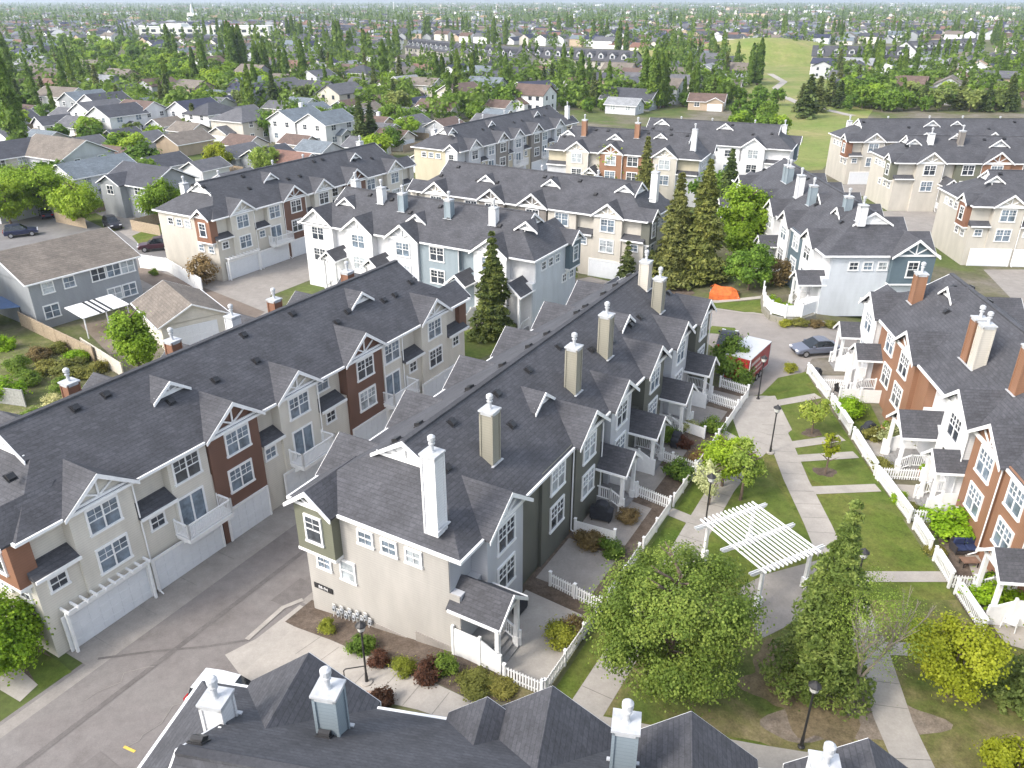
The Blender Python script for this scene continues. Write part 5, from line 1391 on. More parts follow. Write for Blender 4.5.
def armchair(label, px, py, rot, mat, group=None):
    x, y = at(px, py)
    t = thing('garden_chair', label, 'chair', (x, y, gz(x, y) + 0.045), rot, group)
    m = MB(); m.box(-0.27, 0.27, -0.27, 0.25, 0.4, 0.44); part('seat', m, mat, t)
    m = MB()
    for i in range(5): m.prism([(0.2, 0.46), (0.36, 0.95), (0.39, 0.95), (0.23, 0.46)], -0.25 + i * 0.105, -0.18 + i * 0.105, axis='x')
    m.prism([(0.33, 0.88), (0.37, 0.99), (0.42, 0.99), (0.37, 0.88)], -0.27, 0.27, axis='x'); part('backrest', m, mat, t)
    for sx in (-0.33, 0.27):
        m = MB(); m.box(sx, sx + 0.06, -0.3, 0.28, 0.62, 0.66); part('armrest', m, mat, t)
        for sy in (-0.28, 0.2):
            m = MB(); m.tube((sx + 0.03 + (-0.05 if sx < 0 else 0.05), sy + (-0.04 if sy < 0 else 0.06), 0), (sx + 0.03, sy + 0.03, 0.63), 0.03, 6); part('leg', m, mat, t)
armchair('white plastic armchair on the lower right patio', 1008, 628, radians(-40), WHITE)
armchair('dark garden chair leaning by the right picket divider', 985, 582, radians(170), DARK)
armchair('dark garden chair on the upper right patio', 838, 396, radians(30), DARK)
# planters
for (px, py, lab) in ((921, 476, 'terracotta flower pot beside the white steps'), (930, 480, 'terracotta pot with red flowers beside the white steps'), (884, 432, 'orange flower pot beside the barbecue behind the lime bush'), (946, 488, 'brown planter box below the brick wall window')):
    x, y = at(px, py)
    t = thing('flower_pot', lab, 'flower pot', (x, y, gz(x, y) + 0.04), 0, 'flower pots on the right patios')
    m = MB(); m.lathe([(0.2, 0), (0.28, 0.4), (0.32, 0.4), (0.32, 0.48), (0.26, 0.48)], n=12); part('pot', m, m_plain('terracotta', (0.4, 0.16, 0.08), 0.8, 0.15), t)
    o = obj('flowers', bush_mesh(1, BM['r'] if px in (930, 946) else BM['l'], 'r' if px in (930, 946) else 'l'), t, (0, 0, 0.44)); o.scale = (0.55, 0.55, 0.5)

# orange canopy
x, y = at(724, 297)
t = thing('canopy_tent', 'sagging orange tarp shelter under the tallest spruce', 'canopy', (x, y, gz(x, y)), radians(-15))
m = MB()
m.shell([[(-1.7, -1.1, 0.75), (-0.5, -1.2, 0.55), (-0.4, 0, 1.25), (-1.2, 0, 1.5)], [(-0.5, -1.2, 0.55), (0.8, -1.1, 0.6), (0.7, 0, 1.3), (-0.4, 0, 1.25)], [(0.8, -1.1, 0.6), (1.8, -1.2, 0.3), (1.3, 0, 1.0), (0.7, 0, 1.3)], [(-1.2, 0, 1.5), (-0.4, 0, 1.25), (-0.5, 1.2, 0.6), (-1.7, 1.1, 0.8)], [(-0.4, 0, 1.25), (0.7, 0, 1.3), (0.8, 1.2, 0.55), (-0.5, 1.2, 0.6)], [(0.7, 0, 1.3), (1.3, 0, 1.0), (1.8, 1.1, 0.35), (0.8, 1.2, 0.55)]], 0.04)
m.prism([(-1.7, 0.0), (1.8, 0.0), (1.78, 0.28), (0.8, 0.56), (-0.5, 0.5), (-1.68, 0.7)], -1.18, -1.1)
part('cover', m, m_plain('orange_tarp', (0.52, 0.12, 0.025), 0.8, 0.35, 2.5), t)
for sx in (-1.8, 1.8):
    for sy in (-1.2, 1.2):
        m = MB(); m.tube((sx * 0.9, sy * 0.85, -0.05), (sx * 0.88, sy * 0.85, 0.5), 0.03, 6); part('leg', m, CAPM, t)

# ------------------------------------------------------------------ vehicles
RUB = m_plain('rubber', (0.02, 0.02, 0.02), 0.85, 0.1)
RIM = m_plain('alloy', (0.5, 0.5, 0.52), 0.35, 0.05, 4, 0.8)
GLS = m_pane('car_glass', (0.02, 0.025, 0.03), 0.05)
def wheels(t, xs, ys, r=0.33):
    for x in xs:
        for y in ys:
            s = 1 if y > 0 else -1
            m = MB(); m.tube((x, y - 0.11, r), (x, y + 0.11, r), r, 18)
            w = part('wheel', m, RUB, t)
            m = MB(); m.tube((x, y + s * 0.1, r), (x, y + s * 0.125, r), r * 0.62, 12); part('rim', m, RIM, w)
def car(label, x, y, head, paint, kind='sedan', z=None, group='cars around the townhouses'):
    t = thing('parked_car', label, 'car', (x, y, (gz(x, y) if z is None else z) + 0.02), pi / 2 - radians(head), group)
    if kind == 'sedan':
        prof = [(-2.25, 0.32), (-2.3, 0.62), (-2.2, 0.88), (-1.55, 0.95), (1.05, 0.93), (1.95, 0.78), (2.25, 0.6), (2.28, 0.34)]
        cab = [(-1.75, 0.93), (-1.05, 1.4), (-0.55, 1.46), (0.2, 1.44), (1.1, 0.92)]
    else:
        prof = [(-2.2, 0.4), (-2.28, 0.8), (-2.2, 1.08), (1.0, 1.08), (1.95, 1.0), (2.22, 0.8), (2.25, 0.42)]
        cab = [(-2.1, 1.06), (-1.9, 1.68), (-1.5, 1.76), (0.1, 1.74), (0.95, 1.07)]
    m = MB(); m.prism(prof, -0.89, 0.89)
    b = part('body', m, paint, t); bv = b.modifiers.new('bevel', 'BEVEL'); bv.width = 0.1; bv.segments = 3
    # cabin narrower at the top
    m = MB(); n = len(cab)
    zt = max(q[1] for q in cab); zb = min(q[1] for q in cab)
    vs = []
    for s in (-1, 1):
        for (cx_, cz) in cab:
            k = 0.82 - 0.17 * (cz - zb) / (zt - zb)
            vs.append((cx_, s * k, cz))
    m.v = vs; m.f = [tuple(range(n)), tuple(range(2 * n - 1, n - 1, -1))] + [(i, n + i, n + (i + 1) % n, (i + 1) % n) for i in range(n)]; m.m = [0] * len(m.f)
    part('glasshouse', m, GLS, t)
    m = MB()
    top = [q for q in cab if q[1] > zt - 0.1]
    m.prism([(top[0][0] + 0.02, top[0][1] + 0.02), (top[-1][0] - 0.02, top[-1][1] + 0.02), (top[-1][0] - 0.02, top[-1][1] + 0.05), (0.5 * (top[0][0] + top[-1][0]), zt + 0.07), (top[0][0] + 0.02, top[0][1] + 0.05)], -0.64, 0.64)
    part('roof', m, paint, t)
    wheels(t, (-1.38, 1.38), (-0.82, 0.82), 0.33 if kind == 'sedan' else 0.38)
    zl = 0.66 if kind == 'sedan' else 0.85
    for y_ in (-0.62, 0.62):
        m = MB(); m.box(2.16, 2.3, y_ - 0.18, y_ + 0.18, zl - 0.06, zl + 0.07); part('headlight', m, m_plain('lamp_lens', (0.75, 0.77, 0.8), 0.15), t)
        m = MB(); m.box(-2.33, -2.2, y_ - 0.17, y_ + 0.17, zl, zl + 0.16); part('taillight', m, m_plain('red_lens', (0.35, 0.01, 0.01), 0.2), t)
        m = MB(); m.box(0.6, 0.82, y_ * 1.5 - 0.08, y_ * 1.5 + 0.08, prof[3][1] + 0.02, prof[3][1] + 0.16); part('mirror', m, paint, t)
    m = MB(); m.box(2.26, 2.3, -0.4, 0.4, 0.4, 0.54); part('grille', m, BLACKP, t)
def paint(k, c): return m_plain('paint_' + k, c, 0.28, 0.03, 1, 0.2, 0.6)
car('silver sedan parked beside the upper right white deck', 29.0, 69.3, 262, paint('silver', (0.16, 0.175, 0.22)))
car('black hatchback partly hidden behind the red trailer', *at(727, 345), 20, paint('black', (0.02, 0.02, 0.028)))
car('dark maroon sport utility car by the white vinyl fence', *at(156, 250), 250, paint('maroon', (0.06, 0.02, 0.03)), 'suv')
car('dark navy sedan parked under the large street tree', *at(47, 217), 325, paint('navy', (0.02, 0.025, 0.05)))
car('dark blue car at the left edge beyond the grey roof', *at(22, 236), 60, paint('blue', (0.025, 0.03, 0.07)), 'suv')
car('dark blue car under the tan open garage roof', *at(192, 146), 120, paint('night', (0.03, 0.03, 0.09)))
car('white car mostly hidden behind the left end of the nearest roof', -13.6, 28.1, 105, paint('white', (0.72, 0.72, 0.72)), 'suv')
car('pale car on the driveway left of the white house row', *at(35, 170), 130, paint('pale', (0.5, 0.5, 0.5)))

tr = thing('cargo_trailer', 'red enclosed cargo trailer with white roof and pale lettering beside the hedge', 'trailer', (21.0, 64.3, gz(21, 64.3) + 0.02), pi / 2 - radians(36))
RED = m_plain('trailer_red', (0.28, 0.02, 0.025), 0.4, 0.06, 2)
m = MB(); m.box(-2.5, 2.5, -1.12, 1.12, 0.5, 2.72); part('body', m, RED, tr)
m = MB(); m.box(-2.53, 2.53, -1.15, 1.15, 2.68, 2.76); m.box(-0.25, 0.25, -0.2, 0.2, 2.76, 2.84); part('roof', m, m_plain('trailer_roof', (0.5, 0.51, 0.52), 0.5, 0.06, 2), tr)
m = MB()
for x_ in (-2.53, 2.45):
    for y_ in (-1.15, 1.07): m.box(x_, x_ + 0.08, y_, y_ + 0.08, 0.5, 2.68)
m.box(-2.53, 2.53, -1.14, 1.14, 0.44, 0.52); part('trim', m, CAPM, tr)
m = MB()
rl = random.Random(5)
for z0, hh, n0 in ((1.9, 0.3, 6), (1.35, 0.22, 9), (0.95, 0.14, 11)):
    xx = -2.1
    for i in range(n0):
        w_ = rl.uniform(0.1, 0.3)
        m.box(xx, xx + w_, -1.126, -1.115, z0, z0 + hh); xx += w_ + 0.09
part('side_lettering', m, m_plain('pale_decal', (0.6, 0.55, 0.55), 0.5, 0.1), tr)
m = MB(); m.box(-2.56, -2.51, -1.0, -0.02, 0.56, 2.6); m.box(-2.56, -2.51, 0.02, 1.0, 0.56, 2.6); part('rear_door', m, m_plain('trailer_red_door', (0.34, 0.025, 0.025), 0.4, 0.06, 2), tr)
m = MB(); m.tube((2.5, -0.8, 0.5), (3.6, 0, 0.5), 0.05, 6); m.tube((2.5, 0.8, 0.5), (3.6, 0, 0.5), 0.05, 6); m.tube((3.3, 0, -0.0), (3.3, 0, 0.75), 0.04, 6); part('hitch', m, DARK, tr)
wheels(tr, (-0.45, 0.4), (-1.1, 1.1), 0.34)

# ------------------------------------------------------------------ detached houses
ROOF_GAIN = 0.8
ROOFS = {'charcoal': (0.07, 0.072, 0.085), 'grey': (0.13, 0.13, 0.14), 'brown': (0.15, 0.1, 0.08), 'tan': (0.2, 0.17, 0.14), 'blue grey': (0.17, 0.2, 0.225), 'red brown': (0.22, 0.12, 0.09), 'pale grey': (0.3, 0.31, 0.32), 'navy': (0.045, 0.05, 0.085), 'peach': (0.42, 0.28, 0.17)}
ROOFS = {k: dk(v, ROOF_GAIN) for k, v in ROOFS.items()}
HW = {'white': 'white', 'cream': 'cream', 'grey': 'midgrey', 'pale blue': 'paleblue', 'tan': 'tan', 'beige': 'greige', 'light grey': 'lightgrey', 'yellow': 'yellow'}
def house(label, px, py, head, L, Wd, st, roofk, wallk, kind='gable', wing=None, pitch=0.5, name='detached_house', cat='house', group=None, xy=None, win=True, chim=False, garage=None):
    """house with its ridge along local x; (px, py) is where the middle of its roof shows"""
    ze = 5.3 if st == 2 else (2.7 if st == 1 else st)
    rise = pitch * (Wd / 2 + 0.4)
    x, y = xy or at(px, py, ze + rise * 0.6)
    z0 = 0.0
    t = thing(name, label, cat, (x, y, z0), pi / 2 - radians(head), group)
    sh = m_shingle('house_' + roofk.replace(' ', '_'), ROOFS[roofk]); wm = wall(HW[wallk])
    a, b, o = L / 2, Wd / 2, 0.45
    zr = ze + rise
    m = MB(); m.box(-a, a, -b, b, -0.3, ze)
    if kind == 'gable':
        for s in (-1, 1): m.prism([(-b, ze - 0.1), (b, ze - 0.1), (0, ze + pitch * b - 0.0)], s * a - 0.1, s * a + (0.0 if s > 0 else 0.1) if s > 0 else s * a + 0.1, axis='x') if s > 0 else m.prism([(-b, ze - 0.1), (b, ze - 0.1), (0, ze + pitch * b)], -a, -a + 0.1, axis='x')
    part('wall', m, wm, t)
    m = MB()
    if kind == 'gable':
        m.shell([[(-a - o, -b - o, ze), (a + o, -b - o, ze), (a + o, 0, zr), (-a - o, 0, zr)], [(a + o, b + o, ze), (-a - o, b + o, ze), (-a - o, 0, zr), (a + o, 0, zr)]], 0.16)
    else:
        r = min(b + o, a + o - 0.3)
        m.shell([[(-a - o, -b - o, ze), (a + o, -b - o, ze), (a + o - r, 0, zr), (-a - o + r, 0, zr)], [(a + o, b + o, ze), (-a - o, b + o, ze), (-a - o + r, 0, zr), (a + o - r, 0, zr)],
                 [(-a - o, b + o, ze), (-a - o, -b - o, ze), (-a - o + r, 0, zr)], [(a + o, -b - o, ze), (a + o, b + o, ze), (a + o - r, 0, zr)]], 0.16)
    rf = part('roof', m, sh, t)
    m = MB()
    for y_ in (-b - o - 0.1, b + o + 0.003): m.box(-a - o, a + o, y_, y_ + 0.097, ze - 0.16, ze - 0.01)
    if kind == 'gable':
        for s in (-1, 1):
            x0_ = s * (a + o) + (0.003 if s > 0 else -0.063)
            m.prism([(-b - o, ze - 0.16), (0, zr - 0.16), (b + o, ze - 0.16), (b + o, ze), (0, zr), (-b - o, ze)], x0_, x0_ + 0.06, axis='x')
    part('fascia', m, WHITE, rf)
    if chim:
        m = MB(); m.box(a * 0.4, a * 0.4 + 0.7, 0.3, 1.0, zr - 1.2, zr + 0.8); m.box(a * 0.4 - 0.08, a * 0.4 + 0.78, 0.22, 1.08, zr + 0.8, zr + 0.9); part('chimney', m, WHITE, rf)
    if win:
        rows_ = [1.1] if ze < 4 else [1.0, 3.75]
        for s, M, ln, rot in ((-1, I4, a, 0.0), (1, Matrix.Rotation(pi, 4, 'Z'), a, pi)):
            n = max(2, int(L / 4))
            for z in rows_:
                for i in range(n):
                    u = -a + L * (i + 0.5) / n
                    if wing and s == -1 and abs(u - wing[0]) < wing[1] / 2 + 0.6: continue
                    fr, ps = win_meshes(*WK['w'])
                    p = M @ Vector((u, -b, z + 0.15))
                    w_ = obj('window', fr, t, p, rot); obj('pane', ps[RW.choice([0, 0, 3, 1, 2])], w_)
        for rot, ln in ((-pi / 2, -1), (pi / 2, 1)):
            M = Matrix.Rotation(rot, 4, 'Z')
            for z in rows_:
                for u in ((-Wd * 0.22, Wd * 0.22) if Wd > 7 else (0,)):
                    if garage == ln and z < 2: continue
                    fr, ps = win_meshes(*WK['m'])
                    w_ = obj('window', fr, t, M @ Vector((u, -a, z + 0.2)), rot); obj('pane', ps[RW.choice([0, 0, 3, 1])], w_)
    if garage:
        M = Matrix.Rotation(garage * pi / 2, 4, 'Z')
        obj('garage_door', garage_door_mesh(4.6, 2.15), t, M @ Vector((0, -a - 0.01, 0.02)), garage * pi / 2)
    if wing:      # (u, width, depth, storeys, garage?)
        u, w, d, ws, gd = wing
        wz = 5.3 if ws == 2 else 2.75
        m = MB(); m.box(u - w / 2, u + w / 2, -b - d, -b + 0.3, -0.3, wz); m.prism([(u - w / 2, wz - 0.1), (u + w / 2, wz - 0.1), (u, wz + pitch * w / 2)], -b - d, -b - d + 0.1)
        wg = part('front_wing', m, wm, t)
        m = MB(); k = w / 2 + 0.4; zz = wz + pitch * k
        yb = -b + (0.3 if ws == 1 else min(b, (zz - ze) / pitch if zz > ze else 0) + 0.2)
        m.shell([[(u - k, -b - d - 0.4, wz), (u, -b - d - 0.4, zz), (u, yb, zz), (u - k, yb, wz)], [(u, -b - d - 0.4, zz), (u + k, -b - d - 0.4, wz), (u + k, yb, wz), (u, yb, zz)]], 0.15)
        part('wing_roof', m, sh, wg)
        m = MB(); rake_trim(m, u, k + 0.02, wz - 0.01, pitch, -b - d - 0.47, -b - d - 0.404, t=0.16, beam=False); part('wing_trim', m, WHITE, wg)
        if gd: obj('garage_door', garage_door_mesh(4.6, 2.15), wg, (u, -b - d - 0.01, 0.02))
        else:
            fr, ps = win_meshes(*WK['w']); w_ = obj('window', fr, wg, (u, -b - d, wz - 1.6)); obj('pane', ps[0], w_)
    return t

# grey duplex with its white awning, and what stands near it
gh = house('grey sided house with tan roof and white awning at its back', 0, 0, 35, 12.2, 11.0, 2, 'tan', 'grey', xy=(-51.6, 86.8), pitch=0.42, win=False)
MATS_GH = wall('midgrey')
for u, z, k in ((-4.2, 3.8, 'm'), (-1.9, 3.8, 'm'), (1.4, 3.7, 'w'), (3.2, 3.7, 'w'), (4.9, 3.7, 'w'), (-4.4, 1.1, 'w'), (2.8, 1.0, 'w'), (4.6, 1.0, 'w')):
    fr, ps = win_meshes(*WK[k]); w_ = obj('window', fr, gh, (u, -5.5, z)); obj('pane', ps[RW.choice([0, 1, 2])], w_)
aw = thing('awning', 'white striped patio awning behind the grey sided house', 'awning', (*at(90, 303, 2.6), 0), pi / 2 - radians(35))
m = MB(); m.shell([[(-2.6, -3.1, 2.35), (2.6, -3.1, 2.35), (2.6, 0.3, 2.8), (-2.6, 0.3, 2.8)]], 0.08)
part('canopy', m, WHITE, aw)
m = MB()
for x_ in (-0.6, 0.0, 0.6): m.shell([[(x_ - 0.14, -3.11, 2.36), (x_ + 0.14, -3.11, 2.36), (x_ + 0.14, 0.3, 2.81), (x_ - 0.14, 0.3, 2.81)]], 0.05)
part('stripes', m, DARK, aw)
for x_ in (-2.4, 0, 2.4):
    m = MB(); m.box(x_ - 0.05, x_ + 0.05, -3.0, -2.9, -0.1, 2.35); part('post', m, WHITE, aw)
bc = thing('blue_canopy', 'blue fabric canopy at the left edge behind the wooden fence', 'canopy', (*at(8, 322), 0), radians(20))
m = MB(); m.shell([[(-2, -1.6, 2.1), (2, -1.6, 2.1), (2, 1.6, 2.5), (-2, 1.6, 2.5)]], 0.06); part('cover', m, m_plain('blue_fabric', (0.1, 0.17, 0.32), 0.7, 0.15), bc)
for x_ in (-1.8, 1.8):
    for y_ in (-1.4, 1.4):
        m = MB(); m.tube((x_, y_, -0.1), (x_, y_, 2.1), 0.05, 6); part('leg', m, DARK, bc)

house('white house at the left edge behind the blue canopy', 0, 0, 35, 11, 9, 2, 'tan', 'white', xy=(-61.5, 75.5))
house('brown roofed single garage with white door beside the cream townhouse row', 178, 298, 142, 8.6, 6.4, 1, 'tan', 'beige', garage=1, name='garage', cat='garage', win=False)
house('dark roofed house with white front gable and front porch by the lime tree', 148, 170, 120, 11, 9, 2, 'charcoal', 'grey', wing=(-2.5, 5, 1.2, 2, False))
house('pale blue roofed house with white gable front behind the street trees', 92, 163, 30, 12, 7.5, 2, 'blue grey', 'white', wing=(0, 4, 1, 1, False))
house('wide tan roofed house behind the tallest left poplar', 62, 143, 120, 15, 11, 2, 'tan', 'light grey', wing=(3, 5.5, 2.5, 1, True))
house('cream gabled house at the left edge beside the tall poplar', 5, 146, 30, 12, 9, 2, 'charcoal', 'cream')
house('white gabled cottage with dark roof left of the poplar', 14, 114, 30, 9, 7, 1, 'charcoal', 'white')
house('white gabled house with dark roof above the tan roofed house', 55, 118, 40, 9, 7, 1, 'charcoal', 'white')
house('grey roofed bungalow with teal patio in the left suburb', 82, 120, 120, 11, 8, 1, 'grey', 'white')
house('brown roofed bungalow right of the teal patio bungalow', 100, 119, 30, 10, 8, 1, 'brown', 'white')
house('small brown roofed shed house behind the dark gabled house', 118, 150, 120, 9, 7, 1, 'brown', 'tan')
house('white twin garage with charcoal roof, left one', 122, 131, 30, 7, 6, 1, 'charcoal', 'white', name='garage', cat='garage', win=False)
house('white garage with grey roof right of the twin garage', 142, 135, 30, 8, 6.5, 1, 'grey', 'white', name='garage', cat='garage', win=False)
house('tan garage with brown grey roof and open front', 184, 135, 30, 10, 7.5, 1, 'tan', 'tan', name='garage', cat='garage', win=False)
house('small white garage behind the white chimney of the cream row', 205, 162, 30, 6.5, 5.5, 1, 'grey', 'white', name='garage', cat='garage', win=False, garage=-1)
house('white garage with grey gable roof beside the fruit tree', 238, 148, 30, 8, 7, 1, 'grey', 'white', name='garage', cat='garage', win=False, garage=-1)
house('grey garage with charcoal roof right of the fruit tree', 268, 150, 30, 9, 7, 1, 'charcoal', 'grey', name='garage', cat='garage', win=False)
house('red brown roofed garage behind the cream row chimneys', 294, 155, 120, 9, 7, 1, 'red brown', 'white', name='garage', cat='garage', win=False)
house('white house with small front gable and dark blue roof behind the tan garage', 194, 103, 30, 11, 9, 2, 'navy', 'white', wing=(2, 4.5, 1.2, 1, True))
house('white house with grey blue roof right of the dark blue roof', 212, 106, 30, 11, 9, 2, 'charcoal', 'white', 'hip', wing=(0, 4.5, 2, 1, False))
house('cream house with grey hipped roof and white front gable', 240, 112, 120, 11, 9.5, 2, 'grey', 'cream', 'hip', wing=(0, 5.5, 3, 1, True))
house('white house with pale slate roof, left of a pair', 296, 112, 30, 11, 9, 2, 'blue grey', 'white', chim=True)
house('white house with pale slate roof, right of a pair', 326, 115, 30, 11, 9, 2, 'blue grey', 'white', wing=(0, 4, 1.5, 1, False))
house('brown roofed house behind the dark spruce left of the yellow wall', 368, 119, 120, 13, 9, 1, 'brown', 'tan', chim=True)
house('brown roofed bungalow with cream gable left of the leafy gardens', 440, 103, 120, 13, 9, 1, 'brown', 'cream', wing=(-3, 5, 2, 1, False))
house('navy roofed house left of the brown roofed bungalow', 416, 100, 30, 9, 8, 1, 'navy', 'white')
house('brown roofed house above the leafy gardens', 388, 97, 60, 12, 8, 1, 'brown', 'beige')
house('white house with pale roof and black round window', 405, 78, 40, 10, 8, 2, 'pale grey', 'white')
house('beige house beside the white house with pale roof', 425, 80, 120, 11, 8, 2, 'tan', 'cream', wing=(0, 4, 1.5, 1, False))
house('cream gabled house with brown roof right of three poplars', 460, 86, 40, 12, 9, 2, 'brown', 'cream')
house('white twin gabled house with navy roof', 534, 84, 60, 12, 9, 2, 'navy', 'white', wing=(-3, 5, 1.5, 2, False))
house('tan roofed house with cream gable behind the white twin gabled house', 497, 70, 110, 14, 9, 1, 'tan', 'cream', wing=(-3, 5.5, 2, 1, False))
house('small red roofed house behind the green garden trees', 538, 68, 120, 10, 8, 1, 'red brown', 'white')
house('grey roofed house left of the cream gabled house', 440, 70, 30, 10, 8, 1, 'grey', 'light grey')
house('charcoal roofed house below the far white terraces', 560, 72, 120, 13, 9, 1, 'charcoal', 'white')
house('white small gabled house with red roof beside the green hedge', 330, 86, 120, 11, 8, 1, 'red brown', 'white', wing=(2, 5, 1.5, 1, False))
house('navy roofed house beside the tall twin poplars', 272, 82, 120, 12, 10, 1, 'navy', 'white', 'hip')
house('white narrow house with dark roof among poplars', 318, 72, 30, 11, 8, 2, 'grey', 'white')
house('dark hipped house right of the narrow white house', 362, 68, 120, 12, 10, 2, 'charcoal', 'cream', 'hip')
house('white gable house left of the dark poplar pair', 376, 57, 30, 10, 8, 2, 'grey', 'white')
house('charcoal wide roofed house beside the white trailer roofs', 632, 92, 120, 17, 12, 2.9, 'charcoal', 'grey')
house('grey house with white deck roof beneath the charcoal wide roof', 625, 100, 120, 10, 7, 1, 'pale grey', 'light grey')
house('tan flat roofed house behind the poplar row', 680, 70, 100, 14, 9, 2, 'tan', 'grey')
house('grey two storey house with pale roof beside the poplars', 708, 66, 30, 11, 9, 2, 'pale grey', 'grey')
house('tan bungalow with white trim below the grey two storey house', 722, 82, 110, 14, 9, 1, 'tan', 'grey')
house('pale roofed small house near the meadow path', 733, 76, 110, 9, 7, 1, 'pale grey', 'white')
house('red brown house with white garage beside the shrubs', 708, 96, 110, 11, 8, 1, 'brown', 'tan', wing=(3, 5, 1, 1, True))
house('brown roofed house with large white gable right of the meadow', 888, 76, 60, 15, 10, 1, 'brown', 'white', 'gable')
house('pale grey hipped house behind the brown roof with white gable', 918, 68, 110, 17, 11, 1, 'pale grey', 'white', 'hip')
house('dark brown roofed house above the far right row', 944, 82, 110, 15, 10, 1, 'brown', 'cream', wing=(3, 5, 2, 1, False))
house('peach roofed house near the right edge', 980, 63, 30, 11, 9, 2, 'peach', 'white', wing=(0, 4, 1.5, 1, True))
house('white house left of the peach roofed house', 958, 66, 30, 11, 9, 2, 'brown', 'white')
house('navy roofed house at the right edge', 1006, 66, 110, 13, 9, 1, 'navy', 'yellow', chim=True)
house('brown house with small white gable near the right edge trees', 1002, 92, 110, 14, 9, 1, 'brown', 'tan', wing=(0, 4.5, 2, 1, False))
house('tan roofed house behind the right edge poplars', 850, 82, 110, 13, 9, 1, 'charcoal', 'white')
for i, (px, py, rk, wk) in enumerate(((98, 104, 'grey', 'white'), (116, 108, 'charcoal', 'white'), (140, 104, 'brown', 'white'), (84, 94, 'blue grey', 'grey'), (104, 96, 'charcoal', 'white'))):
    house(('white house with grey roof beside the slim poplar', 'white house in the long left row, charcoal roof', 'white house with wide brown roof at the right end of the left row', 'pale blue roofed house at the upper left end of the white row', 'dark roofed house hiding behind the white row')[i], px, py, 30 if i != 2 else 120, 11, 9, 2, rk, wk, wing=(0, 4, 1.5, 1, False))
for i, (px, py) in enumerate(((24, 50), (29, 54), (34, 58), (39, 62), (44, 66), (49, 71), (54, 76), (60, 82), (62, 90))):
    rk = ('navy', 'blue grey', 'pale grey', 'grey', 'tan', 'tan', 'brown', 'red brown', 'tan')[i]
    house('%s roofed house beside the leafy belt, %s in its row' % (rk, ('first', 'second', 'third', 'fourth', 'fifth', 'sixth', 'seventh', 'eighth', 'ninth')[i]), px, py, 115, 14, 9, 2, rk, 'beige' if i % 2 else 'white', win=i > 4, group='houses along the green corridor')

# far terraces with dormers
def terrace(label, p0, p1, wk='beige_wall'):
    a = Vector(at(*p0, 6.0)); b = Vector(at(*p1, 6.0))
    d = b - a; L = d.length
    t = thing('dormered_terrace', label, 'terrace', (a.x, a.y, 0), math.atan2(d.y, d.x), 'dormered terraces in the distance')
    t.scale = (1, 1.25, 1.12)
    m = MB(); m.box(0, L, 0, 11, -0.3, 5.6)
    for s in (0.0, L - 0.1): m.prism([(0, 5.5), (11, 5.5), (5.5, 9.2)], s, s + 0.1, axis='x')
    part('wall', m, wall(wk), t)
    m = MB(); m.shell([[(-0.4, -0.4, 5.5), (L + 0.4, -0.4, 5.5), (L + 0.4, 5.5, 9.6), (-0.4, 5.5, 9.6)], [(L + 0.4, 11.4, 5.5), (-0.4, 11.4, 5.5), (-0.4, 5.5, 9.6), (L + 0.4, 5.5, 9.6)]], 0.2)
    part('roof', m, S_ROOF, t)
    n = int(L / 6.5)
    for i in range(n):
        u = L * (i + 0.5) / n
        m = MB(); m.box(u - 1.4, u + 1.4, 0.9, 4.0, 6.0, 8.0); m.prism([(u - 1.4, 7.95), (u + 1.4, 7.95), (u, 8.9)], 0.9, 4.5)
        dm = part('dormer', m, wall('lightgrey'), t)
        m = MB(); m.shell([[(u - 1.7, 0.6, 7.85), (u, 0.6, 9.0), (u, 5, 9.0), (u - 1.7, 4.2, 7.85)], [(u, 0.6, 9.0), (u + 1.7, 0.6, 7.85), (u + 1.7, 4.2, 7.85), (u, 5, 9.0)]], 0.12); part('dormer_roof', m, S_ROOF, dm)
        m = MB(); m.box(u - 0.8, u + 0.8, 0.84, 0.91, 6.6, 7.7); part('window', m, PANES[0], dm)
        for z in (0.9, 3.6):
            m = MB(); m.box(u - 0.9, u + 0.9, -0.06, 0.01, z, z + 1.3); part('window', m, PANES[0], t)
terrace('far white terrace with dormers, right of the centre', (512, 56), (628, 63))
terrace('far cream terrace with dormers left of the dark evergreen', (455, 52), (512, 59))
terrace('far cream terrace with dormers farthest left', (405, 47), (452, 53))
terrace('far white terrace with big dormers right of the meadow', (812, 56), (908, 58))
terrace('far grey terrace with four dormers at the upper right', (916, 51), (985, 47), 'lightgrey')
# school, steeple, roadside mast
a = at(140, 36, 0)
sc = thing('school_building', 'long low white school building beyond the green corridor', 'school', (a[0], a[1], 0), radians(-4))
m = MB(); m.box(0, 62, 0, 26, -0.3, 7.5); m.box(66.5, 128, -3, 24, -0.3, 8.6); m.box(61.9, 66.6, 4, 20, -0.3, 6); m.box(20, 40, 5, 22, 7.4, 10.5); part('wall', m, m_siding('school', (0.66, 0.66, 0.6)), sc)
m = MB(); m.box(-0.3, 62.3, -0.3, 26.3, 7.5, 7.9); m.box(66.2, 128.3, -3.3, 24.3, 8.6, 9.0); part('roof', m, m_plain('flat_roof', (0.55, 0.56, 0.56), 0.8, 0.1, 1), sc)
for i in range(14):
    m = MB(); m.box(3 + i * 9, 7.5 + i * 9, (-0.06 if i < 6 else -3.06), (0.02 if i < 6 else -2.98), 3.5, 6.0)
    if not 6 < i < 8: part('window', m, PANES[0], sc)
a = at(193, 19, 0)
stp = thing('church', 'distant white church with pointed steeple', 'church', (a[0], a[1], 0))
m = MB(); m.box(-8, 8, -5, 5, -0.3, 6); m.prism([(-5, 6), (5, 6), (0, 10)], -8, 8, axis='x'); part('wall', m, WHITE, stp)
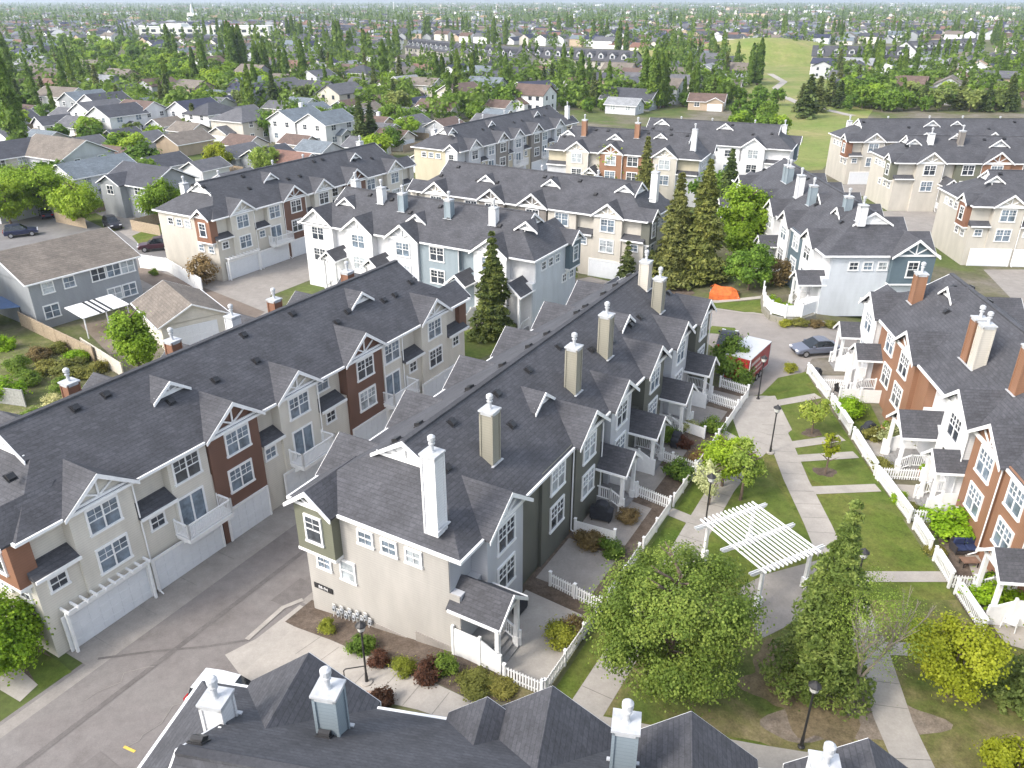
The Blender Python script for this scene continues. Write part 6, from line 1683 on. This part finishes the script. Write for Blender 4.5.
m = MB(); m.lathe([(3, 9), (3, 13), (3.3, 13), (0.2, 25)], n=4); part('steeple', m, WHITE, stp)
a = at(394, 12, 0)
mast = MB(); mast.lathe([(1.2, -0.5), (0.9, 22), (0.3, 26)], n=10); mast.lathe([(1.6, 22), (1.6, 23.5)], n=10)
tag(obj('mast', mast.mesh('mast', WHITE), None, (a[0], a[1], 0)), 'thin white mast on the horizon left of centre', 'mast')

# ------------------------------------------------------------------ meadow and green mound
drape('meadow', [at(*p, 0) for p in ((730, 98), (716, 76), (700, 64), (806, 58), (862, 84), (880, 100), (862, 126), (822, 170), (788, 172), (778, 140), (758, 118))], FIELD, 0.05, cut=False)
drape('meadow_path', strip([at(*p, 0) for p in ((852, 116), (800, 104), (782, 96), (776, 88), (784, 82), (770, 74))], 3.0), CONC, 0.12, cut=False)
def mound(name, px, py, rx, ry, h, rot, seed):
    cx, cy = at(px, py, 0)
    m = MB(); n, k = 40, 12
    rr_ = random.Random(seed); ph = [rr_.uniform(0, 6) for _ in range(3)]
    for j in range(k + 1):
        t = j / k
        for i in range(n):
            a = 2 * pi * i / n
            q = 1 + 0.12 * sin(2 * a + ph[0]) + 0.08 * sin(3 * a + ph[1])
            x = rx * t * q * cos(a); y = ry * t * q * sin(a)
            m.v.append((x * cos(rot) - y * sin(rot), x * sin(rot) + y * cos(rot), h * (0.5 + 0.5 * cos(pi * t)) - 0.15 * (t > 0.99)))
    for j in range(k):
        for i in range(n):
            q = (i + 1) % n
            m.f.append((j * n + i, (j + 1) * n + i, (j + 1) * n + q, j * n + q)); m.m.append(0)
    o = obj(name, m.mesh(name, FIELD), None, (cx, cy, 0))
    for p in o.data.polygons: p.use_smooth = True
    tag(o, kind='structure')
    return o
mound('hill', 765, 60, 95, 48, 12, -0.3, 2)
mound('hill', 645, 66, 60, 30, 8, 0.35, 5)
drape('far_field', [at(*p, 0) for p in ((60, 40), (82, 37), (90, 38), (78, 41))], FIELD, 0.2, cut=False)
drape('far_field', [at(*p, 0) for p in ((600, 22), (700, 22), (720, 27), (610, 28))], FIELD, 0.2, cut=False)

# ------------------------------------------------------------------ poplars, garden trees and houses farther out
PK = [tree_kind('poplar', v, 14.0, 1.35, 2600, 0.24, G_POP, 'p') for v in range(4)]
DKn = [tree_kind('far_decid', v, 8.0, 3.8, 1700, 0.36, (G_MID, G_BRIGHT, G_MID, G_GREY)[v], 'd', clumps=22, base=0.06) for v in range(4)]
SKn = [tree_kind('far_spruce', v, 11.0, 2.4, 1900, 0.27, (G_SPR, G_SPR2)[v % 2], 's') for v in range(3)]
POP = ((24, 160, 21, 'tallest poplar, standing alone at the left in front of the tan roof'), (70, 112, 14, 'slim poplar before the white row at left'), (8, 92, 22, 'broad dark poplar at the upper left edge'), (16, 96, 20, 'second dark poplar at the upper left edge'), (36, 106, 13, 'pale poplar left of the white row'),
       (172, 66, 19, 'dark tall poplar in front of the school'), (178, 68, 15, 'shorter poplar right of the school poplar'), (305, 91, 17, 'leafy poplar right of the navy hipped roof'), (385, 90, 17, 'dark poplar in front of the pale roofed white house'), (437, 97, 14, 'left poplar of three before the brown bungalow'), (458, 97, 15, 'middle poplar of three before the brown bungalow'), (443, 95, 13, 'poplar leaning on the left one of three'),
       (563, 86, 15, 'single poplar below the far white terrace'), (580, 100, 15, 'broad poplar left of the charcoal wide roof'))
for i, (px, py, H, lab) in enumerate(POP):
    x, y = at(px, py); plant('poplar_tree', lab, 'tree', x, y, PK[i % 4], H / 13.0, 'single poplars', 1.0 + 0.1 * (i % 3))
PG = ((205, 88, 6, 7, 13), (228, 66, 3, 5, 13), (240, 78, 9, 6, 17), (262, 80, 5, 5, 15), (283, 84, 5, 6, 12), (345, 58, 10, 7, 17), (330, 54, 4, 6, 15), (370, 66, 3, 4, 13), (395, 60, 4, 5, 14), (655, 108, 9, 10, 13), (690, 104, 3, 4, 11), (712, 60, 5, 4, 13), (754, 84, 5, 5, 13), (872, 72, 5, 6, 12), (946, 60, 4, 5, 11), (968, 62, 3, 5, 11), (500, 45, 6, 14, 15), (600, 42, 4, 8, 14), (620, 52, 3, 5, 14), (455, 38, 6, 14, 14), (830, 42, 8, 12, 14), (960, 40, 9, 18, 14), (900, 40, 5, 9, 13), (985, 44, 5, 10, 14), (690, 30, 8, 20, 15), (770, 36, 6, 14, 14), (300, 44, 6, 14, 15), (215, 44, 6, 10, 14), (420, 40, 5, 10, 14), (560, 36, 6, 12, 15), (130, 44, 3, 8, 12))
for gi, (px, py, n, sp, H) in enumerate(PG):
    for i in range(n):
        x, y = at(px + RT.uniform(-sp, sp) * 1.2, py + RT.uniform(-1.5, 1.5) * py / 70, 0)
        plant('poplar_tree', 'tall narrow poplar in one of the far poplar clusters', 'tree', x, y, PK[RT.randrange(4)], H / 12 * RT.uniform(0.75, 1.2), 'poplars in far clusters', RT.uniform(0.85, 1.25), z=0)

def inpoly(x, y, P):
    c = False
    for i in range(len(P)):
        (x0, y0), (x1, y1) = P[i - 1], P[i]
        if (y0 > y) != (y1 > y) and x < (x1 - x0) * (y - y0) / (y1 - y0) + x0: c = not c
    return c
def proj(x, y, z=0.0):
    d = y * CP - (z - CAM_H) * SP; v = y * SP + (z - CAM_H) * CP
    return 512 + FPX * x / d, 384 - FPX * v / d
CORR = [(36, 40), (90, 42), (150, 50), (215, 78), (300, 96), (300, 104), (250, 100), (180, 96), (110, 84), (60, 66)]
PARK = [(690, 42), (770, 50), (850, 92), (868, 128), (826, 176), (780, 176), (745, 118), (735, 95), (758, 84), (720, 62)]
HILL2 = [(560, 78), (620, 62), (690, 52), (690, 70), (640, 76)]
SCHOOL = [(130, 30), (280, 30), (280, 44), (130, 44)]
TERR = [(395, 40), (640, 50), (640, 80), (395, 68)], [(800, 46), (995, 40), (995, 68), (800, 72)]
NOBUILD = (CORR, PARK, HILL2, SCHOOL) + TERR
# the belt of bright trees along the corridor
for i in range(120):
    while True:
        px, py = RT.uniform(36, 300), RT.uniform(40, 104)
        if inpoly(px, py, CORR): break
    x, y = at(px, py, 0)
    plant('shade_tree', 'bright green tree in the leafy belt behind the left suburb', 'tree', x, y, DKn[1] if RT.random() < 0.75 else DKn[0], RT.uniform(0.75, 1.15), 'trees of the leafy belt', 1.05, z=0)
for (x0, y0, x1, y1, n, mt, sc_, lab, nm, grp) in ((738, 98, 780, 140, 22, 0, 0.8, 'shrubby green tree left of the meadow', 'leafy_tree', 'trees left of the meadow'), (840, 92, 905, 112, 38, 0, 1.0, 'dark green tree between the meadow and brown roof', 'leafy_tree', 'trees right of the meadow'), (900, 98, 1030, 112, 46, 3, 0.9, 'pale olive tree behind the far right cream row', 'leafy_tree', 'trees behind the far right row'),
        (630, 58, 705, 72, 26, 0, 0.8, 'bush like green tree on the green mound', 'leafy_tree', 'trees on the green mound'), (590, 96, 640, 112, 8, 0, 0.7, 'green tree behind the grey row end', 'leafy_tree', 'trees behind the grey row'), (540, 92, 600, 104, 10, 1, 0.7, 'bright green tree beside the white twin gabled house', 'leafy_tree', 'trees near the twin gabled house'), (640, 40, 700, 52, 16, 0, 1.0, 'dark tree at the top of the mound', 'leafy_tree', 'trees behind the mound'), (300, 90, 400, 100, 16, 1, 0.7, 'lime tree in the hedge behind the pale slate roofs', 'leafy_tree', 'hedge trees'), (540, 92, 745, 105, 34, 0, 0.55, 'bushy tree in the gardens behind the orange brown row', 'garden_tree', 'trees behind the orange brown row'), (556, 104, 738, 113, 30, 0, 0.5, 'low bushy tree directly behind the roofs of the orange brown row', 'garden_tree', 'low trees behind the orange brown row'), (150, 92, 260, 104, 16, 1, 0.8, 'lime tree just behind the white house rows', 'leafy_tree', 'trees behind the white rows')):
    for i in range(n):
        x, y = at(RT.uniform(x0, x1), RT.uniform(y0, y1), 0)
        plant(nm, lab, 'tree', x, y, DKn[mt if RT.random() < 0.7 else RT.randrange(4)], sc_ * RT.uniform(0.6, 1.1), grp, z=0)
for i, (px, py, s) in enumerate(((806, 118, 1.15), (816, 112, 1.0), (828, 106, 1.0), (838, 108, 0.8), (800, 112, 0.8))):
    x, y = at(px, py, 0)
    plant('meadow_spruce', 'dense dark spruce in the clump on the meadow', 'tree', x, y, SKn[i % 3], s, 'spruce clump on the meadow', 1.5, z=0)
for i, (px, py) in enumerate(((478, 66), (488, 66), (470, 64), (372, 146), (958, 110), (985, 112), (1008, 112), (845, 100), (690, 60))):
    x, y = at(px, py, 0)
    plant('dark_spruce', 'dark evergreen standing between far houses', 'tree', x, y, SKn[i % 3], RT.uniform(0.7, 1.0), 'dark evergreens between far houses', 1.2, z=0)

# more garages and back yard fences in the left suburb
placed = [(o.location.x, o.location.y) for o in SC.objects if o.get('category') in ('house', 'garage', 'terrace')]
rg = random.Random(8)
def in_rows(x, y):
    for (o, h, L) in (((-36.3, 95.1), 30, 41), ((-9.1, 142.5), 32, 44), ((-25.2, 94.2), 120, 32), ((-13.9, 111.5), 120, 35), ((6.4, 145.6), 114, 28), ((22.2, 156.4), 114, 30)):
        d = hv(h); u = (x - o[0]) * d[0] + (y - o[1]) * d[1]; v = -(x - o[0]) * d[1] + (y - o[1]) * d[0]
        if -9 < u < L + 6 and -12 < v < 17: return True
    return False
ng = 0
for q in range(4000):
    x, y = rg.uniform(-165, -2), rg.uniform(118, 262)
    if abs(x) > 0.66 * y + 8 or in_rows(x, y) or any((x - a) ** 2 + (y - b) ** 2 < 10.2 ** 2 for a, b in placed) or abs((x + 82) * 0.66 + (y - 142) * 0.75 + 0) < 9: continue
    px, py = proj(x, y)
    if inpoly(px, py, CORR): continue
    placed.append((x, y)); ng += 1
    rk, wk = rg.choice(['charcoal', 'grey', 'tan', 'brown', 'blue grey', 'grey']), rg.choice(['white', 'white', 'cream', 'beige', 'light grey'])
    house('small %s outbuilding with %s roof in the dense left suburb' % (wk, rk), 0, 0, rg.choice([30, 120]), rg.uniform(6.5, 8.5), rg.uniform(5.8, 7), 1, rk, wk, name='outbuilding', cat='garage', win=False, garage=rg.choice([1, -1]), xy=(x, y), group='%s outbuildings with %s roofs' % (wk, rk))
    if ng > 46: break
def yard_fence_mesh(k):
    def f():
        r = random.Random(k); m = MB(); a, b = r.uniform(9, 13), r.uniform(5, 8)
        for (x0, y0, x1, y1) in ((0, 0, a, 0), (a, 0, a, b)):
            d = Vector((x1 - x0, y1 - y0, 0)); M = Matrix.Translation((x0, y0, 0)) @ Matrix.Rotation(math.atan2(d.y, d.x), 4, 'Z')
            n = int(d.length / 0.3)
            for i in range(n): m.box(d.length * i / n + 0.01, d.length * (i + 1) / n - 0.01, -0.02, 0.02, 0, 1.6 + 0.03 * (i % 3), M)
            for z in (0.4, 1.3): m.box(0, d.length, 0.022, 0.07, z, z + 0.1, M)
        return m.mesh('yard_fence', WOODF)
    return cached(('yf', k), f)
for (x, y) in list(placed):
    if y > 300 or y < 112 or x > 10 or rg.random() < 0.25: continue
    a = rg.choice([30, 120, 210, 300]); d = hv(a)
    fx, fy = x + d[0] * 7.2, y + d[1] * 7.2
    if in_rows(fx, fy): continue
    tag(obj('yard_fence', yard_fence_mesh(rg.randrange(4)), None, (fx, fy, 0), pi / 2 - radians(a + 90)), 'weathered wooden yard fence between houses of the left suburb', 'fence', 'yard fences of the left suburb')
for q in ((-62, 121, 140), (-88, 150, 140), (-97, 158, 320), (-110, 172, 140), (-120, 185, 320), (-66, 160, 30), (-30, 176, 120), (-75, 190, 120)):
    car('parked car on a street or driveway of the left suburb', q[0], q[1], q[2], paint(*rg.choice([('silver', (0.26, 0.28, 0.36)), ('black', (0.02, 0.02, 0.028)), ('white', (0.72, 0.72, 0.72)), ('maroon', (0.06, 0.02, 0.03))])), rg.choice(['sedan', 'suv']), 0.0, 'parked cars of the left suburb')

# random streets of the suburb beyond
placed = [(o.location.x, o.location.y) for o in SC.objects if o.get('category') in ('house', 'garage', 'terrace')]
FARH = []
rs = random.Random(21)
for i in range(-70, 100):
    for j in range(-80, 60):
        a = i * 21.0 + (3 if i % 2 else -3); b = j * 14.0
        x = H30[0] * a + V30[0] * b + rs.uniform(-1.5, 1.5); y = H30[1] * a + V30[1] * b + rs.uniform(-1.5, 1.5)
        if y < 235 or y > 1150 or abs(x) > 0.68 * y + 25: continue
        px, py = proj(x, y)
        if py > 112: continue
        if px > 540 and py > 109: continue
        if any(inpoly(px, py, P) for P in NOBUILD) or rs.random() < 0.12: continue
        if any((x - q[0]) ** 2 + (y - q[1]) ** 2 < 13 ** 2 for q in placed): continue
        FARH.append((y, x, i, j))
FARH.sort()
hk = list(ROOFS)
HT = {}
def far_house_mesh(k):
    """three sizes of small house, roof and wall in two meshes"""
    r = random.Random(k)
    L, Wd = r.uniform(10.5, 14), r.uniform(8, 9.5); ze = 2.8 if k % 3 == 0 else 5.2
    b, a, o, p = Wd / 2, L / 2, 0.45, r.uniform(0.42, 0.58)
    zr = ze + p * (b + o)
    m = MB(); m.box(-a, a, -b, b, -0.3, ze)
    for s in (-a, a - 0.1): m.prism([(-b, ze - 0.1), (b, ze - 0.1), (0, ze + p * b)], s, s + 0.1, axis='x')
    m.box(-a + 0.5, -a + 5.8, -b - 2.5, -b + 0.2, -0.3, 2.7); m.prism([(-a + 0.5, 2.65), (-a + 5.8, 2.65), (-a + 3.15, 2.65 + p * 2.65)], -b - 2.5, -b - 2.4)
    for z in ((1.0,) if ze < 4 else (1.0, 3.6)):
        for u in (1.0, 3.6): m.box(u - 0.6, u + 0.6, -b - 0.05, -b + 0.02, z, z + 1.2, mi=1)
        for u in (-2, 2):
            for s in (-1, 1): m.box(min(s * a, s * (a + 0.05)), max(s * a, s * (a + 0.05)), u - 0.5, u + 0.5, z, z + 1.2, mi=1)
            m.box(u - 0.6, u + 0.6, b - 0.02, b + 0.05, z, z + 1.2, mi=1)
    m.box(-a + 1.0, -a + 5.3, -b - 2.56, -b - 2.48, 0, 2.2, mi=2)
    q = MB()
    q.shell([[(-a - o, -b - o, ze), (a + o, -b - o, ze), (a + o, 0, zr), (-a - o, 0, zr)], [(a + o, b + o, ze), (-a - o, b + o, ze), (-a - o, 0, zr), (a + o, 0, zr)]], 0.2)
    u = -a + 3.15; kk = 3.0
    q.shell([[(u - kk, -b - 2.9, 2.7), (u, -b - 2.9, 2.7 + p * kk), (u, -b + 0.4, 2.7 + p * kk), (u - kk, -b + 0.4, 2.7)], [(u, -b - 2.9, 2.7 + p * kk), (u + kk, -b - 2.9, 2.7), (u + kk, -b + 0.4, 2.7), (u, -b + 0.4, 2.7 + p * kk)]], 0.15)
    return m, q
FM = [far_house_mesh(k) for k in range(6)]
WKS = ['white', 'white', 'cream', 'greige', 'lightgrey', 'midgrey', 'tan']
n_ind = 0
stuffW, stuffR = [], []
for (y, x, i, j) in FARH:
    k = rs.randrange(6); rk = rs.choice(['charcoal', 'grey', 'grey', 'brown', 'tan', 'blue grey', 'charcoal', 'pale grey', 'navy', 'red brown']); wk = rs.choice(WKS)
    rot = pi / 2 - radians(rs.choice([30, 120, 120, 210, 300]))
    if n_ind < 235:
        n_ind += 1
        wmesh = cached(('fw', k, wk), lambda: FM[k][0].mesh('wall', [wall(wk), PANES[0], GDOOR]))
        rmesh = cached(('fr', k, rk), lambda: FM[k][1].mesh('roof', m_shingle('house_' + rk.replace(' ', '_'), ROOFS[rk])))
        wn_ = {'greige': 'beige', 'lightgrey': 'light grey', 'midgrey': 'grey'}.get(wk, wk)
        t = thing('suburban_house', 'distant %s house with %s roof among the suburb trees' % (wn_, rk), 'house', (x, y, 0), rot, 'distant %s houses with %s roofs' % (wn_, rk))
        obj('wall', wmesh, t); obj('roof', rmesh, t)
    else:
        stuffW.append((x, y, rot, k, rk, wk))

# everything smaller than that: one mass of roofs, one mass of trees
def m_attr(name, rough=0.8):
    m, nt, b = new_mat(name)
    a = nt.nodes.new('ShaderNodeAttribute'); a.attribute_name = 'tint'
    nt.links.new(a.outputs['Color'], b.inputs['Base Color']); b.inputs['Roughness'].default_value = rough
    b.inputs['Specular IOR Level'].default_value = 0.2
    return m
for q in range(800):
    yy = 900 * (7.5 ** rs.random()); xx = rs.uniform(-0.7, 0.7) * yy
    stuffW.append((xx, yy, rs.choice([0.5, 2.1, 3.7]), rs.randrange(6), rs.choice(hk), rs.choice(WKS)))
m = MB(); tint = []
for (x, y, rot, k, rk, wk) in stuffW:
    r = random.Random(int(x * 7 + y)); L = r.uniform(9, 15); Wd = r.uniform(8, 10); ze = r.choice([2.8, 5.2, 5.2]); zr = ze + 2.4
    if y > 1500 and r.random() < 0.08: L *= 5; Wd *= 2.2; ze = 7; zr = 7.6
    M = Matrix.Translation((x, y, 0)) @ Matrix.Rotation(rot, 4, 'Z')
    a, b = L / 2, Wd / 2
    n0 = len(m.f)
    m.box(-a, a, -b, b, 0, ze, M)
    for s in (-a, a): m.poly([(s, -b, ze), (s, b, ze), (s, 0, zr)], M)
    tint += [WALLS[wk]] * (len(m.f) - n0)
    n0 = len(m.f)
    m.poly([(-a - 0.4, -b - 0.4, ze - 0.1), (a + 0.4, -b - 0.4, ze - 0.1), (a + 0.4, 0, zr + 0.15), (-a - 0.4, 0, zr + 0.15)], M)
    m.poly([(a + 0.4, b + 0.4, ze - 0.1), (-a - 0.4, b + 0.4, ze - 0.1), (-a - 0.4, 0, zr + 0.15), (a + 0.4, 0, zr + 0.15)], M)
    tint += [ROOFS[rk]] * (len(m.f) - n0)
me = m.mesh('distant_houses', m_attr('distant_house_paint'))
at_ = me.attributes.new('tint', 'FLOAT_COLOR', 'FACE')
at_.data.foreach_set('color', np.array([(*c, 1) for c in tint], dtype=np.float32).reshape(-1))
tag(obj('distant_houses', me), 'mass of tiny houses and halls filling the far suburb', 'houses', kind='stuff')

# garden trees between the suburb's houses
cells = {}
for (y, x, i, j) in FARH: cells.setdefault((int(x // 14), int(y // 14)), []).append((x, y))
def near_house(x, y, d):
    cx, cy = int(x // 14), int(y // 14)
    for a in (-1, 0, 1):
        for b in (-1, 0, 1):
            for q in cells.get((cx + a, cy + b), ()):
                if (q[0] - x) ** 2 + (q[1] - y) ** 2 < d * d: return True
    return any((x - q[0]) ** 2 + (y - q[1]) ** 2 < d * d for q in placed)
nd = ns = npop = 0
tries = 0
while (nd < 150 or ns < 80 or npop < 90) and tries < 9000:
    tries += 1
    y = 215 * (2.6 ** (rs.random() ** 0.9)); x = rs.uniform(-0.69, 0.69) * y
    px, py = proj(x, y)
    if py > 118 or (px > 520 and py > 110) or inpoly(px, py, PARK) or inpoly(px, py, CORR) or inpoly(px, py, SCHOOL) or any(inpoly(px, py, T) for T in TERR) or near_house(x, y, 6.5): continue
    c = rs.random()
    if c < 0.55 and nd < 150:
        nd += 1; plant('garden_tree', 'green garden tree between the distant suburb houses', 'tree', x, y, DKn[rs.randrange(4)], rs.uniform(0.6, 1.1), 'garden trees of the distant suburb', z=0)
    elif c < 0.75 and ns < 80:
        ns += 1; plant('dark_spruce', 'dark spruce in a distant suburb garden', 'tree', x, y, SKn[rs.randrange(3)], rs.uniform(0.6, 1.2), 'spruces of the distant suburb', z=0)
    elif npop < 90:
        npop += 1; plant('poplar_tree', 'lone tall poplar in a distant suburb garden', 'tree', x, y, PK[rs.randrange(4)], rs.uniform(0.6, 1.1), 'poplars of the distant suburb', z=0)

HOUSES = [(o.location.x, o.location.y) for o in SC.objects if o.get('category') in ('house', 'garage')]
nb_ = 0
while nb_ < 115:
    px, py = rs.uniform(-5, 420), rs.uniform(98, 200)
    x, y = at(px, py, 0)
    if px > 160 and py > 165 or any((x - q[0]) ** 2 + (y - q[1]) ** 2 < 5.6 ** 2 for q in HOUSES) or inpoly(px, py, [(150, 150), (420, 120), (420, 240), (150, 300)]): continue
    nb_ += 1
    plant('garden_bush', 'small green tree or bush between the left suburb houses', 'bush', x, y, DKn[rs.choice([0, 1, 1, 2, 3])], rs.uniform(0.36, 0.82), 'bushes between the left suburb houses', 1.15, z=0)

rw = np.random.default_rng(77)
def mass(name, label, kind, mat, N, y0, y1, nl, H, Rr, leaf, fn):
    Ps, Ns, Ss = [], [], []
    for i in range(N):
        y = y0 * (y1 / y0) ** (rw.random() ** 0.78); x = rw.uniform(-0.7, 0.7) * y
        px, py = proj(x, y)
        if (px > 520 and py > 109) or any(inpoly(px, py, P) for P in (PARK, SCHOOL, CORR) + TERR) or near_house(x, y, 5.5): continue
        n = max(8, int(nl * min(1, (y0 * 1.3 / y))))
        s = rw.uniform(0.6, 1.2)
        P, Nn = fn(n, H * s, Rr * s, rw)
        P[:, 0] += x; P[:, 1] += y
        Ps.append(P); Ns.append(Nn); Ss.append(leaf * s * rw.uniform(0.7, 1.3, len(P)) * np.sqrt(nl / n) * 0.9)
    P = np.concatenate(Ps); Nn = np.concatenate(Ns); S = np.concatenate(Ss)
    tag(obj(name, leaf_mesh(name, P, S, Nn, mat, rw)), label, 'woods', kind='stuff')
def dfn(n, H, R_, rng): return decid_pts(n, H, R_, rng, base=0.0, clumps=8, spread=0.5)
M1 = m_leaf('far_mid', (0.075, 0.12, 0.024), (0.14, 0.2, 0.05), 0.05)
M2 = m_leaf('far_dark', (0.038, 0.062, 0.022), (0.085, 0.115, 0.045), 0.05)
M3 = m_leaf('far_pop', (0.06, 0.1, 0.026), (0.11, 0.155, 0.045), 0.05)
mass('far_leafy_woods', 'mass of leafy trees filling the far suburb', 'd', M1, 12000, 235, 6500, 110, 8.5, 4.3, 0.62, dfn)
mass('far_spruce_woods', 'mass of dark spruces filling the far suburb', 's', M2, 3200, 400, 6500, 90, 10.5, 2.4, 0.6, spruce_pts)
mass('far_poplar_woods', 'mass of narrow poplars filling the far suburb', 'p', M3, 4200, 300, 6500, 90, 16, 1.7, 0.62, poplar_pts)

# ------------------------------------------------------------------ air
HZ = MB(); HZ.box(-8900, 8900, -50, 9300, -1.5, 60)
hm = bpy.data.materials.new('haze_air'); hm.use_nodes = True
ht = hm.node_tree; ht.nodes.remove(ht.nodes['Principled BSDF'])
pv = ht.nodes.new('ShaderNodeVolumePrincipled')
pv.inputs['Color'].default_value = (0.76, 0.87, 1.0, 1)
pv.inputs['Density'].default_value = 0.00012
pv.inputs['Anisotropy'].default_value = 0.2
ht.links.new(pv.outputs[0], ht.nodes['Material Output'].inputs['Volume'])
tag(obj('haze', HZ.mesh('haze', hm)), 'thin blue haze over the distance', 'haze', kind='stuff')
